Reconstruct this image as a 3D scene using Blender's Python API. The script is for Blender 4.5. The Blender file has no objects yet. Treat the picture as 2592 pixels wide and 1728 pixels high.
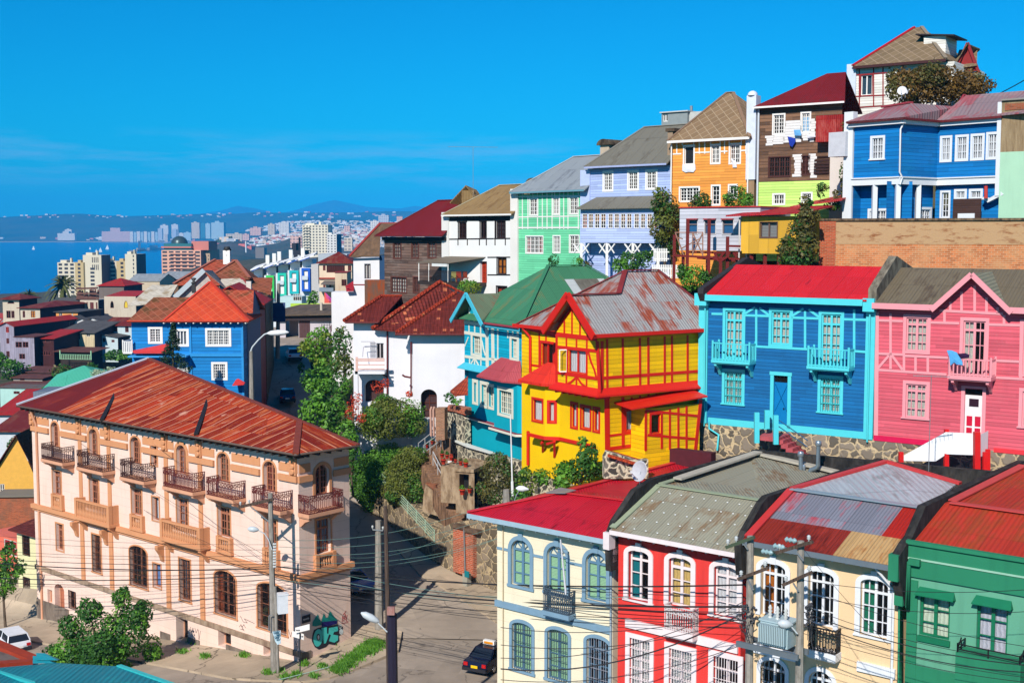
import bpy,math,random
from mathutils import Vector,Matrix
rnd=random.Random(7)
R=math.radians
#camera model (photo pixels 2592x1728)
FPX,CX,CY,HOR=3160.,1296.,864.,592.
PITCH=math.atan((CY-HOR)/FPX);CP,SP=math.cos(PITCH),math.sin(PITCH)
SEA=-62.0
_c=[0.,0.,1.]
def cr(ox,oy,s):_c[:]=[ox,oy,s]
def ray(x,y):
 px,py=_c[0]+x/_c[2],_c[1]+y/_c[2]
 a,b=(px-CX)/FPX,-(py-CY)/FPX
 return Vector((a,CP+b*SP,-SP+b*CP))
def V(x,y,Y):
 d=ray(x,y);return d*(Y/d.y)
def G(x,y,z):
 d=ray(x,y);return d*(z/d.z)
scene=bpy.context.scene
COL=scene.collection
#materials
def lin(c):return c/12.92 if c<=.04045 else((c+.055)/1.055)**2.4
def C(r,g,b,k=.78):
 return(lin(r/255.)*k,lin(g/255.)*k,lin(b/255.)*k,1.)
MATS={}
class NB:
 def __init__(s,name,rough=.7,metal=0.,spec=.3):
  s.m=bpy.data.materials.new(name);s.m.use_nodes=True
  s.t=s.m.node_tree;s.t.nodes.clear()
  s.out=s.t.nodes.new('ShaderNodeOutputMaterial')
  s.b=s.t.nodes.new('ShaderNodeBsdfPrincipled')
  s.b.inputs['Roughness'].default_value=rough
  s.b.inputs['Metallic'].default_value=metal
  s.b.inputs['Specular IOR Level'].default_value=spec
  s.t.links.new(s.b.outputs[0],s.out.inputs[0])
 def nd(s,ty,props=None,**ins):
  n=s.t.nodes.new('ShaderNode'+ty)
  for k,v in(props or{}).items():setattr(n,k,v)
  for k,v in ins.items():
   sock=n.inputs[int(k[1:])]if(k[0]=='i'and k[1:].isdigit())else n.inputs[k]
   s.put(sock,v)
  return n
 def put(s,sock,v):
  if hasattr(v,'outputs'):v=v.outputs[0]
  if isinstance(v,bpy.types.NodeSocket):s.t.links.new(v,sock)
  else:sock.default_value=v
 def uv(s):
  if not hasattr(s,'_uv'):s._uv=s.nd('UVMap').outputs[0]
  return s._uv
 def sep(s):
  if not hasattr(s,'_sp'):s._sp=s.nd('SeparateXYZ',i0=s.uv())
  return s._sp.outputs[0],s._sp.outputs[1]
 def ma(s,op,a,b=0.,c=0.,clamp=False):
  return s.nd('Math',{'operation':op,'use_clamp':clamp},i0=a,i1=b,i2=c).outputs[0]
 def mix(s,f,a,b,mode='MIX'):
  n=s.t.nodes.new('ShaderNodeMix');n.data_type='RGBA';n.blend_type=mode
  s.put(n.inputs[0],f);s.put(n.inputs[6],a);s.put(n.inputs[7],b)
  return n.outputs[2]
 def noise(s,scale,vec=None,detail=4.,rough=.6):
  return s.nd('TexNoise',Scale=scale,Detail=detail,Roughness=rough,Vector=vec if vec is not None else s.uv()).outputs[0]
 def stretch(s,sx,sy,ox=0.,oy=0.):
  return s.nd('Mapping',i0=s.uv(),i1=(ox,oy,0),i3=(sx,sy,1)).outputs[0]
 def thr(s,v,a,b):
  return s.nd('MapRange',{'clamp':True},i0=v,i1=a,i2=b,i3=0.,i4=1.).outputs[0]
 def wn(s,a,b=None):
  cx=s.nd('CombineXYZ',i0=a,i1=b if b is not None else 0.).outputs[0]
  return s.nd('TexWhiteNoise',Vector=cx).outputs[0]
 def bump(s,h,dist=.02,st=.5):
  s.put(s.b.inputs['Normal'],s.nd('Bump',i0=st,i1=dist,i2=h)if False else s._bump(h,dist,st))
 def _bump(s,h,dist,st):
  n=s.t.nodes.new('ShaderNodeBump');n.inputs['Strength'].default_value=st;n.inputs['Distance'].default_value=dist
  s.t.links.new(h,n.inputs['Height']);return n.outputs[0]
 def col(s,c):s.put(s.b.inputs['Base Color'],c);return s
def sc(c,k):return(c[0]*k,c[1]*k,c[2]*k,1.)
def cached(fn):
 def w(*a,**k):
  key=(fn.__name__,a,tuple(sorted(k.items())))
  if key not in MATS:MATS[key]=fn(*a,**k)
  return MATS[key]
 return w
@cached
def plain(c,rough=.6,metal=0.,var=.12,bumps=.0,scale=2.5):
 s=NB('paint',rough,metal)
 n=s.noise(scale);n2=s.noise(scale*9)
 f=s.ma('ADD',s.ma('MULTIPLY',s.thr(n,.3,.7),.7),s.ma('MULTIPLY',n2,.3))
 s.col(s.mix(f,sc(c,1-var),sc(c,1+var*.6)))
 if bumps:s.bump(n2,bumps,.6)
 return s.m
@cached
def stucco(c,stain=.25,c2=None,bmp=.012,joint=0.):
 s=NB('stucco',.85,0,.2)
 n=s.noise(.35,detail=6.);st=s.noise(1.,s.stretch(2.2,.22));g=s.noise(14.)
 a=s.mix(s.thr(n,.35,.7),sc(c,.93),sc(c,1.04))
 f=s.ma('MULTIPLY',s.thr(st,.52,.78),stain)
 a=s.mix(f,a,c2 or sc(c,.5))
 a=s.mix(s.ma('MULTIPLY',s.thr(g,.5,.8),.12),a,sc(c,.6))
 if joint:
  x,y=s.sep();q=s.ma('DIVIDE',y,joint);fl=s.ma('FLOOR',q);fx=s.ma('FRACT',s.ma('ADD',s.ma('DIVIDE',x,joint*2.6),s.ma('MULTIPLY',fl,.5)))
  a=s.mix(s.ma('MULTIPLY',s.ma('MAXIMUM',s.thr(s.ma('FRACT',q),.06,.02),s.ma('MULTIPLY',s.thr(fx,.02,.008),.6)),.35),a,sc(c,.45))
  a=s.mix(s.ma('MULTIPLY',s.wn(fl,s.ma('FLOOR',s.ma('DIVIDE',x,2.3))),.1),a,sc(c,.7))
 s.col(a);s.bump(g,bmp,.5);return s.m
@cached
def boards(c,pitch=.16,wear=.15,c2=None,vert=False,groove=.55,rough=.65,var=.2):
 s=NB('boards',rough,0,.25)
 x,y=s.sep()
 if vert:x,y=y,x
 q=s.ma('DIVIDE',y,pitch);fr=s.ma('FRACT',q);fl=s.ma('FLOOR',q)
 r=s.wn(fl,s.ma('FLOOR',s.ma('DIVIDE',s.ma('ADD',x,s.ma('MULTIPLY',fl,1.37)),3.1)))
 base=s.mix(r,sc(c,1-var),sc(c,1+var*.6))
 n=s.noise(1.,s.stretch(.7,5.)if not vert else s.stretch(5.,.7),6.)
 big=s.noise(.45)
 base=s.mix(s.ma('MULTIPLY',s.thr(s.ma('ADD',s.ma('MULTIPLY',n,.6),s.ma('MULTIPLY',big,.4)),.5,.66),wear),base,c2 or sc(c,.5))
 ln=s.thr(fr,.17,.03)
 vs=s.noise(1.,s.stretch(1.6,.25,4.),5.);base=s.mix(s.ma('MULTIPLY',s.thr(vs,.52,.75),.28),base,sc(c,.62))
 base=s.mix(s.ma('MULTIPLY',s.thr(s.noise(7.,None,4.),.58,.72),.22+wear*.4),base,c2 or sc(c,1.35))
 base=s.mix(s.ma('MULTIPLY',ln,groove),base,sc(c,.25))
 s.col(base)
 s.bump(s.ma('SUBTRACT',1.,fr),.03,.8)
 return s.m
@cached
def corr(c,c2=None,rust=.0,sheet=.85,row=2.6,rib=.15,tone=.16,seam=.5,shine=.62,streak=1.,metal=0.):
 s=NB('corrugated',shine,metal,.2)
 x,y=s.sep()
 ci=s.ma('FLOOR',s.ma('DIVIDE',x,sheet));cj=s.ma('FLOOR',s.ma('DIVIDE',y,row))
 r=s.wn(ci,cj)
 base=s.mix(r,sc(c,1-tone),sc(c,1+tone))
 n1=s.noise(1.,s.stretch(1.1,.45*streak,3.),6.,.65);n2=s.noise(1.,s.stretch(5.,1.2),5.)
 if rust>0:
  v=s.ma('ADD',s.ma('ADD',s.ma('MULTIPLY',n1,.62),s.ma('MULTIPLY',n2,.38)),s.ma('MULTIPLY',s.ma('SUBTRACT',r,.5),.16))
  base=s.mix(s.thr(v,.62-rust*.28,.72-rust*.22),base,c2)
 base=s.mix(s.ma('MULTIPLY',n2,.22),base,sc(c,.55))
 fx=s.ma('FRACT',s.ma('DIVIDE',x,sheet));fy=s.ma('FRACT',s.ma('DIVIDE',y,row))
 ln=s.ma('MAXIMUM',s.thr(fx,.05,.02),s.thr(fy,.018,.006))
 base=s.mix(s.ma('MULTIPLY',ln,seam),base,sc(c,.35))
 s.col(base)
 w=s.ma('SINE',s.ma('MULTIPLY',x,6.2832/rib))
 s.bump(w,.018,.75);return s.m
@cached
def shingle(c,line=None,size=.42,var=.18,moss=None):
 s=NB('shingles',.85,0,.2)
 x,y=s.sep()
 a=s.ma('DIVIDE',s.ma('ADD',x,s.ma('MULTIPLY',y,.9)),size*1.41);b=s.ma('DIVIDE',s.ma('SUBTRACT',x,s.ma('MULTIPLY',y,.9)),size*1.41)
 r=s.wn(s.ma('FLOOR',a),s.ma('FLOOR',b))
 base=s.mix(r,sc(c,1-var),sc(c,1+var))
 n=s.noise(.8,None,6.)
 if moss:base=s.mix(s.thr(n,.5,.62),base,moss)
 ln=s.ma('MAXIMUM',s.thr(s.ma('FRACT',a),.12,.03),s.thr(s.ma('FRACT',b),.12,.03))
 base=s.mix(s.ma('MULTIPLY',ln,.7),base,line or sc(c,1.8))
 s.col(base);s.bump(s.ma('ADD',s.ma('FRACT',a),s.ma('FRACT',b)),.02,.6);return s.m
@cached
def claytile(c,c2):
 s=NB('clay tiles',.8,0,.2)
 x,y=s.sep()
 qx=s.ma('DIVIDE',x,.3);qy=s.ma('DIVIDE',y,.36)
 r=s.wn(s.ma('FLOOR',qx),s.ma('FLOOR',qy))
 base=s.mix(r,sc(c,.72),sc(c,1.2))
 base=s.mix(s.thr(r,.965,.97),base,c2)
 base=s.mix(s.ma('MULTIPLY',s.noise(.9,None,6.),.4),base,sc(c,.4))
 ln=s.ma('MAXIMUM',s.thr(s.ma('FRACT',qy),.2,.02),s.thr(s.ma('FRACT',qx),.16,.02))
 base=s.mix(s.ma('MULTIPLY',ln,.7),base,sc(c,.22))
 s.col(base)
 w=s.ma('ADD',s.ma('SINE',s.ma('MULTIPLY',qx,6.2832)),s.ma('SUBTRACT',1.,s.ma('FRACT',qy)))
 s.bump(w,.04,.8);return s.m
@cached
def stone(c,mortar,scale=2.2,c2=None,jw=.09):
 s=NB('rubble stone',.9,0,.2)
 warp=s.nd('VectorMath',{'operation':'ADD'},i0=s.uv(),i1=s.nd('VectorMath',{'operation':'SCALE'},i0=s.nd('TexNoise',Scale=1.6,Detail=3.,Vector=s.uv()).outputs[1],i3=.75).outputs[0]).outputs[0]
 v=s.nd('TexVoronoi',{'feature':'DISTANCE_TO_EDGE'},Scale=scale,Vector=warp)
 v2=s.nd('TexVoronoi',{'feature':'F1'},Scale=scale,Vector=warp)
 hs=s.nd('SeparateColor',i0=v2.outputs['Color']).outputs[0]
 base=s.mix(hs,sc(c,.45),c2 or sc(c,1.2))
 base=s.mix(s.ma('MULTIPLY',s.noise(9.,None,6.),.5),base,sc(c,.5))
 m=s.thr(v.outputs[0],jw,jw*.45)
 big=s.noise(.5)
 mm=s.mix(s.thr(big,.4,.7),mortar,sc(mortar,.65))
 s.col(s.mix(m,base,mm));s.bump(s.thr(v.outputs[0],0.,.16),.05,.8);return s.m
@cached
def brick(c,mortar,dirt=.3,w=.3,h=.1,dirtc=(.12,.09,.06,1)):
 s=NB('brickwork',.9,0,.2)
 b=s.nd('TexBrick',{'offset':.5},Vector=s.uv(),Color1=sc(c,.75),Color2=sc(c,1.25),Mortar=mortar,Scale=1.,i5=.012,i6=.2,i7=.0,i8=w,i9=h)
 n=s.noise(.6,None,7.)
 s.col(s.mix(s.ma('MULTIPLY',s.thr(n,.45,.65),dirt),b.outputs[0],dirtc));s.bump(s.ma('SUBTRACT',1.,b.outputs[1]),.01,.6);return s.m
@cached
def grime(c,c2,lo=.42,hi=.62,scale=.5,sx=1.5,sy=.5,rough=.9,bmp=.02):
 s=NB('weathered',rough,0,.2)
 n=s.noise(scale*2,s.stretch(sx,sy),8.,.68);g=s.noise(11.,None,5.)
 a=s.mix(s.thr(n,lo,hi),c,c2)
 s.col(s.mix(s.ma('MULTIPLY',g,.35),a,sc(c2,.6)));s.bump(s.ma('ADD',n,s.ma('MULTIPLY',g,.4)),bmp,.6);return s.m
@cached
def asphalt(c,crack=.5,patch=.25):
 s=NB('asphalt',.9,0,.25)
 n=s.noise(.12,None,7.,.65);g=s.noise(22.,None,3.);m=s.noise(.5,s.stretch(.6,2.),6.)
 v=s.nd('TexVoronoi',{'feature':'DISTANCE_TO_EDGE'},Scale=.16,Vector=s.nd('VectorMath',{'operation':'ADD'},i0=s.uv(),i1=s.nd('VectorMath',{'operation':'SCALE'},i0=s.nd('TexNoise',Scale=.7,Detail=5.,Vector=s.uv()).outputs[1],i3=2.2).outputs[0]).outputs[0])
 a=s.mix(s.thr(n,.35,.68),sc(c,1-patch),sc(c,1+patch))
 a=s.mix(s.ma('MULTIPLY',s.thr(m,.5,.75),.3),a,sc(c,.55))
 a=s.mix(s.ma('MULTIPLY',g,.35),a,sc(c,.6))
 a=s.mix(s.ma('MULTIPLY',s.thr(v.outputs[0],.012,.004),crack),a,sc(c,.3))
 s.col(a);s.bump(g,.01,.4);return s.m
@cached
def leaf(c,c2,trans=.25):
 s=NB('leaves',.55,0,.35)
 g=s.nd('NewGeometry');r=g.outputs['Random Per Island']
 n=s.nd('TexNoise',Scale=.9,Detail=2.,Vector=s.nd('TexCoord').outputs['Object']).outputs[0]
 f=s.ma('ADD',s.ma('MULTIPLY',r,.6),s.ma('MULTIPLY',s.thr(n,.35,.65),.4))
 s.col(s.mix(f,c,c2))
 if trans:
  t=s.nd('BsdfTranslucent',i0=sc(c2,1.2));mx=s.nd('MixShader',i0=trans)
  s.t.links.new(s.b.outputs[0],mx.inputs[1]);s.t.links.new(t.outputs[0],mx.inputs[2]);s.t.links.new(mx.outputs[0],s.out.inputs[0])
 return s.m
@cached
def glass(tint=.03,op=.16):
 s=NB('window glass',.08,0,.6)
 s.col((tint,tint*1.1,tint*1.25,1))
 t=s.nd('BsdfTransparent');mx=s.nd('MixShader',i0=op)
 s.t.links.new(t.outputs[0],mx.inputs[1]);s.t.links.new(s.b.outputs[0],mx.inputs[2]);s.t.links.new(mx.outputs[0],s.out.inputs[0])
 return s.m
@cached
def cloth(c):
 s=NB('curtain cloth',.9,0,.1)
 x,y=s.sep()
 w=s.ma('SINE',s.ma('ADD',s.ma('MULTIPLY',x,38.),s.ma('MULTIPLY',s.noise(3.),8.)))
 s.col(s.mix(s.thr(w,-1,1),sc(c,.8),c));s.bump(w,.02,.6);return s.m
@cached
def louvre(c,pitch=.07):
 s=NB('louvres',.6,0,.3)
 x,y=s.sep();fr=s.ma('FRACT',s.ma('DIVIDE',y,pitch))
 s.col(s.mix(s.thr(fr,.3,.1),c,sc(c,.35)));s.bump(fr,.02,.8);return s.m
#mesh builder
ROOTM={}
class MB:
 def __init__(s):s.v=[];s.f=[];s.mi=[];s.cur=0;s.smooth=[]
 def poly(s,pts,m=None,sm=False):
  k=len(s.v);s.v+=[Vector(p)for p in pts];s.f.append(list(range(k,k+len(pts))));s.mi.append(s.cur if m is None else m);s.smooth.append(sm)
 def faces(s,vs,fs,m=None,sm=False):
  k=len(s.v);s.v+=[Vector(p)for p in vs]
  for f in fs:s.f.append([k+i for i in f]);s.mi.append(s.cur if m is None else m);s.smooth.append(sm)
 def hexa(s,a,b,m=None):
  s.faces(list(a)+list(b),[(0,1,2,3),(7,6,5,4),(0,4,5,1),(1,5,6,2),(2,6,7,3),(3,7,4,0)],m)
 def ob(s,o,x,y,z,m=None):
  if x.cross(y).dot(z)<0:x,y=y,x
  a=[o,o+y,o+x+y,o+x];s.hexa(a,[p+z for p in a],m)
 def cb(s,c,sx,sy,sz,ang=0.,m=None):
  ca,sa=math.cos(R(ang)),math.sin(R(ang));X=Vector((ca,sa,0))*sx;Y=Vector((-sa,ca,0))*sy
  s.ob(Vector(c)-X/2-Y/2,X,Y,Vector((0,0,sz)),m)
 def fb(s,F,u0,u1,z0,z1,d0,d1,m=None):
  k=F.k;s.ob(F.p(u0,z0,d0),F.u*(u1-u0)*k,F.n*(d1-d0)*k,Vector((0,0,(z1-z0)*k)),m)
 def bar(s,p,q,w,h=None,m=None,up=None):
  p,q=Vector(p),Vector(q);t=q-p
  if t.length<1e-5:return
  h=h or w;t.normalize();up=Vector(up)if up is not None else Vector((0,0,1))
  if abs(t.dot(up))>.95:up=Vector((1,0,0))if abs(t.x)<.9 else Vector((0,1,0))
  a=t.cross(up).normalized()*w/2;b=a.cross(t).normalized()*h/2
  A=[p-a-b,p+a-b,p+a+b,p-a+b];B=[x+(q-p)for x in A]
  s.faces(A+B,[(3,2,1,0),(4,5,6,7),(0,1,5,4),(1,2,6,5),(2,3,7,6),(3,0,4,7)],m)
 def tube(s,pts,r,n=6,m=None,cap=True,sm=True):
  pts=[Vector(p)for p in pts];rs=r if isinstance(r,(list,tuple))else[r]*len(pts)
  rings=[];pa=None
  for i,p in enumerate(pts):
   t=(pts[min(i+1,len(pts)-1)]-pts[max(i-1,0)]).normalized()
   if pa is None:pa=t.cross(Vector((0,0,1))if abs(t.z)<.9 else Vector((1,0,0))).normalized()
   a=(pa-t*pa.dot(t)).normalized();b=t.cross(a);pa=a
   rings+=[p+(a*math.cos(6.28318*k/n)+b*math.sin(6.28318*k/n))*rs[i]for k in range(n)]
  fs=[(i*n+k,i*n+(k+1)%n,(i+1)*n+(k+1)%n,(i+1)*n+k)for i in range(len(pts)-1)for k in range(n)]
  s.faces(rings,fs,m,sm)
  if cap:
   k=len(pts)-1;s.poly(rings[:n][::-1],m);s.poly(rings[k*n:],m)
 def lathe(s,c,prof,n=12,m=None,axis=None,sm=True):
  c=Vector(c);vs=[]
  ax=Vector(axis).normalized()if axis is not None else Vector((0,0,1))
  e=Vector((1,0,0))if abs(ax.x)<.9 else Vector((0,1,0));a=ax.cross(e).normalized();b=ax.cross(a)
  for r,z in prof:vs+=[c+ax*z+(a*math.cos(6.28318*k/n)+b*math.sin(6.28318*k/n))*r for k in range(n)]
  s.faces(vs,[(i*n+k,i*n+(k+1)%n,(i+1)*n+(k+1)%n,(i+1)*n+k)for i in range(len(prof)-1)for k in range(n)],m,sm)
  s.poly(vs[:n][::-1],m);s.poly(vs[-n:],m)
 def slab(s,pts,t=.1,m=None,mside=None):
  pts=[Vector(p)for p in pts];lo=[p-Vector((0,0,t))for p in pts];n=len(pts)
  a=sum(((pts[i].x*pts[(i+1)%n].y-pts[(i+1)%n].x*pts[i].y)for i in range(n)))
  if a<0:pts.reverse();lo.reverse()
  s.poly(pts,m);s.poly(lo[::-1],m if mside is None else mside)
  for i in range(n):s.poly([pts[i],lo[i],lo[(i+1)%n],pts[(i+1)%n]],m if mside is None else mside)
 def build(s,name,mats,root=None,loc=None,smooth=False):
  if not isinstance(mats,(list,tuple)):mats=[mats]
  me=bpy.data.meshes.new(name)
  if root is not None and root in ROOTM:M=ROOTM[root]
  else:
   if loc is None:
    xs=[p.x for p in s.v];ys=[p.y for p in s.v];zs=[p.z for p in s.v]
    loc=Vector(((min(xs)+max(xs))/2,(min(ys)+max(ys))/2,min(zs)))
   M=Matrix.Translation(loc)
  Mi=M.inverted()
  me.from_pydata([tuple(Mi@p)for p in s.v],[],s.f)
  for m in mats:me.materials.append(m)
  me.polygons.foreach_set('material_index',s.mi)
  me.polygons.foreach_set('use_smooth',[x or smooth for x in s.smooth])
  uvl=me.uv_layers.new(name='UVMap');uv=[]
  for f in s.f:
   p0,p1,p2=s.v[f[0]],s.v[f[1]],s.v[f[2]]
   n=(p1-p0).cross(p2-p0)
   if n.length<1e-12 and len(f)>3:n=(p2-p0).cross(s.v[f[3]]-p0)
   if n.length>1e-12:n.normalize()
   else:n=Vector((0,0,1))
   if n.z<-.3:n=-n
   h=Vector((-n.y,n.x,0))
   h=Vector((1,0,0))if h.length<.02 else h.normalized()
   w=n.cross(h)
   for i in f:
    p=s.v[i];uv+=[p.dot(h),p.dot(w)]
  uvl.data.foreach_set('uv',uv)
  me.update()
  o=bpy.data.objects.new(name,me);COL.objects.link(o)
  if root is not None:
   o.parent=root;ROOTM[o]=M
  else:
   o.location=M.translation;ROOTM[o]=M
  return o
def tag(o,label=None,cat=None,group=None,kind=None):
 if label:o['label']=label
 if cat:o['category']=cat
 if group:o['group']=group
 if kind:o['kind']=kind
 return o
def thing(name,label,cat,loc,ang=0.,group=None):
 o=bpy.data.objects.new(name,None);COL.objects.link(o);o.empty_display_size=.3
 o.location=loc;o.rotation_euler=(0,0,R(ang))
 ROOTM[o]=Matrix.Translation(Vector(loc))@Matrix.Rotation(R(ang),4,'Z')
 return tag(o,label,cat,group)
def copy_tree(o,parent=None):
 c=o.copy();COL.objects.link(c);c.parent=parent
 for ch in[x for x in o.children]:copy_tree(ch,c)
 return c
#facades
class Face:
 def __init__(s,O,ang,k=1.):
  s.k=k;s.O=Vector(O);s.O.z=0;s.ang=ang;s.u=Vector((math.cos(R(ang)),math.sin(R(ang)),0));s.n=Vector((-s.u.y,s.u.x,0));s.holes=[]
 def uz(s,x,y,d=0.):
  r=ray(x,y);t=(s.O+s.n*d*s.k).dot(s.n)/r.dot(s.n);P=r*t
  return(P-s.O).dot(s.u)/s.k,P.z/s.k
 def p(s,u,z,d=0.):q=s.O+(s.u*u+s.n*d)*s.k;return Vector((q.x,q.y,z*s.k))
 def at(s,x,y,d=0.):return s.p(*s.uz(x,y,d),d)
 def z(s,x,y,d=0.):return s.uz(x,y,d)[1]
 def rect(s,x0,y0,x1,y1,d=0.):
  xm,ym=(x0+x1)/2,(y0+y1)/2
  return s.uz(x0,ym,d)[0],s.uz(x1,ym,d)[0],s.uz(xm,y1,d)[1],s.uz(xm,y0,d)[1]
 def side(s,u,ang,d=0.):return Face(s.p(u,0,d),ang,s.k)
def archpts(u0,u1,zs,rise,n=12):
 uc,w=(u0+u1)/2,(u1-u0)/2
 return[(uc-w*math.cos(math.pi*k/n),zs+rise*math.sin(math.pi*k/n))for k in range(n+1)]
def panel(mb,F,u0,u1,z0,z1,d=0.,m=None,top=None):
 """wall sheet on face F with its holes cut out; top(u)->z for sloping tops handled by caller"""
 us=sorted({u0,u1}|{min(max(x,u0),u1)for h in F.holes for x in h[:2]})
 zs=sorted({z0,z1}|{min(max(x,z0),z1)for h in F.holes for x in h[2:4]})
 for i in range(len(us)-1):
  a,b=us[i],us[i+1]
  if b-a<1e-4:continue
  for j in range(len(zs)-1):
   c,e=zs[j],zs[j+1]
   if e-c<1e-4:continue
   mu,mz=(a+b)/2,(c+e)/2
   if any(h[0]<mu<h[1]and h[2]<mz<h[3]for h in F.holes):continue
   mb.poly([F.p(a,c,d),F.p(b,c,d),F.p(b,e,d),F.p(a,e,d)],m)
 for(a,b,c,e,rec,rise)in F.holes:
  if not(u0-.01<=a and b<=u1+.01 and z0-.01<=c and e<=z1+.01):continue
  zs_=e-rise
  mb.poly([F.p(a,c,d),F.p(a,c,d+rec),F.p(b,c,d+rec),F.p(b,c,d)][::-1],m)
  mb.poly([F.p(a,c,d),F.p(a,zs_,d),F.p(a,zs_,d+rec),F.p(a,c,d+rec)][::-1],m)
  mb.poly([F.p(b,c,d),F.p(b,zs_,d),F.p(b,zs_,d+rec),F.p(b,c,d+rec)],m)
  if rise<=0:mb.poly([F.p(a,e,d),F.p(b,e,d),F.p(b,e,d+rec),F.p(a,e,d+rec)],m)
  else:
   ap=archpts(a,b,zs_,rise)
   for k in range(len(ap)-1):
    (ua,za),(ub,zb)=ap[k],ap[k+1]
    mb.poly([F.p(ua,za,d),F.p(ub,zb,d),F.p(ub,e,d),F.p(ua,e,d)],m)
    mb.poly([F.p(ua,za,d),F.p(ub,zb,d),F.p(ub,zb,d+rec),F.p(ua,za,d+rec)],m)
def boxwalls(mb,F,u0,u1,z0,z1,depth,m=None,front=True):
 if front:panel(mb,F,u0,u1,z0,z1,0,m)
 P=F.p
 mb.poly([P(u0,z0,depth),P(u0,z0,0),P(u0,z1,0),P(u0,z1,depth)],m)
 mb.poly([P(u1,z0,0),P(u1,z0,depth),P(u1,z1,depth),P(u1,z1,0)],m)
 mb.poly([P(u1,z0,depth),P(u0,z0,depth),P(u0,z1,depth),P(u1,z1,depth)],m)
 mb.poly([P(u0,z1-.02,0),P(u1,z1-.02,0),P(u1,z1-.02,depth),P(u0,z1-.02,depth)],m)
WHITE=plain(C(250,246,240),.55,0.,.05)
DARK=plain((.012,.012,.014,1),.5,0.,.1)
METAL=plain((.33,.35,.36,1),.4,.6,.1)
GL=glass()
def mat_or(m,d):return m if m is not None else d
def window(root,F,x0,y0,x1,y1,frame=None,casing=None,cw=.09,cols=2,rows=3,leaf=2,trans=0.,arch=0.,sill=None,curt=None,rec=.12,mw=.035,fw=.06,proud=.03,name='window',px=True,glaz=None,dark=True,sillw=.08,inner=None,hood=None,bars=None,fan=False,glaz2=None,lcol=None,label=None,keystone=False):
 frame=frame or WHITE
 a,b,c,e=F.rect(x0,y0,x1,y1)if px else(x0,x1,y0,y1)
 if b-a<.12 or e-c<.12:return None
 F.holes.append((a,b,c,e,rec,arch))
 mb=MB();zs=e-arch;ap=archpts(a,b,zs,arch)
 def topz(u):
  if arch<=0:return e
  w=(b-a)/2;t=max(0.,1-((u-(a+b)/2)/w)**2);return zs+arch*math.sqrt(t)
 d0,d1=rec-.05,rec+.02
 mb.fb(F,a,a+fw,c,zs,d0,d1);mb.fb(F,b-fw,b,c,zs,d0,d1);mb.fb(F,a,b,c,c+fw,d0-.003,d1)
 def archring(u0,u1,zb,rise,w,dd0,dd1,mbx,k0=12):
  o=archpts(u0,u1,zb,rise,k0);cu=(u0+u1)/2;hw=(u1-u0)/2
  i=[(cu+(u-cu)*(hw-w)/hw,zb+(z-zb)*max(.05,(rise-w)/rise))for u,z in o]
  for k in range(len(o)-1):
   A=[F.p(*o[k],dd0),F.p(*o[k+1],dd0),F.p(*i[k+1],dd0),F.p(*i[k],dd0)];B=[q+F.n*(dd1-dd0)for q in A]
   mbx.faces(A+B,[(0,1,2,3)[::-1],(4,5,6,7),(0,4,5,1),(2,6,7,3)])
 if arch>0:archring(a,b,zs,arch,fw,d0,d1,mb)
 else:mb.fb(F,a,b,e-fw,e,d0-.003,d1)
 zt=e-trans*(e-c)if trans else None
 zlow_top=zt if zt else(zs if fan else e)
 if zt:mb.fb(F,a,b,zt-fw*.7,zt+fw*.7,d0-.006,d1)
 if fan and not zt:mb.fb(F,a,b,zs-fw*.6,zs+fw*.6,d0-.006,d1);zlow_top=zs
 W=(b-a)
 for L in range(1,leaf):
  u=a+W*L/leaf;mb.fb(F,u-fw*.75,u+fw*.75,c,min(topz(u),e)-.01,d0-.009,d1)
 for L in range(leaf):
  for k in range(1,cols):
   u=a+W*(L+k/cols)/leaf
   mb.fb(F,u-mw/2,u+mw/2,c,(min(topz(u),e)-.01)if not(fan)else zlow_top,d0+.012,d1)
 for k in range(1,rows):
  z=c+(zlow_top-c)*k/rows
  if z<topz(a+.01)+.5:mb.fb(F,a,b,z-mw/2,z+mw/2,d0+.009,d1)
 if fan:
  cu=(a+b)/2
  for an in(45,90,135):
   q=R(an);mb.bar(F.p(cu,zs,rec-.02),F.p(cu+math.cos(q)*W/2*.97,zs+math.sin(q)*arch*.97,rec-.02),mw*1.3,.04)
 w=mb.build(name,frame,root)
 if label:w['label']=label
 g=MB();pts=[(a,c),(b,c)]+([(u,z)for u,z in ap[::-1]]if arch>0 else[(b,e),(a,e)])
 if glaz2 and fan:
  g.poly([F.p(a,c,rec+.03),F.p(b,c,rec+.03),F.p(b,zs,rec+.03),F.p(a,zs,rec+.03)]);g.poly([F.p(u,z,rec+.03)for u,z in ap[::-1]],1);g.build('pane',[glaz or GL,glaz2],w)
 else:g.poly([F.p(u,z,rec+.03)for u,z in pts]);g.build('pane',glaz or GL,w)
 if curt:
  g=MB()
  if inner=='half':pts2=[(a,c),(a+W*.42,c),(a+W*.42,e),(a,e)]
  elif inner=='top':pts2=[(a,c+(e-c)*.45),(b,c+(e-c)*.45),(b,e),(a,e)]
  elif inner=='sides':
   pts2=None
   g.poly([F.p(a,c,rec+.1),F.p(a+W*.22,c,rec+.1),F.p(a+W*.22,e,rec+.1),F.p(a,e,rec+.1)])
   g.poly([F.p(b-W*.22,c,rec+.1),F.p(b,c,rec+.1),F.p(b,e,rec+.1),F.p(b-W*.22,e,rec+.1)])
  else:pts2=pts
  if pts2:g.poly([F.p(u,z,rec+.1)for u,z in pts2])
  g.build('curtain',curt,w)
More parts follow.
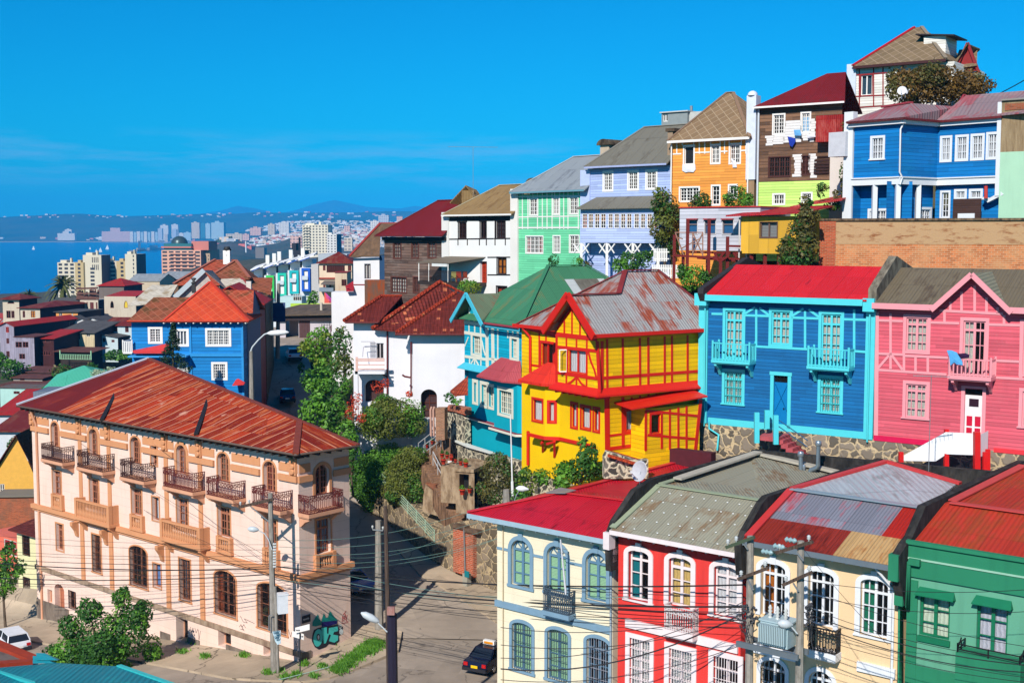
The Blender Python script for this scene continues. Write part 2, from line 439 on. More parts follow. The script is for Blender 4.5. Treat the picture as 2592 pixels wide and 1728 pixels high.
 if casing and cw>0:
  g=MB();q=cw
  if arch>0:
   g.fb(F,a-q,a,c,zs,-proud,.01);g.fb(F,b,b+q,c,zs,-proud,.01)
   o=archpts(a-q,b+q,zs,arch+q);i=archpts(a,b,zs,arch)
   for k in range(len(o)-1):
    A=[F.p(*o[k],-proud),F.p(*o[k+1],-proud),F.p(*i[k+1],-proud),F.p(*i[k],-proud)];B=[x+F.n*(proud+.01)for x in A]
    g.faces(A+B,[(3,2,1,0),(4,5,6,7),(1,0,4,5),(2,6,7,3)[::-1]])
   if keystone:g.fb(F,(a+b)/2-.14,(a+b)/2+.14,e-.02,e+q+.12,-proud-.03,.01)
  else:
   g.fb(F,a-q,a,c,e,-proud,.01);g.fb(F,b,b+q,c,e,-proud,.01);g.fb(F,a-q,b+q,e,e+q,-proud-.003,.01)
   if not sill:g.fb(F,a-q,b+q,c-q*.8,c,-proud-.003,.01)
  g.build('casing',casing,w)
 if sill:
  g=MB();g.fb(F,a-cw-.05,b+cw+.05,c-sillw,c,-.09,.02);g.build('sill',sill,w)
 if bars:
  g=MB();n=max(4,int(W/.13))
  for k in range(n+1):
   u=a+W*k/n;g.fb(F,u-.011,u+.011,c,topz(u)-.01,-.03,-.01)
  m=max(3,int((e-c)/.45))
  for k in range(m+1):
   z=c+(e-c)*k/m
   if z>zs and arch>0:continue
   g.fb(F,a,b,z-.012,z+.012,-.034,-.012)
  g.build('window_grille',bars,w)
 return w
def beams(root,F,segs,mat,w=.12,proud=.03,name='timber_framing',under=None):
 mb=MB()
 for sgm in segs:
  ww=w
  pts=sgm
  if not isinstance(sgm[-1],tuple):ww=sgm[-1];pts=sgm[:-1]
  for i in range(len(pts)-1):
   p=F.uz(*pts[i]);q=F.uz(*pts[i+1])
   t=Vector((q[0]-p[0],q[1]-p[1]));
   if t.length<1e-4:continue
   t.normalize();nn=Vector((-t.y,t.x))*ww/2
   dd=proud+.002*(len(mb.f)%5)
   A=[(p[0]-nn.x,p[1]-nn.y),(q[0]-nn.x,q[1]-nn.y),(q[0]+nn.x,q[1]+nn.y),(p[0]+nn.x,p[1]+nn.y)]
   f=[F.p(*a,-dd)for a in A];b=[F.p(*a,.01)for a in A]
   mb.faces(f+b,[(0,1,2,3),(7,6,5,4),(0,4,5,1),(1,5,6,2),(2,6,7,3),(3,7,4,0)])
 return mb.build(name,mat,root)
def hband(root,F,u0,u1,z0,z1,proud,mat,name,d1=.02):
 mb=MB();mb.fb(F,u0,u1,z0,z1,-proud,d1);return mb.build(name,mat,root)
#house parts
def house(name,label,F,zb,u=0.,cat='house',group=None):
 q=F.p(u,zb);return thing(name,label,cat,q,F.ang,group)
def roof(root,polys,mat,t=.1,name='roof',edge=None,m2=None):
 mb=MB()
 for p in polys:mb.slab(p,t,0,1 if edge else 0)
 return mb.build(name,[mat,edge]if edge else[mat],root)
def sidewall(mb,pts,m=None):mb.poly(pts,m)
def bars_along(mb,p,q,step,h,w,top=True):
 """upright bars from p to q (floor line), height h"""
 L=(q-p).length;n=max(2,int(L/step))
 for k in range(1,n):
  a=p+(q-p)*k/n;mb.bar(a,a+Vector((0,0,h)),w)
def rail_iron(mb,pts,h,step=.13,w=.034,scroll=True,top=.07,pw=.03):
 Z=Vector((0,0,1))
 for p,q in zip(pts,pts[1:]):
  bars_along(mb,p,q,step,h,w)
  for k,ww in((h,top),(h*.93-.05,w*1.2),(.05,w*1.5)):mb.bar(p+Z*k,q+Z*k,ww,ww*.7)
  if scroll:
   L=(q-p).length;n=max(2,int(L/(step*2)));t=(q-p).normalized()
   for k in range(n):
    c=p+(q-p)*(k+.5)/n
    for zz,r in((h*.76,step*.75),(h*.18,step*.6)):
     c2=c+Z*zz;cir=[c2+t*(math.cos(6.283*i/8)*r)+Z*(math.sin(6.283*i/8)*r)for i in range(8)]
     for i in range(8):mb.bar(cir[i],cir[(i+1)%8],w*.9)
  if p is pts[0]:mb.bar(p,p+Z*(h+.03),pw)
  mb.bar(q,q+Z*(h+.03),pw)
def rail_wood(mb,pts,h,step=.16,w=.06,post=.1,posth=.15):
 Z=Vector((0,0,1))
 for p,q in zip(pts,pts[1:]):
  bars_along(mb,p,q,step,h-.04,w)
  mb.bar(p+Z*h,q+Z*h,.08,.06);mb.bar(p+Z*.06,q+Z*.06,.06,.06)
  if p is pts[0]:mb.bar(p,p+Z*(h+posth),post)
  mb.bar(q,q+Z*(h+posth),post)
def balcony(root,F,x0,x1,yt,yb,proj,style,rmat,smat,slab=.16,bracket=.5,step=.13,label=None,over=.06,bw=.14,px=True):
 if px:
  xm,ym=(x0+x1)/2,(yt+yb)/2
  u0,u1=F.uz(x0,ym,-proj)[0],F.uz(x1,ym,-proj)[0];zt,zb=F.uz(xm,yt,-proj)[1],F.uz(xm,yb,-proj)[1]
 else:u0,u1,zt,zb=x0,x1,yt,yb
 mb=MB();mb.fb(F,u0-over,u1+over,zb-slab,zb,-proj-over,0);mb.fb(F,u0-over*.3,u1+over*.3,zb-slab-.07,zb-slab,-proj+.02,0)
 b=mb.build('balcony',smat,root)
 if label:b['label']=label
 mb=MB();P=[F.p(u0,zb,0),F.p(u0,zb,-proj),F.p(u1,zb,-proj),F.p(u1,zb,0)];h=zt-zb
 if style=='iron':rail_iron(mb,P,h,step)
 elif style=='ironplain':rail_iron(mb,P,h,step,scroll=False)
 elif style=='wood':rail_wood(mb,P,h,step)
 elif style=='stone':
  for p,q in((P[1],P[2]),):
   n=max(3,int((q-p).length/.2))
   for k in range(n):
    c=p+(q-p)*(k+.5)/n+F.n*.08
    mb.lathe(c+Vector((0,0,.08)),[(.07,0),(.05,.05),(.09,.2),(.08,.3),(.04,h*.5),(.05,h-.3),(.07,h-.2)],8)
  mb.fb(F,u0,u1,zt-.13,zt,-proj-.03,-proj+.2);mb.fb(F,u0,u1,zb,zb+.1,-proj-.01,-proj+.18)
  for a,c in((u0-.02,u0+.26),(u1-.26,u1+.02)):mb.fb(F,a,c,zb,zt+.06,-proj-.05,-proj+.24)
  mb.fb(F,u0,u0+.18,zb,zt,-proj+.2,0);mb.fb(F,u1-.18,u1,zb,zt,-proj+.2,0)
 mb.build('railing',rmat,b)
 if bracket:
  for uu in(u0+.08,u1-.08-bw):
   g=MB();a=uu;pr=proj*.92
   prof=[(0,0),(-pr,0),(-pr,-.12),(-pr*.55,-bracket*.45),(-.1,-bracket),(0,-bracket)]
   A=[F.p(a,zb-slab-.07+z,d)for d,z in prof];B=[p+F.u*bw for p in A]
   g.faces(A+B,[tuple(range(6))[::-1],tuple(range(6,12))]+[(i,(i+1)%6,6+(i+1)%6,6+i)for i in range(6)]);g.build('bracket',smat,b)
 return b
def gutter(root,pts,r,mat,name='gutter'):
 mb=MB();mb.tube(pts,r,6);return mb.build(name,mat,root)
def rafters(root,F,u0,u1,z,d0,d1,step,mat,w=.08,h=.1,drop=0.):
 mb=MB();n=int((u1-u0)/step)
 for k in range(n+1):
  u=u0+(u1-u0)*k/n;mb.fb(F,u-w/2,u+w/2,z-h-drop,z-.002,d0,d1)
 return mb.build('rafter_tails',mat,root)
def fascia(root,F,u0,u1,z,h,d,mat,t=.04,name='fascia'):
 mb=MB();mb.fb(F,u0,u1,z-h,z,d-t,d);return mb.build(name,mat,root)
def wallprof(mb,S,prof,t,m=None):
 """solid wall in side plane S: prof [(d,z)...] closed outline, thickness t along S.n"""
 A=[S.p(d,z,0)for d,z in prof];B=[p+S.n*t for p in A];n=len(prof)
 mb.poly(A,m);mb.poly(B[::-1],m)
 for i in range(n):mb.poly([A[i],B[i],B[(i+1)%n],A[(i+1)%n]],m)
def dish(name,label,base,r,aim,mat=None,group=None):
 aim=Vector(aim).normalized();t=thing(name,label,'satellite dish',base,0,group)
 base=Vector(base);c=base+Vector((0,0,r*1.9));mb=MB()
 mb.lathe(c,[(.01,-.18*r),(r*.5,-.13*r),(r*.85,-.02*r),(r,.1*r),(r*.97,.12*r),(r*.82,.02*r),(r*.48,-.09*r),(.01,-.14*r)],20,None,aim)
 mb.build('reflector',mat or plain(C(200,200,205),.4),t)
 g=MB();g.tube([base,base+Vector((0,0,r*1.2)),c-aim*.16*r],r*.07,6);g.build('mast',METAL,t)
 side=aim.cross(Vector((0,0,1))).normalized();g=MB();f=c+aim*r*1.15-Vector((0,0,r*.35))
 g.tube([c-Vector((0,0,r*.9)),f],r*.045,5);g.cb(f,r*.22,r*.22,r*.25);g.build('receiver',plain(C(225,225,225),.5),t)
 return t
def antenna(name,label,base,h,ang,n=9,L=1.6,group=None):
 t=thing(name,label,'antenna',base,0,group);base=Vector(base)
 g=MB();g.tube([base,base+Vector((0,0,h))],.018,5);g.build('mast',METAL,t)
 g=MB();a=Vector((math.cos(R(ang)),math.sin(R(ang)),0));b=Vector((-a.y,a.x,0));top=base+Vector((0,0,h-.05))
 g.bar(top-a*L/2,top+a*L/2,.03)
 for k in range(n):
  c=top+a*(L*(k/(n-1)-.5));w_=.55-.3*k/n;g.bar(c-b*w_,c+b*w_,.014)
 g.build('antenna_boom',METAL,t);return t
def pipe(root,pts,r,mat,name='drainpipe'):
 mb=MB();mb.tube(pts,r,7);return mb.build(name,mat,root)
def hiproof(root,F,u0,u1,ze,d0,ur,zr,dr,mat,right='wall',ur2=None,t=.1,name='roof',capm=None):
 """eave u0..u1 at depth d0; ridge from ur (hip on the left) to ur2/u1"""
 P=F.p;u2=u1 if ur2 is None else ur2;db=2*dr-d0
 polys=[[P(u0,ze,d0),P(u1,ze,d0),P(u2,zr,dr),P(ur,zr,dr)],[P(u0,ze,db),P(u0,ze,d0),P(ur,zr,dr)],[P(ur,zr,dr),P(u2,zr,dr),P(u1,ze,db),P(u0,ze,db)]]
 if ur2 is not None:polys.append([P(u1,ze,d0),P(u1,ze,db),P(u2,zr,dr)])
 r=roof(root,polys,mat,t,name)
 if capm:
  mb=MB();mb.bar(P(ur,zr+.03,dr),P(u2,zr+.03,dr),.26,.06);mb.bar(P(u0,ze+.02,d0),P(ur,zr+.03,dr),.26,.06)
  if ur2 is not None:mb.bar(P(u2,zr+.03,dr),P(u1,ze+.02,d0),.26,.06)
  mb.build('ridge_cap',capm,root)
 if right=='wall':
  mb=MB();mb.poly([P(u1-.05,ze,d0+.5),P(u1-.05,zr-.1,dr),P(u1-.05,ze,db-.5)]);mb.build('gable_wall',mat,root)
 return r
#camera, sun, sky
cam=bpy.data.cameras.new('camera');camo=bpy.data.objects.new('camera',cam);COL.objects.link(camo)
camo.rotation_euler=(math.pi/2-PITCH,0,0);cam.sensor_width=36;cam.lens=36*FPX/2592.
cam.clip_start=.5;cam.clip_end=90000;scene.camera=camo
SUN_EL,SUN_AZ=37.,Vector((-.378,-.926))
sl=bpy.data.lights.new('sun','SUN');sl.energy=4.9;sl.angle=R(.53);sl.color=(1.,.945,.86)
so=bpy.data.objects.new('sun',sl);COL.objects.link(so)
sd=Vector((SUN_AZ.x,SUN_AZ.y,0)).normalized()*math.cos(R(SUN_EL))+Vector((0,0,math.sin(R(SUN_EL))))
so.rotation_euler=(-sd).to_track_quat('-Z','Y').to_euler();so.location=(-20,-40,60)
w=bpy.data.worlds.new('World');scene.world=w;w.use_nodes=True
nt=w.node_tree;nt.nodes.clear()
wo=nt.nodes.new('ShaderNodeOutputWorld');bg=nt.nodes.new('ShaderNodeBackground');sky=nt.nodes.new('ShaderNodeTexSky')
sky.sky_type='NISHITA';sky.sun_disc=False;sky.sun_elevation=R(SUN_EL);sky.sun_rotation=math.atan2(SUN_AZ.x,SUN_AZ.y)
sky.altitude=60;sky.air_density=1.0;sky.dust_density=.15;sky.ozone_density=4.
hs=nt.nodes.new('ShaderNodeHueSaturation');hs.inputs['Saturation'].default_value=1.3;hs.inputs['Value'].default_value=1.0
hs.inputs['Hue'].default_value=.487
nt.links.new(sky.outputs[0],hs.inputs['Color'])
tc=nt.nodes.new('ShaderNodeTexCoord');mp=nt.nodes.new('ShaderNodeMapping');mp.inputs['Scale'].default_value=(5.,5.,42.)
nz=nt.nodes.new('ShaderNodeTexNoise');nz.inputs['Scale'].default_value=1.6;nz.inputs['Detail'].default_value=7.;nz.inputs['Roughness'].default_value=.6
nt.links.new(tc.outputs['Generated'],mp.inputs[0]);nt.links.new(mp.outputs[0],nz.inputs['Vector'])
sx=nt.nodes.new('ShaderNodeSeparateXYZ');nt.links.new(tc.outputs['Generated'],sx.inputs[0])
def wr(a,b,x,y,v):
 n=nt.nodes.new('ShaderNodeMapRange');n.clamp=True
 for i,q in enumerate((None,a,b,x,y)):
  if q is not None:n.inputs[i].default_value=q
 nt.links.new(v,n.inputs[0]);return n.outputs[0]
def wm(op,a,b):
 n=nt.nodes.new('ShaderNodeMath');n.operation=op
 for i,q in enumerate((a,b)):
  if isinstance(q,(int,float)):n.inputs[i].default_value=q
  else:nt.links.new(q,n.inputs[i])
 return n.outputs[0]
band=wm('MULTIPLY',wr(.028,.046,0,1,sx.outputs[2]),wr(.082,.062,0,1,sx.outputs[2]))
side=wr(.22,-.05,.15,1,sx.outputs[0])
cf=wm('MULTIPLY',wm('MULTIPLY',wm('MULTIPLY',wr(.44,.66,0,1,nz.outputs[0]),band),side),.8)
mc=nt.nodes.new('ShaderNodeMix');mc.data_type='RGBA'
nt.links.new(cf,mc.inputs[0]);tn=nt.nodes.new('ShaderNodeMix');tn.data_type='RGBA';tn.blend_type='MULTIPLY';tn.inputs[0].default_value=1.;tn.inputs[7].default_value=(.0,.545,.8,1)
nt.links.new(hs.outputs[0],tn.inputs[6]);nt.links.new(tn.outputs[2],mc.inputs[6]);mc.inputs[7].default_value=(1.6,4.2,6.3,1)
nt.links.new(mc.outputs[2],bg.inputs[0]);bg.inputs[1].default_value=.12
nt.links.new(bg.outputs[0],wo.inputs[0])
scene.view_settings.view_transform='Standard';scene.view_settings.look='None';scene.view_settings.exposure=.24;scene.view_settings.gamma=1.
scene.render.engine='CYCLES'
cy=scene.cycles;cy.max_bounces=5;cy.diffuse_bounces=2;cy.glossy_bounces=2;cy.transparent_max_bounces=10;cy.transmission_bounces=3;cy.volume_bounces=0
cy.use_denoising=True;cy.volume_max_steps=64
try:cy.volume_step_rate=5.
except Exception:pass
#ground heights (camera height = 0, sea = -62)
def smooth(a,b,x):
 t=min(1.,max(0.,(x-a)/(b-a)));return t*t*(3-2*t)
def lerp(t,pts):
 if t<=pts[0][0]:return pts[0][1]
 for(a,za),(b,zb)in zip(pts,pts[1:]):
  if t<=b:return za+(zb-za)*(t-a)/(b-a)
 return pts[-1][1]
PK=Vector((-13.06,77.,0));PKu=Vector((-.762,.648,0));PKn=Vector((.648,.762,0))
def street_z(x,y):
 q=Vector((x,y,0))-PK;s=q.dot(PKu);d=q.dot(PKn)
 zf=lerp(s,[(-60,-24.5),(-10,-26.1),(0,-27.15),(32,-30.85),(80,-36)])
 zb=lerp(y,[(60,-26),(76,-26.1),(80,-26.45),(85,-26.1),(90,-25.3),(100,-23.5),(128,-18.5),(150,-14.6),(180,-14.2),(300,-14)])
 t=smooth(0,7,d);return zf*(1-t)+zb*t
CTRL=[]
def ctl(*p):CTRL.extend(p)
for s in range(-30,60,8):
 for d in(-20,-12,-5):
  q=PK+PKu*s+PKn*d;ctl((q.x,q.y,street_z(q.x,q.y)-.7))
for y,x in((82,-7),(90,-8),(98,-13),(106,-17),(115,-20),(128,-24),(140,-27),(150,-29),(165,-31),(180,-33)):
 for k in(-5,0,5):ctl((x+k,y+k*.4,street_z(x,y)-.8))
ctl((0,58,-27),(10,50,-27),(20,44,-27),(8,66,-25),(14,60,-22),(24,54,-22),(4,72,-16),(1,73,-19),(6,80,-20),(2,84,-23),(0,96,-20.5),(-4,99,-20),(3,92,-20),(2,88,-20),(-8,104,-20),(-3,104,-17.5),(14,72,-13),(22,66,-12),(28,62,-12),(8,90,-17),(3,104,-14),(10,82,-11),(20,80,-8),(30,72,-6),(-12,116,-13),(-4,110,-13),(-3,116,-8),(5,108,-7),(12,102,-4),(20,96,-2.6),(28,90,-1),(36,86,.4),(45,80,.4),(30,104,8),(42,96,9),(38,110,12),(0,125,-6),(12,120,-3),(-15,130,-9),(-18,150,-12),(-10,140,-8),(10,140,0),(40,140,10),(70,110,12),(80,160,14),(30,180,4),(-5,180,-10),(-40,112,-21),(-38,132,-22),(-45,112,-31),(-50,118,-31),(-52,125,-31),(-65,175,-31),(-70,105,-34),(-90,120,-38),(-60,90,-37),(-58,150,-31),(-42,175,-17),(-62,200,-32),(-30,230,-18),(-5,240,-14),(-90,200,-36),(-130,160,-44),(-110,280,-33),(-80,300,-32),(-130,330,-30),(-60,400,-38),(-30,300,-22),(-170,450,-50),(-20,450,-38),(20,300,-10),(80,300,-6),(60,450,-25),(-120,420,-38),(-160,360,-33),(-100,240,-36),(-70,260,-32))
def terr_z(x,y):
 sw=sz=0.
 for a,b,z in CTRL:
  d2=(x-a)**2+(y-b)**2+3.;w_=1./(d2*d2);sw+=w_;sz+=w_*z
 z=sz/sw
 for cx,cy_,r in COR:
  d=math.hypot(x-cx,y-cy_)
  if d<r+9:z=min(z,street_z(x,y)-.7+max(0.,d-r)*1.3)
 return z
COR=[(*(PK+PKu*s+PKn*dd).xy,8)for s in range(-24,60,4)for dd in(-9,-3)]+[(-3,78,9),(3,74,9),(-6,84,7),(7,68,8),(-9,90,6),(-11.5,96,5.5),(-14.5,103,5),(-17,110,5),(-20,117,5),(-22,124,5),(-24,131,5),(-27,140,6),(-30,150,6),(-32,160,7),(-34,170,8),(-34,180,8)]
def sheet(name,xs,ys,h,mat,kind='structure',smooth_=True):
 mb=MB();vs=[Vector((x,y,h(x,y)))for y in ys for x in xs];n=len(xs)
 mb.faces(vs,[(j*n+i,j*n+i+1,(j+1)*n+i+1,(j+1)*n+i)for j in range(len(ys)-1)for i in range(n-1)],sm=smooth_)
 o=mb.build(name,mat);o['kind']=kind;return o
HILL=grime((.09,.075,.045,1),(.035,.05,.018,1),.4,.6,.12,1,1)
def fr(a,b,n):return[a+(b-a)*i/n for i in range(n+1)]
sheet('hillside',fr(-190,-60,30)+fr(-57.5,60,47)+fr(64,110,12),fr(20,60,12)+fr(62.5,190,51)+fr(195,480,58),terr_z,HILL)
SOUTH=sheet('ground',fr(-400,300,20),fr(-300,20,12),lambda x,y:-33.+.02*x*0,HILL)
#streets and pavements
ASPH=asphalt((.34,.275,.215,1),.6,.3);PAVE=asphalt((.43,.335,.235,1),.9,.35)
def strip(name,left,right,n,mat,dz,kind='structure',thick=0.,sub=6,mb=None,m=None):
 """ribbon between two polylines of world xy, draped on street_z"""
 def along(pl,t):
  L=[0.]
  for a,b in zip(pl,pl[1:]):L.append(L[-1]+math.dist(a,b))
  q=t*L[-1]
  for i in range(len(pl)-1):
   if q<=L[i+1]+1e-9:
    k=(q-L[i])/max(1e-9,L[i+1]-L[i]);return(pl[i][0]+(pl[i+1][0]-pl[i][0])*k,pl[i][1]+(pl[i+1][1]-pl[i][1])*k)
  return pl[-1]
 own=mb is None;mb=mb or MB();vs=[]
 for i in range(n+1):
  a,b=along(left,i/n),along(right,i/n)
  for k in range(sub+1):
   x,y=a[0]+(b[0]-a[0])*k/sub,a[1]+(b[1]-a[1])*k/sub;vs.append(Vector((x,y,street_z(x,y)+dz)))
 q=sub+1
 fs=[(i*q+k,i*q+k+1,(i+1)*q+k+1,(i+1)*q+k)for i in range(n)for k in range(sub)]
 mb.faces(vs,fs,m,True)
 if thick:
  for col in(0,sub):
   for i in range(n):
    a,b=vs[i*q+col],vs[(i+1)*q+col];dn=Vector((0,0,-thick));mb.poly([a,b,b+dn,a+dn],m)
  for row in(0,n):
   for k in range(sub):
    a,b=vs[row*q+k],vs[row*q+k+1];dn=Vector((0,0,-thick));mb.poly([a,b,b+dn,a+dn],m)
 if own:
  o=mb.build(name,mat);o['kind']=kind;return o
def gp(s,d):q=PK+PKu*s+PKn*d;return(q.x,q.y)
strip('road',[gp(62,-22),gp(30,-20),gp(0,-20),gp(-14,-20),gp(-40,-22)],[gp(62,-1),gp(30,-1),gp(0,-1),(-9,80.5),(12,72)],60,ASPH,0.)
strip('road',[(-11.5,80.5),(-12,86),(-17,100),(-23,115),(-30,132),(-35,150),(-40,170),(-44,190)],[(6,79),(1,87),(-4.5,94),(-12.5,103),(-16,115),(-20.5,130),(-24.5,150),(-26,170),(-24,190)],60,ASPH,.02)
sheet('road',fr(-13,14,27),fr(40,90,50),lambda x,y:street_z(x,y)-.06,ASPH)
strip('pavement',[gp(60,-4.6),gp(1.5,-4.4),gp(-4.,-2.5),(-7.2,77.2),(-7.3,81)],[gp(60,2.5),gp(3,2.0),gp(1.,2.),(-12,80.),(-12,83.)],40,PAVE,.14,thick=.3)
cr(850,1328,3.92)
def gz(x,y,z=None):
 d=ray(x,y);Y=85.
 for _ in range(25):
  P=d*(Y/d.y);Y=street_z(P.x,P.y)/d.z*d.y if z is None else z/d.z*d.y
  Y=min(max(Y,30.),260.)
 P=d*(Y/d.y);return(P.x,P.y)
a=[gz(600,250),gz(850,520),gz(1000,600),gz(1200,720),gz(1420,860),gz(1640,1010)]
b=[gz(800,250),gz(985,385),gz(1150,480),gz(1300,550),gz(1450,620),gz(1640,690)]
strip('pavement',a+[(8,a[-1][1]-2)],b+[(8,b[-1][1]-1)],20,PAVE,.13,thick=.3)
#sea, far land, haze
def water():
 s=NB('sea water',.22,0,.4)
 P=s.nd('TexCoord').outputs['Object']
 mp_=s.nd('Mapping',i0=P,i3=(.006,.02,1)).outputs[0]
 n=s.noise(1.,mp_,6.);n2=s.noise(1.,s.nd('Mapping',i0=P,i3=(.05,.16,1)).outputs[0],4.)
 s.col(s.mix(s.thr(n,.35,.7),(.0,.055,.22,1),(.0,.085,.3,1)))
 s.bump(n2,1.2,.35);return s.m
mb=MB()
for(x0,x1,y0,y1)in((-30000,30000,200,30000),):
 N=40
 ys=[200*(150.)**(i/N)for i in range(N+1)]
 for i in range(N):mb.poly([(x0,ys[i],SEA),(x1,ys[i],SEA),(x1,ys[i+1],SEA),(x0,ys[i+1],SEA)])
o=mb.build('sea',water());o['kind']='structure'
cr(0,0,1)
def hnoise(x,y,s,seed=0.):
 from mathutils import noise as mn
 return mn.fractal(Vector((x/s+seed,y/s,seed)),1.,2.,5)
def hillmat(c,c2,sc_=.002):
 s=NB('far hillside',.95,0,.1);P=s.nd('TexCoord').outputs['Object']
 n=s.nd('TexNoise',Scale=sc_,Detail=9.,Roughness=.7,Vector=P).outputs[0]
 s.col(s.mix(s.thr(n,.42,.62),c,c2));return s.m
def ridge(name,Y0,Y1,prof,mat,amp=.06,base=SEA-4,nx=200,ny=16):
 """hill whose skyline follows prof (photo px) at distance Y1, falling toward Y0"""
 vs=[];pmin,pmax=prof[0][0],prof[-1][0]
 for j in range(ny+1):
  t=j/ny;Y=Y0+(Y1-Y0)*min(1.,t*1.25)if t<=.8 else Y1+(Y1-Y0)*(t-.8)*2
  for i in range(nx+1):
   px=pmin+(pmax-pmin)*i/nx;top=V(px,lerp(px,prof),Y1)
   x=top.x*(Y/Y1)if t<=.8 else top.x*(Y/Y1)
   k=smooth(0,1,min(1.,t*1.25))if t<=.8 else 1-(t-.8)*5
   e=math.sin(math.pi*min(1,max(0,i/nx)))
   z=base+(top.z-base)*k*(1+amp*hnoise(x,Y,900.)*(1 if t<.75 else 0.25))
   vs.append(Vector((x,Y,z)))
 q=nx+1;mb=MB();mb.faces(vs,[(j*q+i,j*q+i+1,(j+1)*q+i+1,(j+1)*q+i)for j in range(ny)for i in range(nx)],sm=True)
 o=mb.build(name,mat);o['kind']='structure'
 def hz(px,py):
  d=ray(px,py)
  for i in range(200):
   Y=Y0+(Y1-Y0)*i/200;t=(Y-Y0)/(Y1-Y0)*.8;top=V(px,lerp(px,prof),Y1);k=smooth(0,1,min(1.,t*1.25))
   z=base+(top.z-base)*k*(1+amp*hnoise(top.x*(Y/Y1),Y,900.)*(1 if t<.75 else 0.25))
   if d.z/d.y*Y<=z:return d*(Y/d.y)
  return None
 HZ.append(hz);return o
HZ=[]
FH=hillmat((.02,.045,.03,1),(.055,.06,.03,1));FH2=hillmat((.09,.075,.05,1),(.03,.05,.03,1),.004)
ridge('mountains',21000,25000,[(480,545),(560,533),(600,521),(645,527),(700,540),(745,533),(790,518),(845,506),(880,513),(930,524),(1010,528),(1050,521),(1100,526),(1250,535),(3200,540)],FH,.02)
ridge('hills',10100,12500,[(-200,552),(-60,550),(0,550),(60,547),(140,543),(200,541),(260,545),(330,547),(420,544),(520,541),(600,541),(640,537),(700,538),(800,538),(900,537),(1010,534),(1150,540),(3200,545)],FH,.05)
def landmat():
 s=NB('town ground',.95,0,.1);P=s.nd('TexCoord').outputs['Object']
 v=s.nd('TexVoronoi',{'feature':'F1'},Scale=.045,Vector=P)
 r=s.nd('SeparateColor',i0=v.outputs['Color'])
 n=s.nd('TexNoise',Scale=.004,Detail=6.,Vector=P).outputs[0]
 b=s.mix(s.thr(r.outputs[0],.45,.55),(.05,.06,.035,1),(.28,.22,.17,1))
 s.col(s.mix(s.thr(n,.5,.62),b,(.035,.05,.03,1)));return s.m
LAND=landmat()
ridge('hills',6200,9200,[(560,600),(600,588),(650,580),(700,566),(740,560),(790,553),(850,552),(900,556),(960,560),(1050,562),(1200,560),(3200,560)],FH,.08)
ridge('hills',2600,6500,[(540,618),(560,612),(640,606),(700,596),(760,590),(840,584),(930,582),(1000,580),(1100,580),(1250,578),(3200,578)],LAND,.12)
ridge('hills',2300,3300,[(528,632),(545,612),(580,606),(615,610),(640,624),(700,615),(740,600),(780,602),(820,622),(900,630),(1050,620),(1200,610),(3200,610)],FH2,.12)
def flat(name,pts,z,mat,t=3.):
 mb=MB();mb.slab([Vector((p.x,p.y,z))for p in pts],t,None);o=mb.build(name,mat);o['kind']='structure';return o
SAND=grime((.38,.3,.22,1),(.2,.17,.13,1),.4,.6,.02)
def sg(px,y):return G(px,y,SEA+1.5)
flat('shore',[sg(-250,613.0),sg(330,612.6),sg(430,613.4),sg(470,612.8),sg(470,607),sg(-250,607)],SEA+1.5,SAND)
flat('shore',[sg(455,616),sg(528,633),sg(566,640),sg(566,610),sg(455,610)],SEA+1.8,SAND)
flat('shore',[sg(548,654),sg(600,646),sg(720,640),sg(1100,640),sg(1100,690),sg(700,700),sg(600,690),sg(548,672)],SEA+1.6,LAND)
ridge('hillside',430,1000,[(-300,745),(-60,745),(100,738),(250,716),(350,703),(450,682),(560,660),(640,652),(760,650),(900,640),(1100,640),(1500,640)],grime((.1,.085,.06,1),(.04,.05,.025,1),.42,.6,.03),.03)
mb=MB();x0,x1,y0,y1,z0,z1=-14000.,14000.,-30.,26500.,-67.,760.
mb.ob(Vector((x0,y0,z0)),Vector((x1-x0,0,0)),Vector((0,y1-y0,0)),Vector((0,0,z1-z0)))
hm=bpy.data.materials.new('haze');hm.use_nodes=True;t=hm.node_tree;t.nodes.clear()
ho=t.nodes.new('ShaderNodeOutputMaterial');pv=t.nodes.new('ShaderNodeVolumePrincipled')
pv.inputs['Color'].default_value=(.03,.44,1.,1);pv.inputs['Density'].default_value=7.5e-5;pv.inputs['Anisotropy'].default_value=-.3
t.links.new(pv.outputs[0],ho.inputs['Volume'])
o=mb.build('haze',hm);o['kind']='stuff'
try:hm.cycles.homogeneous_volume=True
except Exception:pass
#lower right row: cream, coral, beige, green
FR=Face((-.75,62,0),-39.5)
def rowface():return Face(FR.O,FR.ang)
BLG=plain(C(128,160,182),.55);BLG2=plain(C(100,138,165),.5)
WEATHER=grime((.055,.05,.045,1),(.013,.012,.012,1),.35,.6,.8)
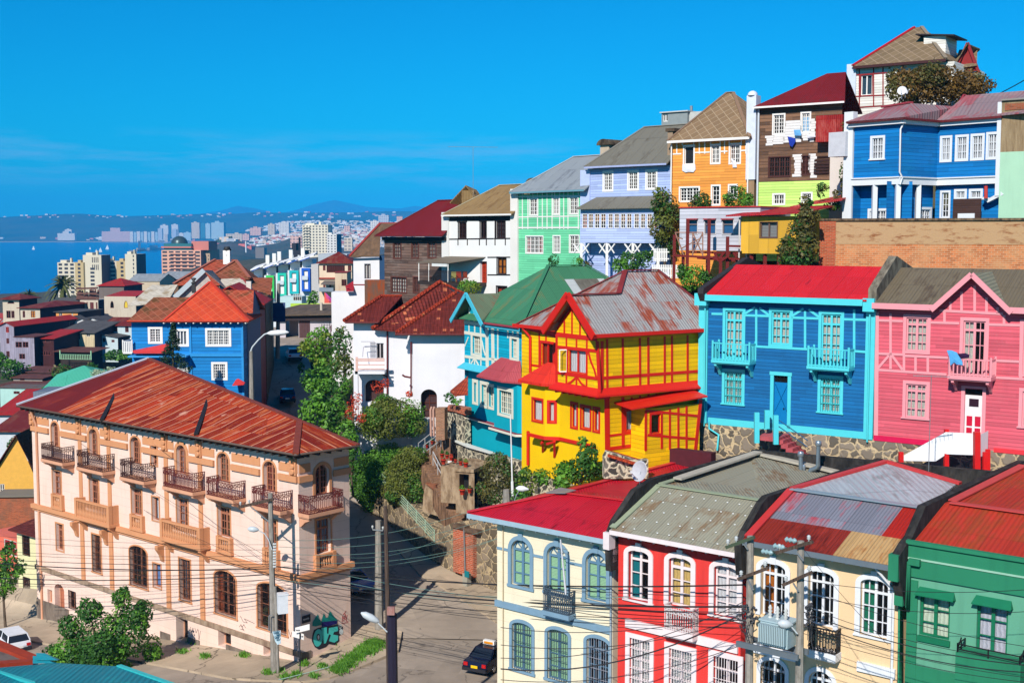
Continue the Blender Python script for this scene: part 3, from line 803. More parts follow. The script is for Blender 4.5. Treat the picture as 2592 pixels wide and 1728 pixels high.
#cream house
F=rowface();cr(1200,1250,3.28)
H=house('cream_house','cream three-storey corner house with blue-grey arched windows and a bright red roof',F,-27)
LV=louvre(C(165,212,168));FANP=plain(C(225,222,198),.4)
for(r_,c_)in(((312,378,468,762),LV),((608,428,770,818),LV),((930,484,1102,888),LV)):
 window(H,F,*r_,frame=BLG2,casing=BLG,cw=.2,cols=1,rows=3,leaf=2,arch=.56,fan=True,glaz=c_,glaz2=FANP,sill=BLG,rec=.2,fw=.09,mw=.045,proud=.07,keystone=True,sillw=.13)
BR=plain(C(70,90,100),.5)
for r_ in((318,1068,482,1462),(612,1125,784,1545)):
 window(H,F,*r_,frame=BLG2,casing=BLG,cw=.17,cols=1,rows=4,leaf=2,arch=.24,glaz=LV,sill=BLG,rec=.16,fw=.08,proud=.06,bars=BR,sillw=.12)
window(H,F,935,1195,1118,1700,frame=BLG2,casing=BLG,cw=.17,cols=2,rows=3,leaf=2,arch=.24,trans=.2,rec=.2,fw=.1,proud=.06,name='door',bars=plain(C(150,150,160),.4))
mb=MB();boxwalls(mb,F,0,7.12,-27.3,-14.2,13.5);mb.build('wall',stucco(C(250,236,205),.16,None,.012,.5),H)
hband(H,F,-.08,7.1,-18.78,-18.46,.12,BLG,'string_course')
mb=MB()
for(ua,ub)in((.0,.75),(2.2,2.95),(4.6,5.35),(6.75,7.1)):mb=MB();mb.fb(F,ua,ub,-15.85,-15.72,-.04,.02);mb.build('impost_band',BLG,H)
mb=MB();mb.fb(F,6.9,7.,-15.6,-15.5,-.04,.02)
mb.build('pipe_clip',BLG,H)
balcony(H,F,575,782,800,985,.55,'iron',plain(C(70,85,100),.5),BLG,.22,0,.11)
RED=corr(C(205,30,48),sc(C(150,20,30),1),.15,sheet=1.0,row=3.2,tone=.08,shine=.4)
P=F.p
A_,B_,Cc,D_,E_=P(-1.45,-14.1,-.65),P(7.1,-14.1,-.65),P(7.1,-13.02,2.8),P(1.9,-13.2,2.8),P(2.7,-12.92,12.3)
roof(H,[[A_,B_,Cc,D_],[D_,Cc,P(7.1,-13.4,12.3),E_],[A_,D_,E_,P(-1.45,-14.1,12.3)]],RED,.08)
fascia(H,F,-1.45,7.12,-14.12,.24,-.62,plain(C(165,190,205),.5),.06)
rafters(H,F,-1.1,6.9,-14.35,-.55,0,.62,plain(C(225,222,210)),.09,.12)
mb=MB();mb.slab([P(-1.4,-14.2,-.6),P(7.1,-14.2,-.6),P(7.1,-14.2,0),P(-1.4,-14.2,0)],.05);mb.slab([P(-1.4,-14.2,0),P(0,-14.2,0),P(0,-14.2,13.5),P(-1.4,-14.2,13.5)],.05);mb.build('soffit',plain(C(170,160,140)),H)
mb=MB();a=P(1.9,-13.14,2.8);mb.bar(P(-1.45,-14.04,-.65),a,.3,.05);mb.bar(a,P(2.7,-12.87,12.3),.3,.05);mb.bar(a,P(7.1,-12.97,2.8),.26,.05);mb.build('ridge_cap',plain(C(215,45,55),.4),H)
mb=MB();mb.slab([P(1.3,-13.17,2.3),P(2.4,-13.08,2.5),P(2.5,-13.03,3.3),P(1.5,-13.03,3.3)],.03);mb.build('flashing',plain(C(170,180,190),.35,.6),H)
pipe(H,[P(6.9,-14.5,-.5),P(6.95,-14.6,-.3),P(7.06,-15.4,-.08),P(7.06,-27,-.08)],.06,plain(C(160,178,190),.5))
mb=MB();mb.tube([P(.42,-14.4,-.05),P(.42,-27,-.05)],.035,6);mb.build('drainpipe',plain(C(215,195,160)),H)
t_=thing('flagpole','white pole leaning over the cream house balcony','flagpole',P(4.2,-17.6,-.55),F.ang)
mb=MB();p0=F.at(762,828,-.55);p1=F.at(718,378,-1.1);mb.tube([p0,p1],[.05,.035],8);mb.build('pole',plain(C(235,235,240),.4),t_)
mb=MB();q_=p0+(p1-p0)*.8
for k in(-.1,.1):mb.bar(q_+Vector((0,0,k))-F.u*.35,q_+Vector((0,0,k))+F.u*.35,.025)
mb.build('crossbar',METAL,t_)
S1=F.side(7.12,F.ang+90)
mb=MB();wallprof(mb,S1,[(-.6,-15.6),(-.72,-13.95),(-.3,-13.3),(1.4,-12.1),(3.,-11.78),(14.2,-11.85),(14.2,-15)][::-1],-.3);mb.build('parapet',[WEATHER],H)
mb=MB();mb.fb(F,7.1,7.44,-14.55,-13.75,-.8,-.3);mb.fb(F,7.14,7.42,-15.2,-14.5,-.45,0);mb.build('corbel',plain(C(240,225,225)),H)
#coral house
F=rowface();cr(1200,1250,3.28);WP=plain(C(248,232,232),.5);CL=stucco(C(236,66,60),.4,sc(C(165,25,28),1))
H=house('coral_house','coral red terraced house with white arched window surrounds and a grey-green sheet roof',F,-27,7.4)
window(H,F,1282,468,1452,885,frame=WP,casing=WP,cw=.24,cols=1,rows=3,arch=.2,trans=.2,sill=WP,rec=.24,fw=.07,proud=.07,curt=plain(C(0,120,130)),inner='half',keystone=True)
cr(1650,1300,3.664)
window(H,F,160,405,365,862,frame=WP,casing=WP,cw=.24,cols=1,rows=3,arch=.2,trans=.22,rec=.2,fw=.09,proud=.07,curt=cloth(C(232,196,120)),keystone=True)
window(H,F,578,480,795,955,frame=WP,casing=WP,cw=.24,cols=1,rows=3,arch=.2,trans=.22,sill=WP,rec=.2,fw=.07,proud=.07,curt=cloth(C(235,235,240)),keystone=True)
window(H,F,160,1262,372,1720,frame=WP,casing=WP,cw=.24,cols=1,rows=5,rec=.15,fw=.07,proud=.06,curt=louvre(C(225,230,228),.1),bars=WP)
window(H,F,570,1335,800,1850,frame=WP,casing=WP,cw=.24,cols=1,rows=3,trans=.24,rec=.2,fw=.08,proud=.06,name='door',bars=WP)
cr(1200,1250,3.28);window(H,F,1292,1205,1460,1620,frame=WP,casing=WP,cw=.22,cols=1,rows=5,rec=.15,fw=.07,proud=.06,curt=louvre(C(225,230,228),.1),bars=WP)
mb=MB();boxwalls(mb,F,7.42,13.9,-27.3,-13.75,10.5);mb.build('wall',CL,H)
hband(H,F,7.9,13.8,-18.25,-17.85,.12,WP,'string_course')
cr(1650,1300,3.664);balcony(H,F,118,375,868,1090,.5,'iron',plain(C(225,215,215),.5),WP,.3,0,.12)
OLV=corr(C(160,156,136),C(140,112,82),.36,sheet=1.05,row=2.6,tone=.07,shine=.75)
P=F.p
roof(H,[[P(7.4,-13.62,-.7),P(13.95,-13.62,-.7),P(13.3,-12.12,3.2),P(7.45,-12.12,3.2)],[P(7.45,-12.12,3.2),P(13.3,-12.12,3.2),P(13.6,-12.15,10.8),P(8.3,-11.62,11.2),P(7.5,-11.95,11.2)]],OLV,.08)
fascia(H,F,7.42,13.95,-13.62,.2,-.68,WP,.08)
rafters(H,F,7.7,13.8,-13.82,-.6,0,.62,WP,.08,.1)
mb=MB();mb.bar(P(7.5,-12.08,3.2),P(13.3,-12.08,3.2),.35,.05);mb.bar(P(7.6,-12.05,3.3),P(8.6,-11.57,11.1),.3,.05)
mb.bar(P(7.5,-13.5,-.6),P(7.55,-12.1,3.2),.35,.06);mb.build('ridge_cap',plain(C(160,170,140),.6),H)
mb=MB();mb.bar(P(8.5,-11.5,11.1),P(13.5,-11.95,10.9),.5,.12);mb.bar(P(8.1,-11.85,4.),P(8.7,-11.42,11.),.5,.1);mb.build('flashing',plain(C(190,182,165),.7,0,.25),H)
mb=MB()
for i in range(5):
 for j in range(9):
  d=-.4+i*.75;mb.cb(P(7.95+j*.62+.1*(i%2),-13.58+(d+.7)*.385,d),.07,.07,.04)
mb.build('roof_fixings',plain(C(240,240,235)),H)
cr(1600,1080,3.92)
for(nm,lab,x,yb,yt,hat)in(('flue_pipe','short straight metal flue with a cap on the grey-green roof',1674,520,245,1),('flue_pipe','thin small metal flue between the two larger flues',1706,510,375,1),('flue_pipe','crooked metal flue bending upward at the roof corner',1760,520,140,2)):
 b=F.at(x,yb,10.4);top=F.at(x if hat==1 else 1850,yt,10.4);r_=.11 if yt<300 else .055
 t_=thing(nm,lab,'flue pipe',b,0,'metal flues on the row roofs');g=MB()
 if hat==1:g.tube([b,top],r_,10)
 else:g.tube([b,F.at(1762,450,10.4),F.at(1775,425,10.4),F.at(1830,405,10.4),F.at(1845,380,10.4),top],r_,10)
 g.build('pipe',plain(C(150,165,175),.35,.6,.2),t_);g=MB();g.lathe(top-Vector((0,0,.25)),[(r_*1.1,0),(r_*1.5,.03),(r_*1.5,.2),(r_*1.2,.25)],12);g.build('cowl',plain(C(170,180,190),.3,.6,.1),t_)
S1=F.side(13.95,F.ang+90)
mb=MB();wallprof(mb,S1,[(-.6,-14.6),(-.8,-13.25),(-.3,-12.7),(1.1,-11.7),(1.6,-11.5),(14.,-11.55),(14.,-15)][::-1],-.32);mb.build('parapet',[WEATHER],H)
#beige house
F=rowface();cr(1650,1300,3.664);WW=plain(C(238,240,245),.5)
H=house('beige_house','pale peach terraced house with white arched windows and a patched rusty sheet roof',F,-27,14.27)
window(H,F,1012,458,1240,955,frame=WW,casing=WW,cw=.22,cols=2,rows=3,arch=.24,trans=.22,rec=.26,fw=.07,proud=.07,curt=cloth(C(200,110,20)),inner='half',keystone=True)
window(H,F,1448,530,1690,1045,frame=WW,casing=WW,cw=.22,cols=2,rows=3,arch=.24,trans=.22,rec=.26,fw=.07,proud=.07,keystone=True)
window(H,F,1008,1355,1235,1850,frame=WW,casing=WW,cw=.18,cols=2,rows=3,arch=.4,trans=.2,rec=.22,fw=.07,proud=.05,bars=DARK)
window(H,F,1452,1455,1680,1900,frame=WW,casing=WW,cw=.18,cols=2,rows=3,arch=.5,trans=.2,rec=.22,fw=.07,proud=.05)
cr(2100,1150,2.713)
window(H,F,212,855,402,1250,frame=WW,casing=WW,cw=.22,cols=2,rows=3,arch=.24,trans=.24,sill=WW,rec=.2,fw=.07,proud=.07,curt=plain(C(10,120,90)),inner='half',keystone=True)
mb=MB();boxwalls(mb,F,14.27,20.95,-27.3,-13.2,12.5);mb.build('wall',stucco(C(250,214,168),.2),H)
cr(1650,1300,3.664);balcony(H,F,1455,1700,1065,1280,.5,'iron',DARK,WW,.3,0,.12)
hband(H,F,14.4,16.9,-18.0,-17.6,.12,WW,'string_course');hband(H,F,19.3,20.9,-17.75,-17.35,.12,WW,'string_course')
P=F.p
def bl(u,d):return P(u,-12.98+(d+.65)*.377,d)
PATCH=[(14.3,18.4,-.65,1.1,corr(C(150,48,35),C(95,25,15),.5,seam=.35)),(18.4,20.95,-.65,1.1,corr(C(205,165,112),C(168,100,42),.5,tone=.2)),(14.3,19.7,1.1,3.3,corr(C(140,140,152),C(190,70,80),.42,tone=.18,shine=.35)),(19.7,20.95,1.1,3.3,corr(C(188,42,30),C(150,30,20),.3))]
R_=MB()
for k,(a,b,c,e,m)in enumerate(PATCH):R_.slab([bl(a,c),bl(b,c),bl(b,e),bl(a,e)],.07,k)
R_.slab([P(14.3,-11.45,3.3),P(20.6,-11.45,3.3),P(19.9,-11.35,9.),P(16.4,-10.85,9.3),P(14.35,-11.4,4.)],.08,4)
R_.build('roof',[x[4]for x in PATCH]+[corr(C(185,190,195),C(150,150,150),.3,sheet=.9,row=9,rib=.3,tone=.1,shine=.4)],H)
mb=MB();mb.bar(P(14.45,-12.85,-.5),P(14.5,-11.42,3.3),.35,.07);mb.bar(P(14.5,-11.4,3.4),P(16.4,-10.78,9.3),.3,.12);mb.bar(P(16.4,-10.78,9.3),P(20.1,-11.3,8.9),.3,.12);mb.build('ridge_cap',plain(C(205,60,60),.5),H)
mb=MB();mb.bar(P(14.5,-11.4,3.35),P(20.6,-11.4,3.35),.4,.05);mb.build('flashing',plain(C(165,180,190),.4,.3),H)
fascia(H,F,14.3,20.9,-13.0,.22,-.62,plain(C(110,122,132),.45),.1)
rafters(H,F,14.6,20.8,-13.2,-.55,0,.62,WW,.08,.1)
pipe(H,[P(20.2,-13.3,-.5),P(20.75,-14.1,-.08),P(20.8,-27,-.08)],.06,WW)
S1=F.side(20.98,F.ang+90);GRN=stucco(C(45,134,98),.35)
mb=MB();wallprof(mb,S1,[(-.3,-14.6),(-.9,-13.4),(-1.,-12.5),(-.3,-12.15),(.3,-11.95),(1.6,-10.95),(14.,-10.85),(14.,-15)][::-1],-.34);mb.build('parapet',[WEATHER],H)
mb=MB();mb.fb(F,20.9,21.3,-13.5,-12.45,-1.05,-.2);mb.fb(F,20.95,21.3,-14.6,-13.4,-.5,.0);mb.build('corbel',GRN,H)
#green house
F=rowface();cr(2100,1150,2.713);GF=plain(C(22,118,82),.5);GW=stucco(C(104,172,142),.35)
H=house('green_house','sea green end house with a dark green cornice band and a red sheet roof',F,-27,21.3)
window(H,F,618,975,825,1258,frame=GF,casing=None,cw=0,cols=1,rows=3,sill=GF,rec=.16,fw=.09,curt=cloth(C(225,240,215)),sillw=.22)
window(H,F,1008,1030,1222,1370,frame=GF,casing=None,cw=0,cols=1,rows=3,rec=.16,fw=.09,curt=cloth(C(215,215,230)))
mb=MB();boxwalls(mb,F,21.3,29.5,-27.3,-12.1,12.5);mb.build('wall',GW,H)
hband(H,F,21.3,29.5,-13.45,-12.15,.1,GRN,'cornice_band');hband(H,F,21.25,29.5,-12.15,-12.0,.2,GRN,'cornice');hband(H,F,21.3,29.5,-12.75,-12.68,.14,plain(C(160,205,180)),'moulding')
hband(H,F,21.3,21.72,-27,-13.6,.06,GRN,'pilaster');hband(H,F,21.72,29.5,-27,-17.0,.05,GRN,'base_band')
for x0,x1,y in((583,850,965),(972,1246,1025)):
 a,b=F.uz(x0,y,-.3)[0],F.uz(x1,y,-.3)[0];z=F.z((x0+x1)/2,y-12,-.3);mb=MB();A=[F.p(a,z-.16,-.32),F.p(b,z-.16,-.32),F.p(b-.08,z+.1,0),F.p(a+.08,z+.1,0)]
 mb.poly(A);mb.poly([F.p(a,z-.2,-.32),F.p(b,z-.2,-.32),F.p(b,z-.16,-.32),F.p(a,z-.16,-.32)]);mb.poly([F.p(a,z-.2,-.32),F.p(a,z-.2,0),F.p(b,z-.2,0),F.p(b,z-.2,-.32)]);mb.poly([A[0],A[3],F.p(a,z-.2,0)]);mb.poly([A[1],A[2],F.p(b,z-.2,0)]);mb.build('window_hood',GF,H)
a,b=F.uz(862,1450,-.9)[0],F.uz(1310,1500,-.9)[0];zt=F.z(1080,1400,-.9)
mb=MB();mb.fb(F,a,b,-19.3,zt,-.9,0);bal=mb.build('balcony',GRN,H)
mb=MB();q=[F.p(a+.05,zt+.1,-.05),F.p(a+.05,zt+.1,-.85),F.p(b-.05,zt+.1,-.85),F.p(b-.05,zt+.1,-.05)]
for p_,q_ in zip(q,q[1:]):
 for k in(.02,.22):mb.bar(p_+Vector((0,0,k)),q_+Vector((0,0,k)),.04)
 for k in(0,.5,1):c=p_+(q_-p_)*k;mb.bar(c-Vector((0,0,.12)),c+Vector((0,0,.25)),.045)
for c in(q[1],q[2]):mb.bar(c,c+Vector((.1,-.1,.5)),.04)
mb.build('railing',DARK,bal)
P=F.p;RR=corr(C(192,58,40),C(165,72,38),.5,tone=.14,sheet=.9,row=2.4,rib=.2)
roof(H,[[P(21.35,-12.2,.2),P(29.5,-12.2,.2),P(29.5,-11.15,3.6),P(21.35,-11.15,3.6)],[P(21.35,-11.15,3.6),P(29.5,-11.15,3.6),P(29.5,-10.3,12.),P(22.4,-10.4,10.)],[P(21.35,-11.15,3.6),P(22.4,-10.4,10.),P(29.5,-10.3,12.),P(21.35,-11.4,13.)]],RR,.06)
mb=MB();mb.bar(P(21.6,-11.08,3.6),P(29.5,-11.08,3.6),.4,.05);mb.bar(P(21.6,-11.05,3.8),P(22.5,-10.34,10.),.4,.05);mb.build('ridge_cap',plain(C(205,75,70),.5),H)
mb=MB();c=F.at(545,735,-.2);mb.fb(F,21.4,21.85,c.z-.1,c.z+.15,-.3,-.05);mb.tube([c,c-Vector((0,0,1.9)),F.at(485,1010,-.12),F.at(480,1900,-.12)],.09,7);mb.build('drainpipe',GRN,H)
WB=thing('boundary_wall','long soot-stained masonry wall behind the row roofs','wall',FR.p(12,-15,12.5),FR.ang)
mb=MB();F=FR
cr(1600,1080,3.92);W1=Face(FR.p(13.,0,11.8),-30);pts=[W1.uz(*p)for p in((1180,165),(2156,385))]
mb.ob(W1.p(pts[0][0],-15.5,0),W1.u*(pts[1][0]-pts[0][0]+14),W1.n*.35,Vector((0,0,15.5+(pts[0][1]+pts[1][1])/2)))
mb.build('wall',WEATHER,WB)
#middle row: blue, pink, yellow, turquoise, white
STONEG=stone((.2,.17,.13,1),C(215,190,150),1.7,(.3,.24,.18,1));STONEW=stone((.11,.1,.085,1),C(235,222,190),1.9,(.2,.18,.14,1),.13)
TRIM=plain(C(88,218,228),.45,0.,.06);CURT=cloth(C(215,215,205));RC=plain(C(222,38,22),.45,0,.08)
FB=Face((11.25,72,0),-35.5);cr(1750,640,2.904)
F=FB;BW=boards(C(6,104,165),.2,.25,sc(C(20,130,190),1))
H=house('blue_house','deep blue weatherboard house with turquoise trim, two wooden balconies and a bright red roof',F,-10.9)
kw=dict(frame=TRIM,casing=TRIM,cw=.17,curt=CURT,rec=.1,fw=.08)
window(H,F,250,425,376,775,rows=4,trans=.2,cols=2,**kw);window(H,F,590,430,725,672,rows=3,trans=.22,cols=2,**kw);window(H,F,955,450,1098,820,rows=4,trans=.2,cols=2,**kw)
window(H,F,245,875,372,1108,rows=3,trans=.22,cols=2,sill=TRIM,bars=plain(C(60,180,180)),**kw);window(H,F,950,922,1093,1170,rows=3,trans=.22,cols=2,sill=TRIM,bars=plain(C(60,180,180)),**kw)
a,b,c,e=F.rect(605,900,708,1285);F.holes.append((a,b,c,e,.14,0));mb=MB();mb.fb(F,a,b,c,e-.4,.08,.16)
for k in(0,1):mb.bar(F.p(a+.05,c+.9+k*.02,.07),F.p(b-.05,e-.5,.07),.03);mb.bar(F.p(b-.05,c+.9,.07),F.p(a+.05,e-.5,.07),.03)
dr=mb.build('door',plain(C(10,125,190),.4),H);mb=MB();mb.fb(F,a-.2,a,c,e+.2,-.06,.02);mb.fb(F,b,b+.2,c,e+.2,-.06,.02);mb.fb(F,a-.24,b+.24,e,e+.2,-.08,.02);mb.build('door_frame',TRIM,dr)
mb=MB();mb.fb(F,a,b,e-.4,e,.1,.14);mb.build('transom_light',GL,dr);mb=MB();mb.lathe(F.p(a+.6,c+1.1,.04),[(.03,0),(.05,.03),(.03,.06)],8,None,-F.n);mb.build('handle',DARK,dr)
mb=MB();boxwalls(mb,F,0,9.5,-10.95,-3.7,8.);mb.build('wall',BW,H)
beams(H,F,[[(478,405),(478,682)],[(837,425),(837,698)],[(1198,415),(1198,715)],[(150,447),(230,449)],[(388,458),(575,464)],[(738,475),(938,482)],[(1113,487),(1285,492)],[(425,684),(855,707)],[(1155,718),(1285,727)],[(390,449),(470,400)],[(500,404),(570,456)],[(740,464),(825,410)],[(862,415),(938,470)]],TRIM,.13)
hband(H,F,.2,9.5,-10.98,-10.6,.06,TRIM,'skirting')
mb=MB();mb.fb(F,-.45,.12,-10.95,-4.1,-.12,.4);mb.fb(F,-.55,.2,-4.1,-3.4,-.5,.5);mb.build('pilaster',TRIM,H)
mb=MB();mb.fb(F,9.45,9.95,-10.98,-4.1,-.12,.4);mb.fb(F,9.38,10.0,-4.1,-3.4,-.5,.5);mb.build('pilaster',TRIM,H)
fascia(H,F,.15,9.4,-3.46,.34,-.5,TRIM,.1);mb=MB();mb.slab([F.p(.1,-3.72,-.48),F.p(9.5,-3.72,-.48),F.p(9.5,-3.72,0),F.p(.1,-3.72,0)],.04);mb.build('soffit',BW,H)
roof(H,[[F.p(.1,-3.48,-.55),F.p(9.6,-3.48,-.55),F.p(9.6,-1.82,3.6),F.p(.1,-1.82,3.6)],[F.p(.1,-1.82,3.6),F.p(9.6,-1.82,3.6),F.p(9.6,-3.6,8.3),F.p(.1,-3.6,8.3)]],corr(C(222,38,48),sc(C(170,25,40),1),.12,sheet=1.1,row=2.2,tone=.08,seam=.45),.08)
S1=F.side(-.2,54.5)
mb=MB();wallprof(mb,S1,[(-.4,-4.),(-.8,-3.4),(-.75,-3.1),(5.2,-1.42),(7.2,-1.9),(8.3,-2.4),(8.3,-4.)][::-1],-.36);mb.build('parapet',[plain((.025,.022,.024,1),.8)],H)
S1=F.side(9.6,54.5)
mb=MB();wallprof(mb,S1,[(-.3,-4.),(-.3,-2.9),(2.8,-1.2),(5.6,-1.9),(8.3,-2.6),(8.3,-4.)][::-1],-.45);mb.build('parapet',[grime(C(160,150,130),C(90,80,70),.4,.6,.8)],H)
balcony(H,F,155,425,668,792,.8,'wood',TRIM,TRIM,.16,.7,.19);balcony(H,F,858,1155,708,838,.8,'wood',TRIM,TRIM,.16,.7,.19)
for u_,x_ in((.02,130),(9.7,1270)):pipe(H,[F.p(u_,-3.9,-.25),F.p(u_,-11.1,-.2)],.05,TRIM)
pipe(H,[F.at(130,1240,-.25),F.at(130,1290,-.25),F.at(200,1335,-.25),F.at(190,1450,-.25)],.06,TRIM)
mb=MB()
A=F.p
mb.ob(A(-1.2,-13.2,-.05),F.u*19.5,F.n*3,Vector((0,0,2.27)));mb.build('foundation',STONEG,H)
t_=mb=MB();a=F.uz(500,1320,-1.5)[0];b=F.uz(640,1320,-1.)[0]
mb.fb(F,a-.1,b+.3,-11.35,-11.1,-1.6,-.05)
for k in range(7):mb.fb(F,b+.1+k*.28,b+.5+k*.28,-11.5-k*.2,-11.25-k*.2,-1.5,-.3)
mb.build('entrance_steps',plain(C(190,85,90),.8,0,.3),H)
for x,y0,y1,d in((480,1172,1395,-1.7),(620,1192,1405,-1.7),(555,1155,1290,-.9)):
 p0,p1=F.at(x,y1,d),F.at(x,y0,d);mb=MB();mb.bar(p0,p1,.26);mb.build('gate_post',TRIM,H)
mb=MB();q=F.at(640,1225,-1.7);r_=F.at(855,1425,-1.7)
for k in(0,.35):mb.tube([q-Vector((0,0,k)),r_-Vector((0,0,k-.35))],.03,5)
mb.build('handrail',plain(C(30,90,130)),H)
#pink house
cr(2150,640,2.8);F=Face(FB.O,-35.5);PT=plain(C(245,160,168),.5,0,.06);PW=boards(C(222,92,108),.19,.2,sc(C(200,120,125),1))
H=house('pink_house','rose pink weatherboard house with a pale pink gable, balcony and brown sheet roof',F,-10.9,10.)
kw=dict(frame=PT,casing=PT,cw=.17,curt=CURT,rec=.1,fw=.08)
window(H,F,403,460,552,697,rows=3,trans=.2,cols=2,**kw);window(H,F,805,482,962,868,rows=3,trans=.17,cols=2,inner='half',**kw);window(H,F,400,930,545,1168,rows=3,trans=.2,cols=2,sill=PT,**kw)
window(H,F,1232,500,1360,860,rows=3,trans=.2,cols=2,**kw);window(H,F,1225,985,1360,1235,rows=3,trans=.2,cols=2,sill=PT,**kw)
a,b,c,e=F.rect(815,965,940,1330);F.holes.append((a,b,c,e,.14,0));mb=MB();mb.fb(F,a,b,c,e-.32,.08,.16);dr=mb.build('door',plain(C(248,240,240),.4),H)
for i in(0,1):
 for j,(z0,z1)in enumerate(((.75,1.25),(.1,.65))):
  mb=MB();ua=a+.1+i*(b-a)*.47;mb.fb(F,ua,ua+(b-a)*.32,c+z0,c+z1,.05,.09);mb.build('door_panel',plain(C(215,25,60),.4),dr)
mb=MB();mb.fb(F,a+.2,b-.2,e-.9,e-.5,.06,.09);mb.build('pane',plain((.03,.01,.02,1),.2),dr);mb=MB();mb.fb(F,a,b,e-.32,e,.1,.14);mb.build('transom_light',GL,dr)
mb=MB();mb.fb(F,a-.18,a,c,e+.05,-.05,.02);mb.fb(F,b,b+.18,c,e+.05,-.05,.02);mb.fb(F,a-.18,b+.18,e+.05,e+.15,-.07,.02);mb.build('door_frame',PT,dr)
mb=MB();boxwalls(mb,F,9.97,19.5,-10.95,-3.8,8.);mb.poly([F.p(13.15,-3.82,0),F.p(16.75,-3.82,0),F.p(14.97,-2.1,0)]);mb.build('wall',PW,H)
hb=[[(205,477),(380,483)],[(570,492),(780,498)],[(983,507),(1215,512)],[(205,712),(380,720)],[(397,728),(700,742)],[(1035,762),(1215,770)],[(205,828),(690,860)],[(1040,882),(1238,893)],[(293,430),(293,822)],[(197,420),(190,1305),.22],[(388,700),(388,838)],[(470,735),(470,838)],[(557,738),(557,845)],[(205,815),(285,722)],[(300,722),(378,828)],[(675,415),(675,490)],[(1097,440),(1097,500)],[(640,408),(1090,432)],[(716,345),(716,410)],[(796,275),(796,415)],[(889,230),(889,420)],[(973,315),(973,425)],[(1052,385),(1052,428)],[(1222,470),(1215,890),.16]]
beams(H,F,hb,PT,.13)
hband(H,F,10.0,13.2,-11.0,-10.72,.08,plain(C(225,20,80),.5),'skirting');hband(H,F,16.2,19.5,-11.0,-10.78,.08,plain(C(240,60,70),.5),'skirting')
P=F.p;BRN=corr(C(120,108,88),C(95,80,65),.3,tone=.07,sheet=1.1,row=4,rib=.18)
roof(H,[[P(9.95,-3.65,-.5),P(13.2,-3.65,-.5),P(14.97,-2.02,3.2),P(14.97,-1.85,3.6),P(9.95,-1.85,3.6)],[P(16.75,-3.65,-.5),P(19.6,-3.65,-.5),P(19.6,-1.85,3.6),P(14.97,-1.85,3.6),P(14.97,-2.02,3.2)],[P(9.95,-1.85,3.6),P(19.6,-1.85,3.6),P(19.6,-3.6,8.3),P(9.95,-3.6,8.3)]],BRN,.07)
mb=MB();mb.slab([P(13.05,-3.82,-.55),P(14.97,-1.98,-.55),P(14.97,-1.98,3.3)],.05);mb.slab([P(16.9,-3.82,-.55),P(16.9,-3.75,-.4),P(14.97,-1.98,3.3),P(14.97,-1.98,-.55)],.05);mb.build('dormer_roof',corr(C(150,145,122),C(110,95,75),.25,tone=.1),H)
mb=MB();mb.bar(P(13.0,-3.9,-.57),P(14.97,-2.02,-.57),.06,.26);mb.bar(P(14.97,-2.02,-.57),P(16.95,-3.9,-.57),.06,.26);mb.build('bargeboard',PT,H)
fascia(H,F,9.9,13.1,-3.62,.3,-.48,PT,.08);fascia(H,F,16.85,19.6,-3.62,.3,-.48,PT,.08)
bal=balcony(H,F,708,1000,755,872,.85,'wood',PT,PT,.2,.6,.2)
def cloths(name,label,cat,F,pts,d,mat,group=None,t=.05):
 mb=MB();A=[F.at(x,y,d)for x,y in pts];n=len(A);c=sum(A,Vector())/n;B=[p+F.n*t for p in A];c1=c-F.n*.04
 for i in range(n):mb.poly([A[i],A[(i+1)%n],c1]);mb.poly([B[(i+1)%n],B[i],c+F.n*t]);mb.poly([A[i],B[i],B[(i+1)%n],A[(i+1)%n]])
 o=mb.build(name,mat);return tag(o,label,cat,group)
cloths('towel','light blue cloth hanging over the left end of the pink balcony','laundry',F,[(690,690),(722,690),(760,705),(800,770),(803,795),(760,790),(742,775),(715,800),(708,740)],-.95,plain(C(90,175,235),.9,0,.25),'laundry out to dry')
cloths('towel','dark purple cloth draped beside the blue one on the pink balcony rail','laundry',F,[(760,715),(820,710),(850,722),(845,745),(790,748)],-.93,plain(C(50,15,60),.9),'laundry out to dry')
t_=thing('porch_canopy','white sloping canopy on red posts in front of the pink house door','canopy',F.p(14.5,-12.8,-1.5),F.ang)
mb=MB();q=[(375,1472),(610,1476),(690,1425),(888,1432),(888,1280),(680,1270),(375,1440)];A=[F.at(x,y,-1.7)for x,y in q];B=[p+F.n*.12 for p in A]
mb.poly(A[::-1]);mb.poly(B)
for i in range(7):mb.poly([A[i],B[i],B[(i+1)%7],A[(i+1)%7]])
p0,p1=F.at(920,1290,-1.7),F.at(985,1258,-.6);mb.faces([p0,p1,p1-Vector((0,0,1.15)),p0-Vector((0,0,1.15))],[(0,1,2,3)]);mb.build('canopy_panel',plain(C(250,248,248),.5,0,.05),t_)
for x,y0,y1,d,w_ in((903,1268,1500,-1.75,.28),(365,1410,1500,-1.75,.22),(686,1420,1490,-1.6,.22),(960,1410,1510,-1.2,.22),(688,1250,1275,-1.5,.2),(980,1390,1500,-.9,.2)):
 mb=MB();mb.bar(F.at(x,y1+60,d),F.at(x,y0,d),w_);mb.build('post',plain(C(225,30,30),.5),t_)
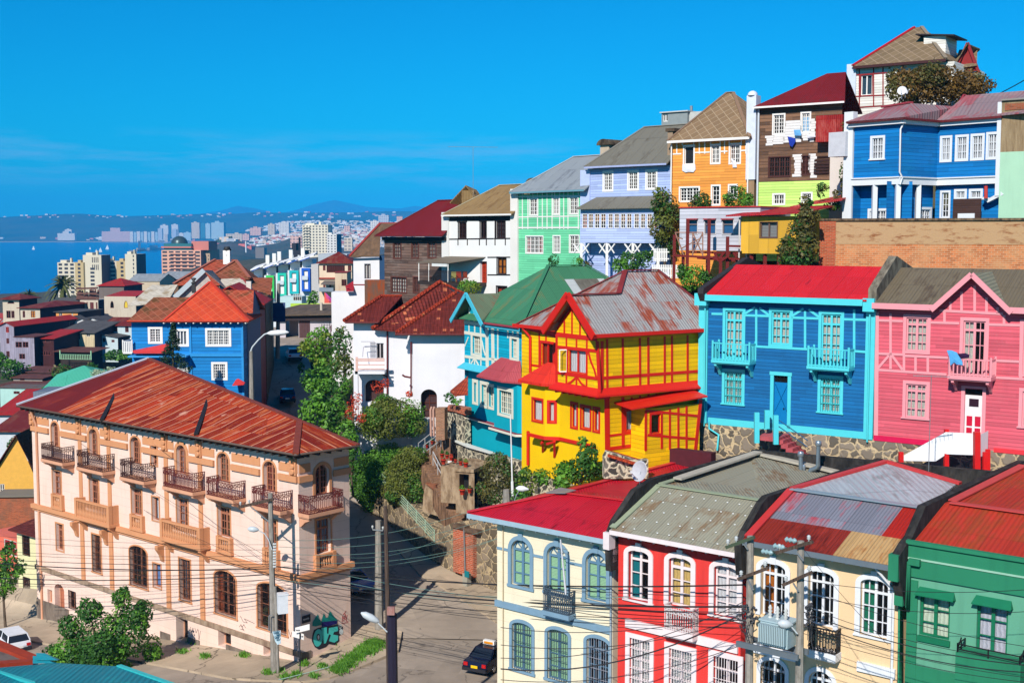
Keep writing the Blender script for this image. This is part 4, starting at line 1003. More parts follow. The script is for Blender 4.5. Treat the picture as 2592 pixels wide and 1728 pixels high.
#yellow house
K=(4.77,68.5,0);cr(1300,660,2.904)
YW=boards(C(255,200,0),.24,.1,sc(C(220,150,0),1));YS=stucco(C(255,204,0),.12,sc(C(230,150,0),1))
FU=Face(K,-55.8);FD=Face(FU.p(0,0,.8),-55.8);SU=Face(K,32.8);SD=Face(SU.p(0,0,.22),32.8)
H=house('yellow_house','bright yellow house with red half-timbering, a steep gable and a rusty sheet roof',FD,-14)
kr=dict(frame=RC,casing=RC,cw=.14,rec=.1,fw=.06,mw=.03)
window(H,FD,205,607,290,770,cols=1,rows=1,leaf=2,curt=plain(C(170,60,20)),inner='half',**kr)
window(H,FU,403,655,533,825,cols=1,rows=1,leaf=2,curt=cloth(C(240,240,240)),**kr)
CW_=cloth(C(245,240,235))
for r_ in((428,1052,464,1222),(500,1075,562,1232),(592,1088,626,1250)):window(H,FD,*r_,cols=1,rows=1,leaf=1,curt=CW_,**kr)
window(H,SD,828,1095,912,1245,cols=1,rows=1,leaf=1,curt=CW_,**kr)
mb=MB();panel(mb,FU,-3.9,0,-8.95,-5.5);mb.poly([FU.p(-3.9,-5.5,0),FU.p(0,-5.5,0),FU.p(-1.93,-3.72,0)])
mb.poly([FU.p(-3.9,-8.95,.8),FU.p(-3.9,-8.95,0),FU.p(-3.9,-5.5,0),FU.p(-3.9,-5.5,.8)])
panel(mb,FD,-8.6,-3.9,-8.95,-5.5);panel(mb,SU,0,9.3,-8.95,-5.5);mb.poly([SU.p(9.3,-8.95,0),SU.p(9.3,-8.95,8),SU.p(9.3,-5.5,8),SU.p(9.3,-5.5,0)])
mb.poly([SU.p(.8,-5.6,0),SU.p(9.3,-5.6,0),SU.p(9.3,-5.6,8),SU.p(.8,-5.6,8)])
mb.poly([FU.p(-3.9,-8.94,0),FU.p(0,-8.94,0),FU.p(0,-8.94,.8),FU.p(-3.9,-8.94,.8)][::-1])
mb.build('upper_wall',YW,H)
mb=MB();panel(mb,FD,-8.6,-.22,-14.5,-8.95);mb.poly([FD.p(-8.6,-14.5,0),FD.p(-8.6,-14.5,7),FD.p(-8.6,-5.5,7),FD.p(-8.6,-5.5,0)][::-1]);mb.build('lower_wall',YS,H)
mb=MB();panel(mb,SD,.8,9.3,-13.2,-8.95);mb.build('side_wall',YW,H)
a=FD.uz(120,1100,-.6)[0];b=FD.uz(232,1100,-.6)[0];c=FD.uz(338,1100)[0];BF=Face(FD.p(0,0,-.6),-55.8);pA,pB=BF.p(b,0),FD.p(c,0);an=math.degrees(math.atan2((pB-pA).y,(pB-pA).x));BA=Face(pA,an);L=(pB-pA).length
window(H,BF,143,1022,210,1175,cols=1,rows=1,leaf=1,curt=CW_,**kr);window(H,BA,262,1040,302,1182,cols=1,rows=1,leaf=1,curt=CW_,**kr)
mb=MB();panel(mb,BF,a,b,-11.9,-8.75);panel(mb,BA,0,L,-11.9,-8.75);mb.poly([BF.p(a,-11.9,0),BF.p(a,-11.9,.6),BF.p(a,-8.7,.6),BF.p(a,-8.7,0)][::-1]);mb.build('bay_wall',YS,H)
mb=MB();lo=[BF.p(a-.1,-11.9,-.12),BF.p(b+.05,-11.9,-.12),FD.p(c+.1,-11.9,-.1),FD.p(c+.1,-11.9,0),FD.p(a-.1,-11.9,0)];mb.slab(lo,.2);mb.fb(FD,c,-1.2,-12.1,-11.9,-.1,.02);mb.build('bay_base',RC,H)
zt=BF.z(170,895,-.3);mb=MB();ev=[BF.p(a-.75,zt,-.35),BF.p(b+.1,zt,-.35),FD.p(c+.35,zt,-.3)];ti=[FD.p(a+1.,zt+1.15,0),FD.p(c-.5,zt+1.15,0)]
mb.poly([ev[0],ev[1],ti[1],ti[0]]);mb.poly([ev[1],ev[2],ti[1]]);mb.poly([ev[0],ti[0],FD.p(a-.7,zt,0)]);mb.slab([ev[0],ev[1],ev[2],FD.p(c+.35,zt,0),FD.p(a-.75,zt,0)],.16);mb.build('bay_roof',corr(C(232,50,30),C(190,40,20),.15,sheet=.6,tone=.08),H)
for x0,x1 in((205,215),(245,300)):
 mb=MB();p0=FD.at(x0,1340,-.5);
 mb.bar(FD.at(x1,1325,-.5),FD.at(x1,1440 if x1>250 else 1400,-.02),.14);mb.bar(FD.at(x1,1330,-.5),FD.at(x0,1345,-.5),.14);mb.build('bracket',RC,H)
mb=MB();mb.tube([FD.at(105,1250,-.12),FD.at(105,1500,-.12)],.1,6);mb.build('drainpipe',RC,H);mb=MB();mb.tube([FD.at(68,495,-.4),FD.at(122,560,-.1),FD.at(122,820,-.1)],.09,6);mb.build('drainpipe',RC,H)
beams(H,FU,[[(318,540),(318,925),.2],[(616,590),(634,965),.26],[(318,540),(616,575),.26],[(318,632),(614,662),.18],[(320,820),(616,865),.18],[(390,560),(390,640)],[(464,565),(464,650)],[(540,575),(540,870)],[(390,820),(390,905)],[(464,850),(464,925)],[(538,860),(538,935)],[(550,665),(570,740),(595,800),(610,855),.14],[(375,440),(375,540)],[(431,350),(431,545)],[(490,430),(490,555)],[(545,520),(545,565)],[(398,905),(425,890),(460,858)],[(470,858),(498,900),(530,925)],[(322,500),(430,350)],[(560,550),(440,350)]],RC,.13)
beams(H,FD,[[(132,765),(312,792)],[(190,520),(190,770)],[(240,525),(240,590)],[(190,590),(270,598)],[(300,600),(300,790),.2],[(60,480),(310,545),.3]],RC,.13)
beams(H,SU,[[(650,590),(650,960),.2],[(686,575),(688,950)],[(801,570),(803,945)],[(927,565),(929,930)],[(989,560),(989,925)],[(1110,555),(1110,920)],[(1163,550),(1163,915)],[(1278,545),(1278,900)],[(640,862),(1388,808),.17]],RC,.14)
beams(H,SD,[[(685,990),(690,1390),.34],[(802,1000),(805,1370),.2],[(867,1000),(867,1065)],[(928,990),(928,1250)],[(990,980),(990,1040)],[(1048,975),(1048,1030)],[(1107,970),(1107,1020)],[(1163,960),(1163,1010)],[(1222,960),(1222,1000)],[(1280,950),(1280,990)],[(700,1285),(960,1250)],[(705,1380),(965,1345),.2],[(867,1265),(867,1360)],[(928,1260),(928,1345)],[(810,1078),(930,1062)]],RC,.13,name='side_timbering')
mb=MB();z0=-8.85
sk=[(FU.p(-4.2,z0,-.35),FU.p(.3,z0,-.35),FU.p(.0,z0+.35,0),FU.p(-3.9,z0+.35,0)),(FU.p(.3,z0,-.35),SU.p(9.2,z0,-.35),SU.p(9.2,z0+.35,0),SU.p(0,z0+.35,0))]
for q in sk:mb.poly(q)
mb.slab([FU.p(-4.2,z0,-.35),FU.p(.3,z0,-.35),FU.p(.3,z0,.8),FU.p(-4.2,z0,.8)],.1);mb.slab([SU.p(-.3,z0-.003,-.38),SU.p(9.2,z0-.003,-.38),SU.p(9.2,z0-.003,.3),SU.p(-.3,z0-.003,.3)],.1);mb.build('skirt_roof',RC,H)
mb=MB()
for k in range(7):mb.fb(FU,-3.8+k*.62,-3.66+k*.62,z0-.25,z0-.1,-.2,.8)
mb.build('joist_ends',RC,H)
Q=SU.p;RUST=corr(C(172,168,166),C(165,66,30),.5,sheet=.95,row=1.5,tone=.12,rib=.2)
E=-5.5;gl=1.97
roof(H,[[Q(-.7,E,-.45),Q(9.5,E,-.45),Q(7.,-2.2,3.45),Q(4.5,-2.2,3.45),Q(2.9,-3.43,gl),Q(-.7,-3.43,gl)]],RUST,.09)
roof(H,[[Q(.35,E,8.9),Q(.35,E,4.4),Q(2.9,-3.43,gl),Q(4.5,-2.2,3.45)],[Q(-.7,E,4.4),Q(.35,E,4.4),Q(2.9,-3.43,gl),Q(-.7,-3.43,gl)],[Q(4.5,-2.2,3.45),Q(7,-2.2,3.45),Q(9.5,E,8.9),Q(.35,E,8.9)],[Q(7,-2.2,3.45),Q(9.5,E,-.45),Q(9.5,E,8.9)]],corr(C(165,160,158),C(160,62,30),.62,sheet=.95,row=1.5,tone=.12,rib=.2),.09,'hip_roof')
mb=MB();mb.bar(Q(-.72,E-.12,-.5),Q(-.72,-3.4,gl),.12,.42);mb.bar(Q(-.72,-3.4,gl),Q(-.72,E-.12,4.45),.12,.42);mb.build('bargeboard',RC,H)
mb=MB();mb.bar(Q(-.7,E-.05,-.47),Q(9.5,E-.05,-.47),.1,.2);mb.bar(FD.p(-8.9,E-.05,-.45),FD.p(-4.4,E-.05,-.45),.1,.2);mb.build('gutter',RC,H)
mb=MB();mb.slab([Q(-.68,E-.15,-.4),Q(9.3,E-.15,-.4),Q(9.3,E-.15,0),Q(-.68,E-.15,0)],.03);mb.slab([FD.p(-8.8,E-.12,-.4),FD.p(-3.9,E-.12,-.4),FD.p(-3.9,E-.12,0),FD.p(-8.8,E-.12,0)],.03);mb.build('soffit',RC,H)
CAP=plain(C(135,45,45),.6,.0,.3)
mb=MB();mb.bar(Q(-.7,-3.38,gl),Q(2.9,-3.38,gl),.3,.06);mb.bar(Q(4.5,-2.14,3.45),Q(7,-2.14,3.45),.3,.06);mb.bar(Q(4.5,-2.14,3.45),Q(2.9,-3.38,gl),.3,.06);mb.bar(Q(4.5,-2.14,3.45),Q(.3,E,8.9),.3,.06);mb.bar(Q(7,-2.14,3.45),Q(9.5,E,-.45),.3,.06);mb.build('ridge_cap',CAP,H)
mb=MB();p0,p1=FU.at(392,700),FU.at(338,700,-.35);up=Vector((0,0,1));z0=FU.z(400,815);z1=FU.z(400,655)
p0.z=p1.z=z0;h_=up*(z1-z0)
for a,b in((p0,p1),(p1,p1+h_),(p1+h_,p0+h_),(p0+h_,p0)):mb.bar(a,b,.06)
sh=mb.build('open_casement',WHITE,H);mb=MB();mb.poly([p0,p1,p1+h_,p0+h_]);mb.build('pane',GL,sh)
AF=Face(SU.p(0,0,-1.1),32.8);a=AF.uz(970,1200)[0];b=AF.uz(1368,1200)[0];zt0=AF.z(970,1085);zt1=AF.z(1375,1015)
window(H,AF,1012,1128,1080,1268,cols=1,rows=1,leaf=1,curt=None,**kr)
mb=MB();panel(mb,AF,a,b,-13.4,min(zt0,zt1)-.02);mb.poly([AF.p(a,-13.4,0),AF.p(a,-13.4,1.3),AF.p(a,zt0,1.3),AF.p(a,zt0,0)][::-1]);mb.build('annex_wall',YW,H)
beams(H,AF,[[(972,1095),(970,1395),.16],[(1375,1020),(1335,1395),.22],[(975,1100),(1365,1140)],[(985,1278),(1345,1308)],[(1088,1110),(1088,1380)],[(1148,1085),(1148,1385)],[(1210,1075),(1210,1388)],[(1270,1065),(1270,1390)]],RC,.14,name='annex_timbering')
mb=MB();mb.slab([AF.p(a-1.2,zt0+.12,-.3),AF.p(b+.3,zt1+.2,-.3),AF.p(b+.3,zt1+.5,1.4),AF.p(a-1.2,zt0+.3,1.4)],.08);mb.build('annex_roof',RC,H)
#turquoise house
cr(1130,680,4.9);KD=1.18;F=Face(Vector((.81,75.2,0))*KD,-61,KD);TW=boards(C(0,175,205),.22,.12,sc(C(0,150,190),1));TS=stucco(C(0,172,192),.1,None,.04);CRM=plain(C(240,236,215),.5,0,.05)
H=house('turquoise_house','turquoise house with cream timber trim, a small gable and a tall green sheet roof',F,-14.2)
kc=dict(frame=CRM,casing=CRM,cw=.22,rec=.18,fw=.05,mw=.035)
window(H,F,325,835,420,1055,cols=2,rows=4,leaf=2,**kc);window(H,F,808,870,880,1105,cols=2,rows=4,leaf=2,**kc)
mb=MB();panel(mb,F,-8.15,0,-8.75,-5.6);mb.poly([F.p(-8.15,-5.6,0),F.p(-4.9,-5.6,0),F.p(-6.5,-4.2,0)]);mb.poly([F.p(-8.15,-14.3,0),F.p(-8.15,-14.3,7.5),F.p(-8.15,-5.6,7.5),F.p(-8.15,-5.6,0)][::-1]);mb.build('upper_wall',TW,H)
beams(H,F,[[(222,660),(480,700),.22],[(225,790),(480,830),.2],[(225,1085),(500,1125),.18],[(286,470),(286,660)],[(348,520),(348,670)],[(282,660),(282,790)],[(353,670),(353,800)],[(426,700),(426,820)],[(234,960),(275,850),.1],[(440,890),(465,1010),(487,1080),.12],[(290,1100),(290,1215)],[(430,1115),(430,1240)],[(352,1110),(352,1220)],[(300,1195),(345,1120)],[(360,1120),(415,1225)],[(503,720),(510,1250),.38],[(575,720),(582,1220),.36],[(640,725),(640,1210)],[(765,720),(765,860)],[(825,725),(825,850)],[(888,725),(888,1130),.2],[(520,1118),(740,1135),.16]],CRM,.12)
cr(850,950,3.92);F2=Face(F.p(0,0,.25),-61,KD)
for r_ in((1372,70,1398,262),(1448,92,1500,295),(1520,115,1560,310)):window(H,F2,*r_,cols=2 if r_[0]==1448 else 1,rows=4,leaf=2 if r_[0]==1448 else 1,**kc)
b0,b1=F.uz(1570,300,-.35)[0],F.uz(1800,300,-.35)[0];F3=Face(F.p(0,0,-.35),-61,KD)
window(H,F3,1622,155,1745,385,cols=3,rows=4,leaf=2,**kc)
mb=MB();panel(mb,F2,-8.1,0,-14.3,-8.75);panel(mb,F3,b0,b1,-12.1,-8.9);mb.poly([F3.p(b0,-12.1,0),F3.p(b0,-12.1,.6),F3.p(b0,-8.9,.6),F3.p(b0,-8.9,0)][::-1])
p=[F3.p(b1,-12.1,0),F2.p(b1+.7,-12.1,0),F2.p(b1+.7,-8.9,0),F3.p(b1,-8.9,0)];mb.poly(p);mb.build('lower_wall',TS,H)
MAR=plain(C(165,60,72),.55,0,.15)
mb=MB();mb.slab([F2.p(-8.3,-12.05,-.55),F2.p(b0,-12.05,-.55),F2.p(b0,-12.05,0),F2.p(-8.3,-12.05,0)],.06,0,1);mb.slab([F3.p(b0-.2,-12.12,-.3),F3.p(b1+.3,-12.12,-.3),F2.p(b1+.9,-12.12,0),F2.p(b0-.2,-12.12,0)],.16,0,1);mb.build('ledge',[MAR,CRM],H)
cr(1130,680,4.9);LB=plain(C(80,200,222),.5)
mb=MB();mb.slab([F.p(-8.4,-8.8,-.45),F.p(-4.3,-8.8,-.45),F.p(-4.5,-8.45,0),F.p(-8.15,-8.45,0)],.06,0);mb.build('skirt_roof',LB,H)
mb=MB();zt=-8.95;ev=[F.p(-4.6,zt,-.95),F.p(-1.3,zt,-.95),F.p(.1,zt,-.3)];ti=[F.p(-3.1,zt+1.25,0),F.p(-.6,zt+1.25,0)]
mb.poly([ev[0],ev[1],ti[1],ti[0]]);mb.poly([ev[1],ev[2],ti[1]]);mb.poly([ev[0],ti[0],F.p(-4.6,zt,0)]);mb.slab([*ev,F.p(.1,zt,.2),F.p(-4.6,zt,.2)],.12);mb.build('bay_roof',corr(C(190,78,85),C(150,60,60),.2,sheet=.6,tone=.08),H)
GR=corr(C(70,135,98),C(120,125,80),.25,sheet=.9,row=3.5,tone=.08,rib=.16);P=F.p
GR2=corr(C(112,128,100),C(150,62,38),.45,sheet=.8,row=6,tone=.12)
roof(H,[[P(-9.1,-5.5,-.45),P(.25,-5.5,-.45),P(-4.4,-2.08,4.2)],[P(.25,-5.5,-.45),P(.25,-5.5,11.5),P(-4.4,-2.08,7.1),P(-4.4,-2.08,4.2)],[P(-4.4,-2.08,4.2),P(-4.4,-2.08,7.1),P(-9.1,-5.5,11.5),P(-9.1,-5.5,-.45)]],GR,.08)
roof(H,[[P(-4.3,-5.5,-.75),P(-4.7,-5.5,.0),P(-6.4,-3.86,2.1),P(-6.4,-3.86,-.75)],[P(-8.5,-5.6,-.75),P(-6.4,-3.86,-.75),P(-6.4,-3.86,2.1),P(-8.5,-5.6,.3)]],GR2,.07,'gable_roof')
mb=MB();mb.bar(P(-8.65,-5.75,-.78),P(-6.4,-3.86,-.78),.1,.34);mb.bar(P(-6.4,-3.86,-.78),P(-4.15,-5.75,-.78),.1,.34);mb.build('bargeboard',LB,H)
mb=MB();mb.bar(P(-4.4,-2.02,4.2),P(-4.4,-2.02,7.1),.28,.06);mb.bar(P(-4.4,-2.02,4.2),P(.25,-5.45,-.45),.28,.06);mb.bar(P(-4.4,-2.02,7.1),P(.25,-5.45,11.5),.28,.06);mb.build('ridge_cap',plain(C(60,125,90),.55),H)
mb=MB();q=[P(-3.1,0,6.2),P(-1.6,0,6.2),P(-1.6,0,7.9),P(-3.1,0,7.9)]
def gz_(p,up=.06):u=(p-F.O).dot(F.u)/KD;return Vector((p.x,p.y,(-2.08-(u+4.4)*.7355+up)*KD))
mb.slab([gz_(P(-3.2,0,4.7)),gz_(P(-.2,0,4.7)),gz_(P(-.2,0,5.4)),gz_(P(-3.2,0,5.4))],.03,1);mb.slab([gz_(P(-3.2,0,5.4)),gz_(P(-.2,0,5.4)),gz_(P(-.2,0,7.2)),gz_(P(-3.2,0,7.2))],.03,0);mb.slab([gz_(P(-3.2,0,7.2)),gz_(P(-.2,0,7.2)),gz_(P(-.2,0,7.7)),gz_(P(-3.2,0,7.7))],.03,1);mb.build('roof_patch',[grime(C(130,128,118),C(100,95,85)),corr(C(200,205,205),tone=.05)],H)
mb=MB();mb.tube([P(-4.3,-5.62,-.55),P(.1,-5.62,-.55)],.09,6);mb.build('gutter',MAR,H);fascia(H,F,-4.5,.1,-5.66,.2,-.45,LB)
mb=MB();mb.fb(F,-.12,.14,-14.2,-5.5,-.15,.3);mb.build('party_pilaster',plain(C(70,200,222),.5),H)
mb=MB();mb.fb(F,-8.1,-6,-15.6,-14.2,-.2,7);mb.fb(F,-6,.3,-18,-14.2,-.2,7);mb.build('foundation',STONEW,H)
#white house with clay tile roof
cr(800,640,3.92);W=Face((0,88*KD,0),0,KD);F=Face(W.p(0,0),0,KD);F1=Face(W.p(0,0,-1.),0,KD)
WS=stucco(C(245,242,246),.12,sc(C(200,195,200),1));TILE=claytile(C(125,46,38),C(215,120,80));RT=claytile(C(185,66,38),C(225,140,90))
H=house('white_tiled_house','white rendered house with a clay tile hip roof and dark arched doorways',F,-13,-11.2)
DKR=plain((.05,.02,.02,1),.6)
window(H,F,600,895,672,1050,cols=1,rows=1,leaf=2,frame=plain(C(190,180,180)),cw=0,rec=.15)
window(H,F,480,1258,672,1480,cols=1,rows=1,leaf=1,frame=WS,cw=0,rec=.5,arch=.55,name='archway',glaz=DKR,fw=.02)
window(H,F1,1040,1352,1200,1640,cols=2,rows=4,leaf=1,frame=plain(C(110,50,25)),cw=0,rec=.6,arch=.5,name='arched_door',glaz=DKR,fw=.05)
mb=MB();boxwalls(mb,F,-11.2,-6.9,-19,-6.3,6);boxwalls(mb,F1,F1.uz(955,1000)[0],-2.6,-17,-6.9,7);mb.build('wall',WS,H)
P=F.p
roof(H,[[P(-11.8,-6.1,-.6),P(-9.3,-6.1,-.6),P(-8.,-4.5,2.4),P(-9.45,-4.5,2.4)],[P(-9.8,-6.62,-.65),P(-7.7,-6.8,-.65),P(-4.1,-4.3,3.),P(-5.25,-3.52,3.2)],[P(-8.1,-6.85,-1.7),P(-2.4,-6.85,-1.7),P(-2.4,-4.35,3.),P(-4.1,-4.3,3.)],[P(-9.8,-6.62,-.65),P(-5.25,-3.52,3.2),P(-9.2,-6.1,7)],[P(-5.25,-3.52,3.2),P(-4.1,-4.3,3.),P(-2.4,-4.35,3.),P(-2.4,-6,7),P(-9.2,-6.1,7)],[P(-11.8,-6.1,-.6),P(-9.45,-4.5,2.4),P(-8,-4.5,2.4),P(-8,-6,6),P(-11.8,-6.1,6)]],TILE,.1)
mb=MB()
def cap(a,b,r=.14):
 a,b=Vector(a),Vector(b);n=int((b-a).length/.42)
 for k in range(n):p=a+(b-a)*k/n;q=a+(b-a)*(k+1.12)/n;mb.tube([p,q],[r*1.12,r*.86],7,sm=False)
cap(P(-9.8,-6.6,-.65),P(-5.25,-3.48,3.2),.19);cap(P(-8.0,-6.8,-1.6),P(-4.1,-4.25,3.),.17);cap(P(-11.8,-6.05,-.6),P(-9.45,-4.45,2.4),.15);cap(P(-9.45,-4.45,2.4),P(-8.,-4.45,2.4),.1);cap(P(-5.25,-3.48,3.2),P(-2.4,-4.9,3.6),.12);mb.build('ridge_tiles',RT,H)
BP=plain(C(110,40,38),.5)
mb=MB();mb.tube([P(-11.7,-6.2,-.66),P(-9.4,-6.2,-.66)],.07,6);mb.build('gutter',BP,H);mb=MB();mb.tube([F1.p(-8.1,-6.95,-.75),F1.p(-2.5,-6.95,-.75)],.08,6);mb.build('gutter',BP,H)
for x,y0,y1,ff in((707,770,1400,F),(943,880,1420,F1)):pipe(H,[ff.at(x,y0,-.1),ff.at(x,y1,-.1)],.07,BP)
for pts in(((707,1230),(680,1215),(665,1200)),((935,1235),(880,1225),(856,1208))):pipe(H,[F.at(a,b,-.12 if a<800 else-1.1)for a,b in pts],.08,BP,'branch_pipe')
a,b=F.uz(415,1100,-1.2)[0],F.uz(680,1100,-1.2)[0];z0,z1=F.z(540,1172,-1.2),F.z(540,1060,-1.2)
mb=MB();mb.fb(F,a-.2,b,z0-.2,z0,-1.3,0);bal=mb.build('balcony',WS,H);mb=MB();PKR=plain(C(235,190,175),.6)
for k in(0,.28,.56):mb.fb(F,a,b,z0+.12+k,z0+.2+k,-1.28,-1.22)
mb.fb(F,a-.15,a+.02,z0,z1+.2,-1.3,-1.2);mb.fb(F,a-.15,b,z1,z1+.1,-1.32,-1.18);mb.build('railing',PKR,bal)
mb=MB();mb.fb(F,a-.3,a,-13,z0,-1.3,-1.);mb.fb(F,a-.35,a+.1,F.z(400,1400),F.z(400,1385),-1.35,-.9);mb.build('column',WS,H)
mb=MB();q=F.uz(455,875)[0];
for i in range(12):mb.fb(F,F.uz(535,900)[0],F.uz(590,900)[0],F.z(500,890+i*13),F.z(500,890+i*13)+.02,-.06,-.04)
mb.fb(F,q,F.uz(590,880)[0],F.z(500,876),F.z(500,876)+.03,-.5,-.46);mb.bar(F.at(470,935,-.5),F.at(462,1030,-.9),.04);mb.bar(F.at(470,935,-.5),F.at(560,930,-.5),.03);mb.build('drying_rack',plain(C(150,140,145)),H)
#upper row along the hill
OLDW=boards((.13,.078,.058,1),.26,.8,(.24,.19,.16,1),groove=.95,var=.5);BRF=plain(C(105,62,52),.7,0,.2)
def chain(O,ang):return Face(O,ang)
F=chain((-12.83,124.,0),-48);cr(960,440,4.9)
H=house('weathered_house','weathered dark brown board house under a deep red hip roof',F,-8)
kb=dict(frame=BRF,casing=BRF,cw=.12,curt=cloth(C(215,210,200)),rec=.1,fw=.06)
for r_ in((178,860,268,1045),(405,855,485,1040),(608,850,700,1040),(150,1285,335,1470),(425,1285,492,1470),(620,1285,705,1470)):
 window(H,F,*r_,cols=2,rows=4,leaf=3 if r_[2]-r_[0]>150 else 2,**kb)
mb=MB();boxwalls(mb,F,.3,10.2,-9,-.35,9);mb.build('wall',OLDW,H)
hiproof(H,F,-.2,10.3,-.12,-.7,3.85,3.28,4.,corr(C(122,28,32),C(105,48,38),.12,sheet=1.2,row=3.5,tone=.08,seam=.3),capm=plain(C(120,35,35)))
mb=MB();mb.slab([F.p(8.9,2.9,3.2),F.p(9.9,2.9,3.2),F.p(10.2,1.9,2.1),F.p(8.8,1.9,2.1)],.04);mb.build('roof_patch',plain(C(190,100,70),.8),H)
hband(H,F,.3,10.2,-.62,-.3,.3,plain((.015,.012,.012,1)),'eave_board');gutter(H,[F.p(-.2,-.2,-.75),F.p(10.2,-.2,-.75)],.08,plain(C(110,40,40)))
F=chain((-6.3,116.75,0),-48)
H=house('white_timbered_house','white plastered house with thin black timbering, brown sheet roof and a covered terrace',F,-8)
BK=plain((.02,.013,.012,1),.6);kt=dict(frame=plain(C(55,32,30),.6),casing=BK,cw=.1,rec=.12,fw=.07)
window(H,F,985,600,1075,795,cols=3,rows=4,**kt);window(H,F,1255,590,1325,795,cols=1,rows=1,**kt);window(H,F,1452,585,1560,795,cols=2,rows=4,glaz=plain((.03,.03,.035,1),.5),**kt)
window(H,F,1465,1040,1570,1240,cols=1,rows=2,curt=plain(C(205,120,30)),**kt);window(H,F,1458,1400,1580,1560,cols=1,rows=1,curt=plain(C(190,60,20)),**kt)
window(H,F,1250,1085,1335,1350,cols=2,rows=4,frame=plain(C(190,60,25)),cw=0,rec=.3,name='terrace_door',glaz=plain(C(170,50,20)))
mb=MB();boxwalls(mb,F,.05,9.95,-9,1.6,9.);mb.build('wall',stucco(C(248,246,242),.06,sc(C(200,190,170),1)),H)
mb=MB();mb.fb(F,-.3,.75,-9,2.,-.1,.6);mb.build('party_pilaster',stucco(C(240,236,230),.2),H);mb=MB();mb.fb(F,9.35,10.3,-9,3.9,-.15,.6);mb.build('party_pilaster',stucco(C(246,240,232),.1),H)
beams(H,F,[[(865,578),(1420,578)],[(1425,578),(1640,572)],[(865,810),(1420,803)],[(1425,803),(1640,800)],[(865,520),(865,900),.08],[(970,520),(970,600)],[(1086,520),(1086,600)],[(1242,520),(1242,590)],[(1325,520),(1325,590)],[(1438,515),(1438,885)],[(1560,515),(1560,590)],[(978,805),(978,885)],[(1094,805),(1094,885)],[(1244,800),(1244,885)],[(1330,800),(1330,885)],[(1565,800),(1565,885)],[(1345,1035),(1640,1033)],[(1345,1252),(1645,1252)]],BK,.1)
hband(H,F,.8,9.3,1.25,1.55,.03,BK,'eave_board')
TAN=corr(C(158,128,84),C(130,98,60),.3,sheet=1.,row=3.2,tone=.1,seam=.35)
hiproof(H,F,.2,10.,1.75,-.55,3.2,4.5,4.,TAN,capm=plain(C(190,180,150)));fascia(H,F,.2,9.9,1.75,.14,-.52,WHITE)
mb=MB();c=F.at(1125,260,3.);mb.slab([c+Vector((-1.9,0,-.7)),c+Vector((-.4,0,.9)),c+Vector((.6,1,.5)),c+Vector((-.6,1,-.9))],.12);mb.slab([c+Vector((-.4,0,.9)),c+Vector((.6,-.3,-.3)),c+Vector((1.2,1,-.3)),c+Vector((.6,1,.5))],.12);mb.cb(c+Vector((-.2,.5,-1.2)),1.2,1,1.6);mb.build('roof_vent_house',TAN,H)
mb=MB();q=[F.p(-1.3,0,-2.2),F.p(3.2,0,-2.2),F.p(5.9,0,0),F.p(.4,0,0)];za=F.z(900,1105,-2.2);zb_=F.z(1300,1030);mb.slab([Vector((p.x,p.y,z))for p,z in zip(q,(za,za,zb_,zb_))],.06);cv=mb.build('awning',plain(C(120,108,92),.7),H)
mb=MB();z0=F.z(1000,1350,-2.);mb.ob(F.p(-1.3,z0-.3,-2.2),F.u*7.3,F.n*2.2,Vector((0,0,.3)));ter=mb.build('terrace',plain(C(60,50,45)),H)
mb=MB();rail_iron(mb,[F.p(-1.2,z0,-2.1),F.p(5.8,z0,-2.1)],1.0,.14,scroll=False);mb.build('railing',BK,ter)
for uu in(-1.2,.3,3.1):mb=MB();mb.bar(F.p(uu,z0,-2.1),F.p(uu,za,-2.1),.07);mb.build('post',WHITE,ter)
mb=MB();mb.fb(F,.8,3.,za-.35,za-.06,-2.15,-2.1);mb.build('awning_valance',plain(C(235,235,230)),cv)
for i,(x,c_)in enumerate(((920,C(170,165,90)),(985,C(190,60,30)),(1065,C(200,70,30)))):
 p=F.at(x,1350,-1.5);t_=thing('terrace_chair',('yellow-green chair at the left on the white house terrace','red-orange chair in the middle of the white house terrace','orange chair nearest the door on the white house terrace')[i],'chair',p,20*i,'chairs on the terrace')
 m_=plain(c_);mb=MB();mb.cb(p+Vector((0,0,.42)),.48,.48,.06,20*i);mb.build('seat',m_,t_);mb=MB();mb.cb(p+Vector((0,.2,.48)),.46,.05,.5,20*i);mb.build('backrest',m_,t_)
 for a_,b_ in((-.2,-.2),(.2,-.2),(-.2,.2),(.2,.2)):mb=MB();mb.cb(p+Vector((a_,b_,0)),.05,.05,.43,20*i);mb.build('leg',m_,t_)
antenna('roof_antenna','tall thin television antenna on the brown roof of the white timbered house',F.at(1165,290,2.6),4.7,10,8,4.6)
F=chain((.41,109.3,0),-48);cr(1250,380,3.92)
H=house('mint_house','mint green board house with white battens and a grey metal roof',F,-8)
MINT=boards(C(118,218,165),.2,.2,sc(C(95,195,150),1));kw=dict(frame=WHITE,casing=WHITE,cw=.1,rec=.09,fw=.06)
for(x0,y0,x1,y1),cu in(((358,485,435,643),None),((590,478,645,636),None),((755,472,832,632),None),((322,858,485,1020),cloth(C(215,20,40))),((592,855,655,1015),None),((755,850,842,1012),None)):
 window(H,F,x0,y0,x1,y1,cols=2,rows=4,leaf=4 if x1-x0>120 else 2,curt=cu or cloth(C(90,80,80)),inner='sides',**kw)
mb=MB();boxwalls(mb,F,.15,8.6,-9,3.4,9);mb.build('wall',MINT,H)
seg=[[(245,462),(905,452),.09],[(245,665),(845,655),.09],[(245,770),(850,768),.12]]
for x in(285,340,390,435,483,530,580,605,655,695,738,790,840,888):seg.append([(x,410),(x,475 if x in(390,605,790)else(785 if x<850 else 460)),.09])
beams(H,F,seg,WHITE,.1)
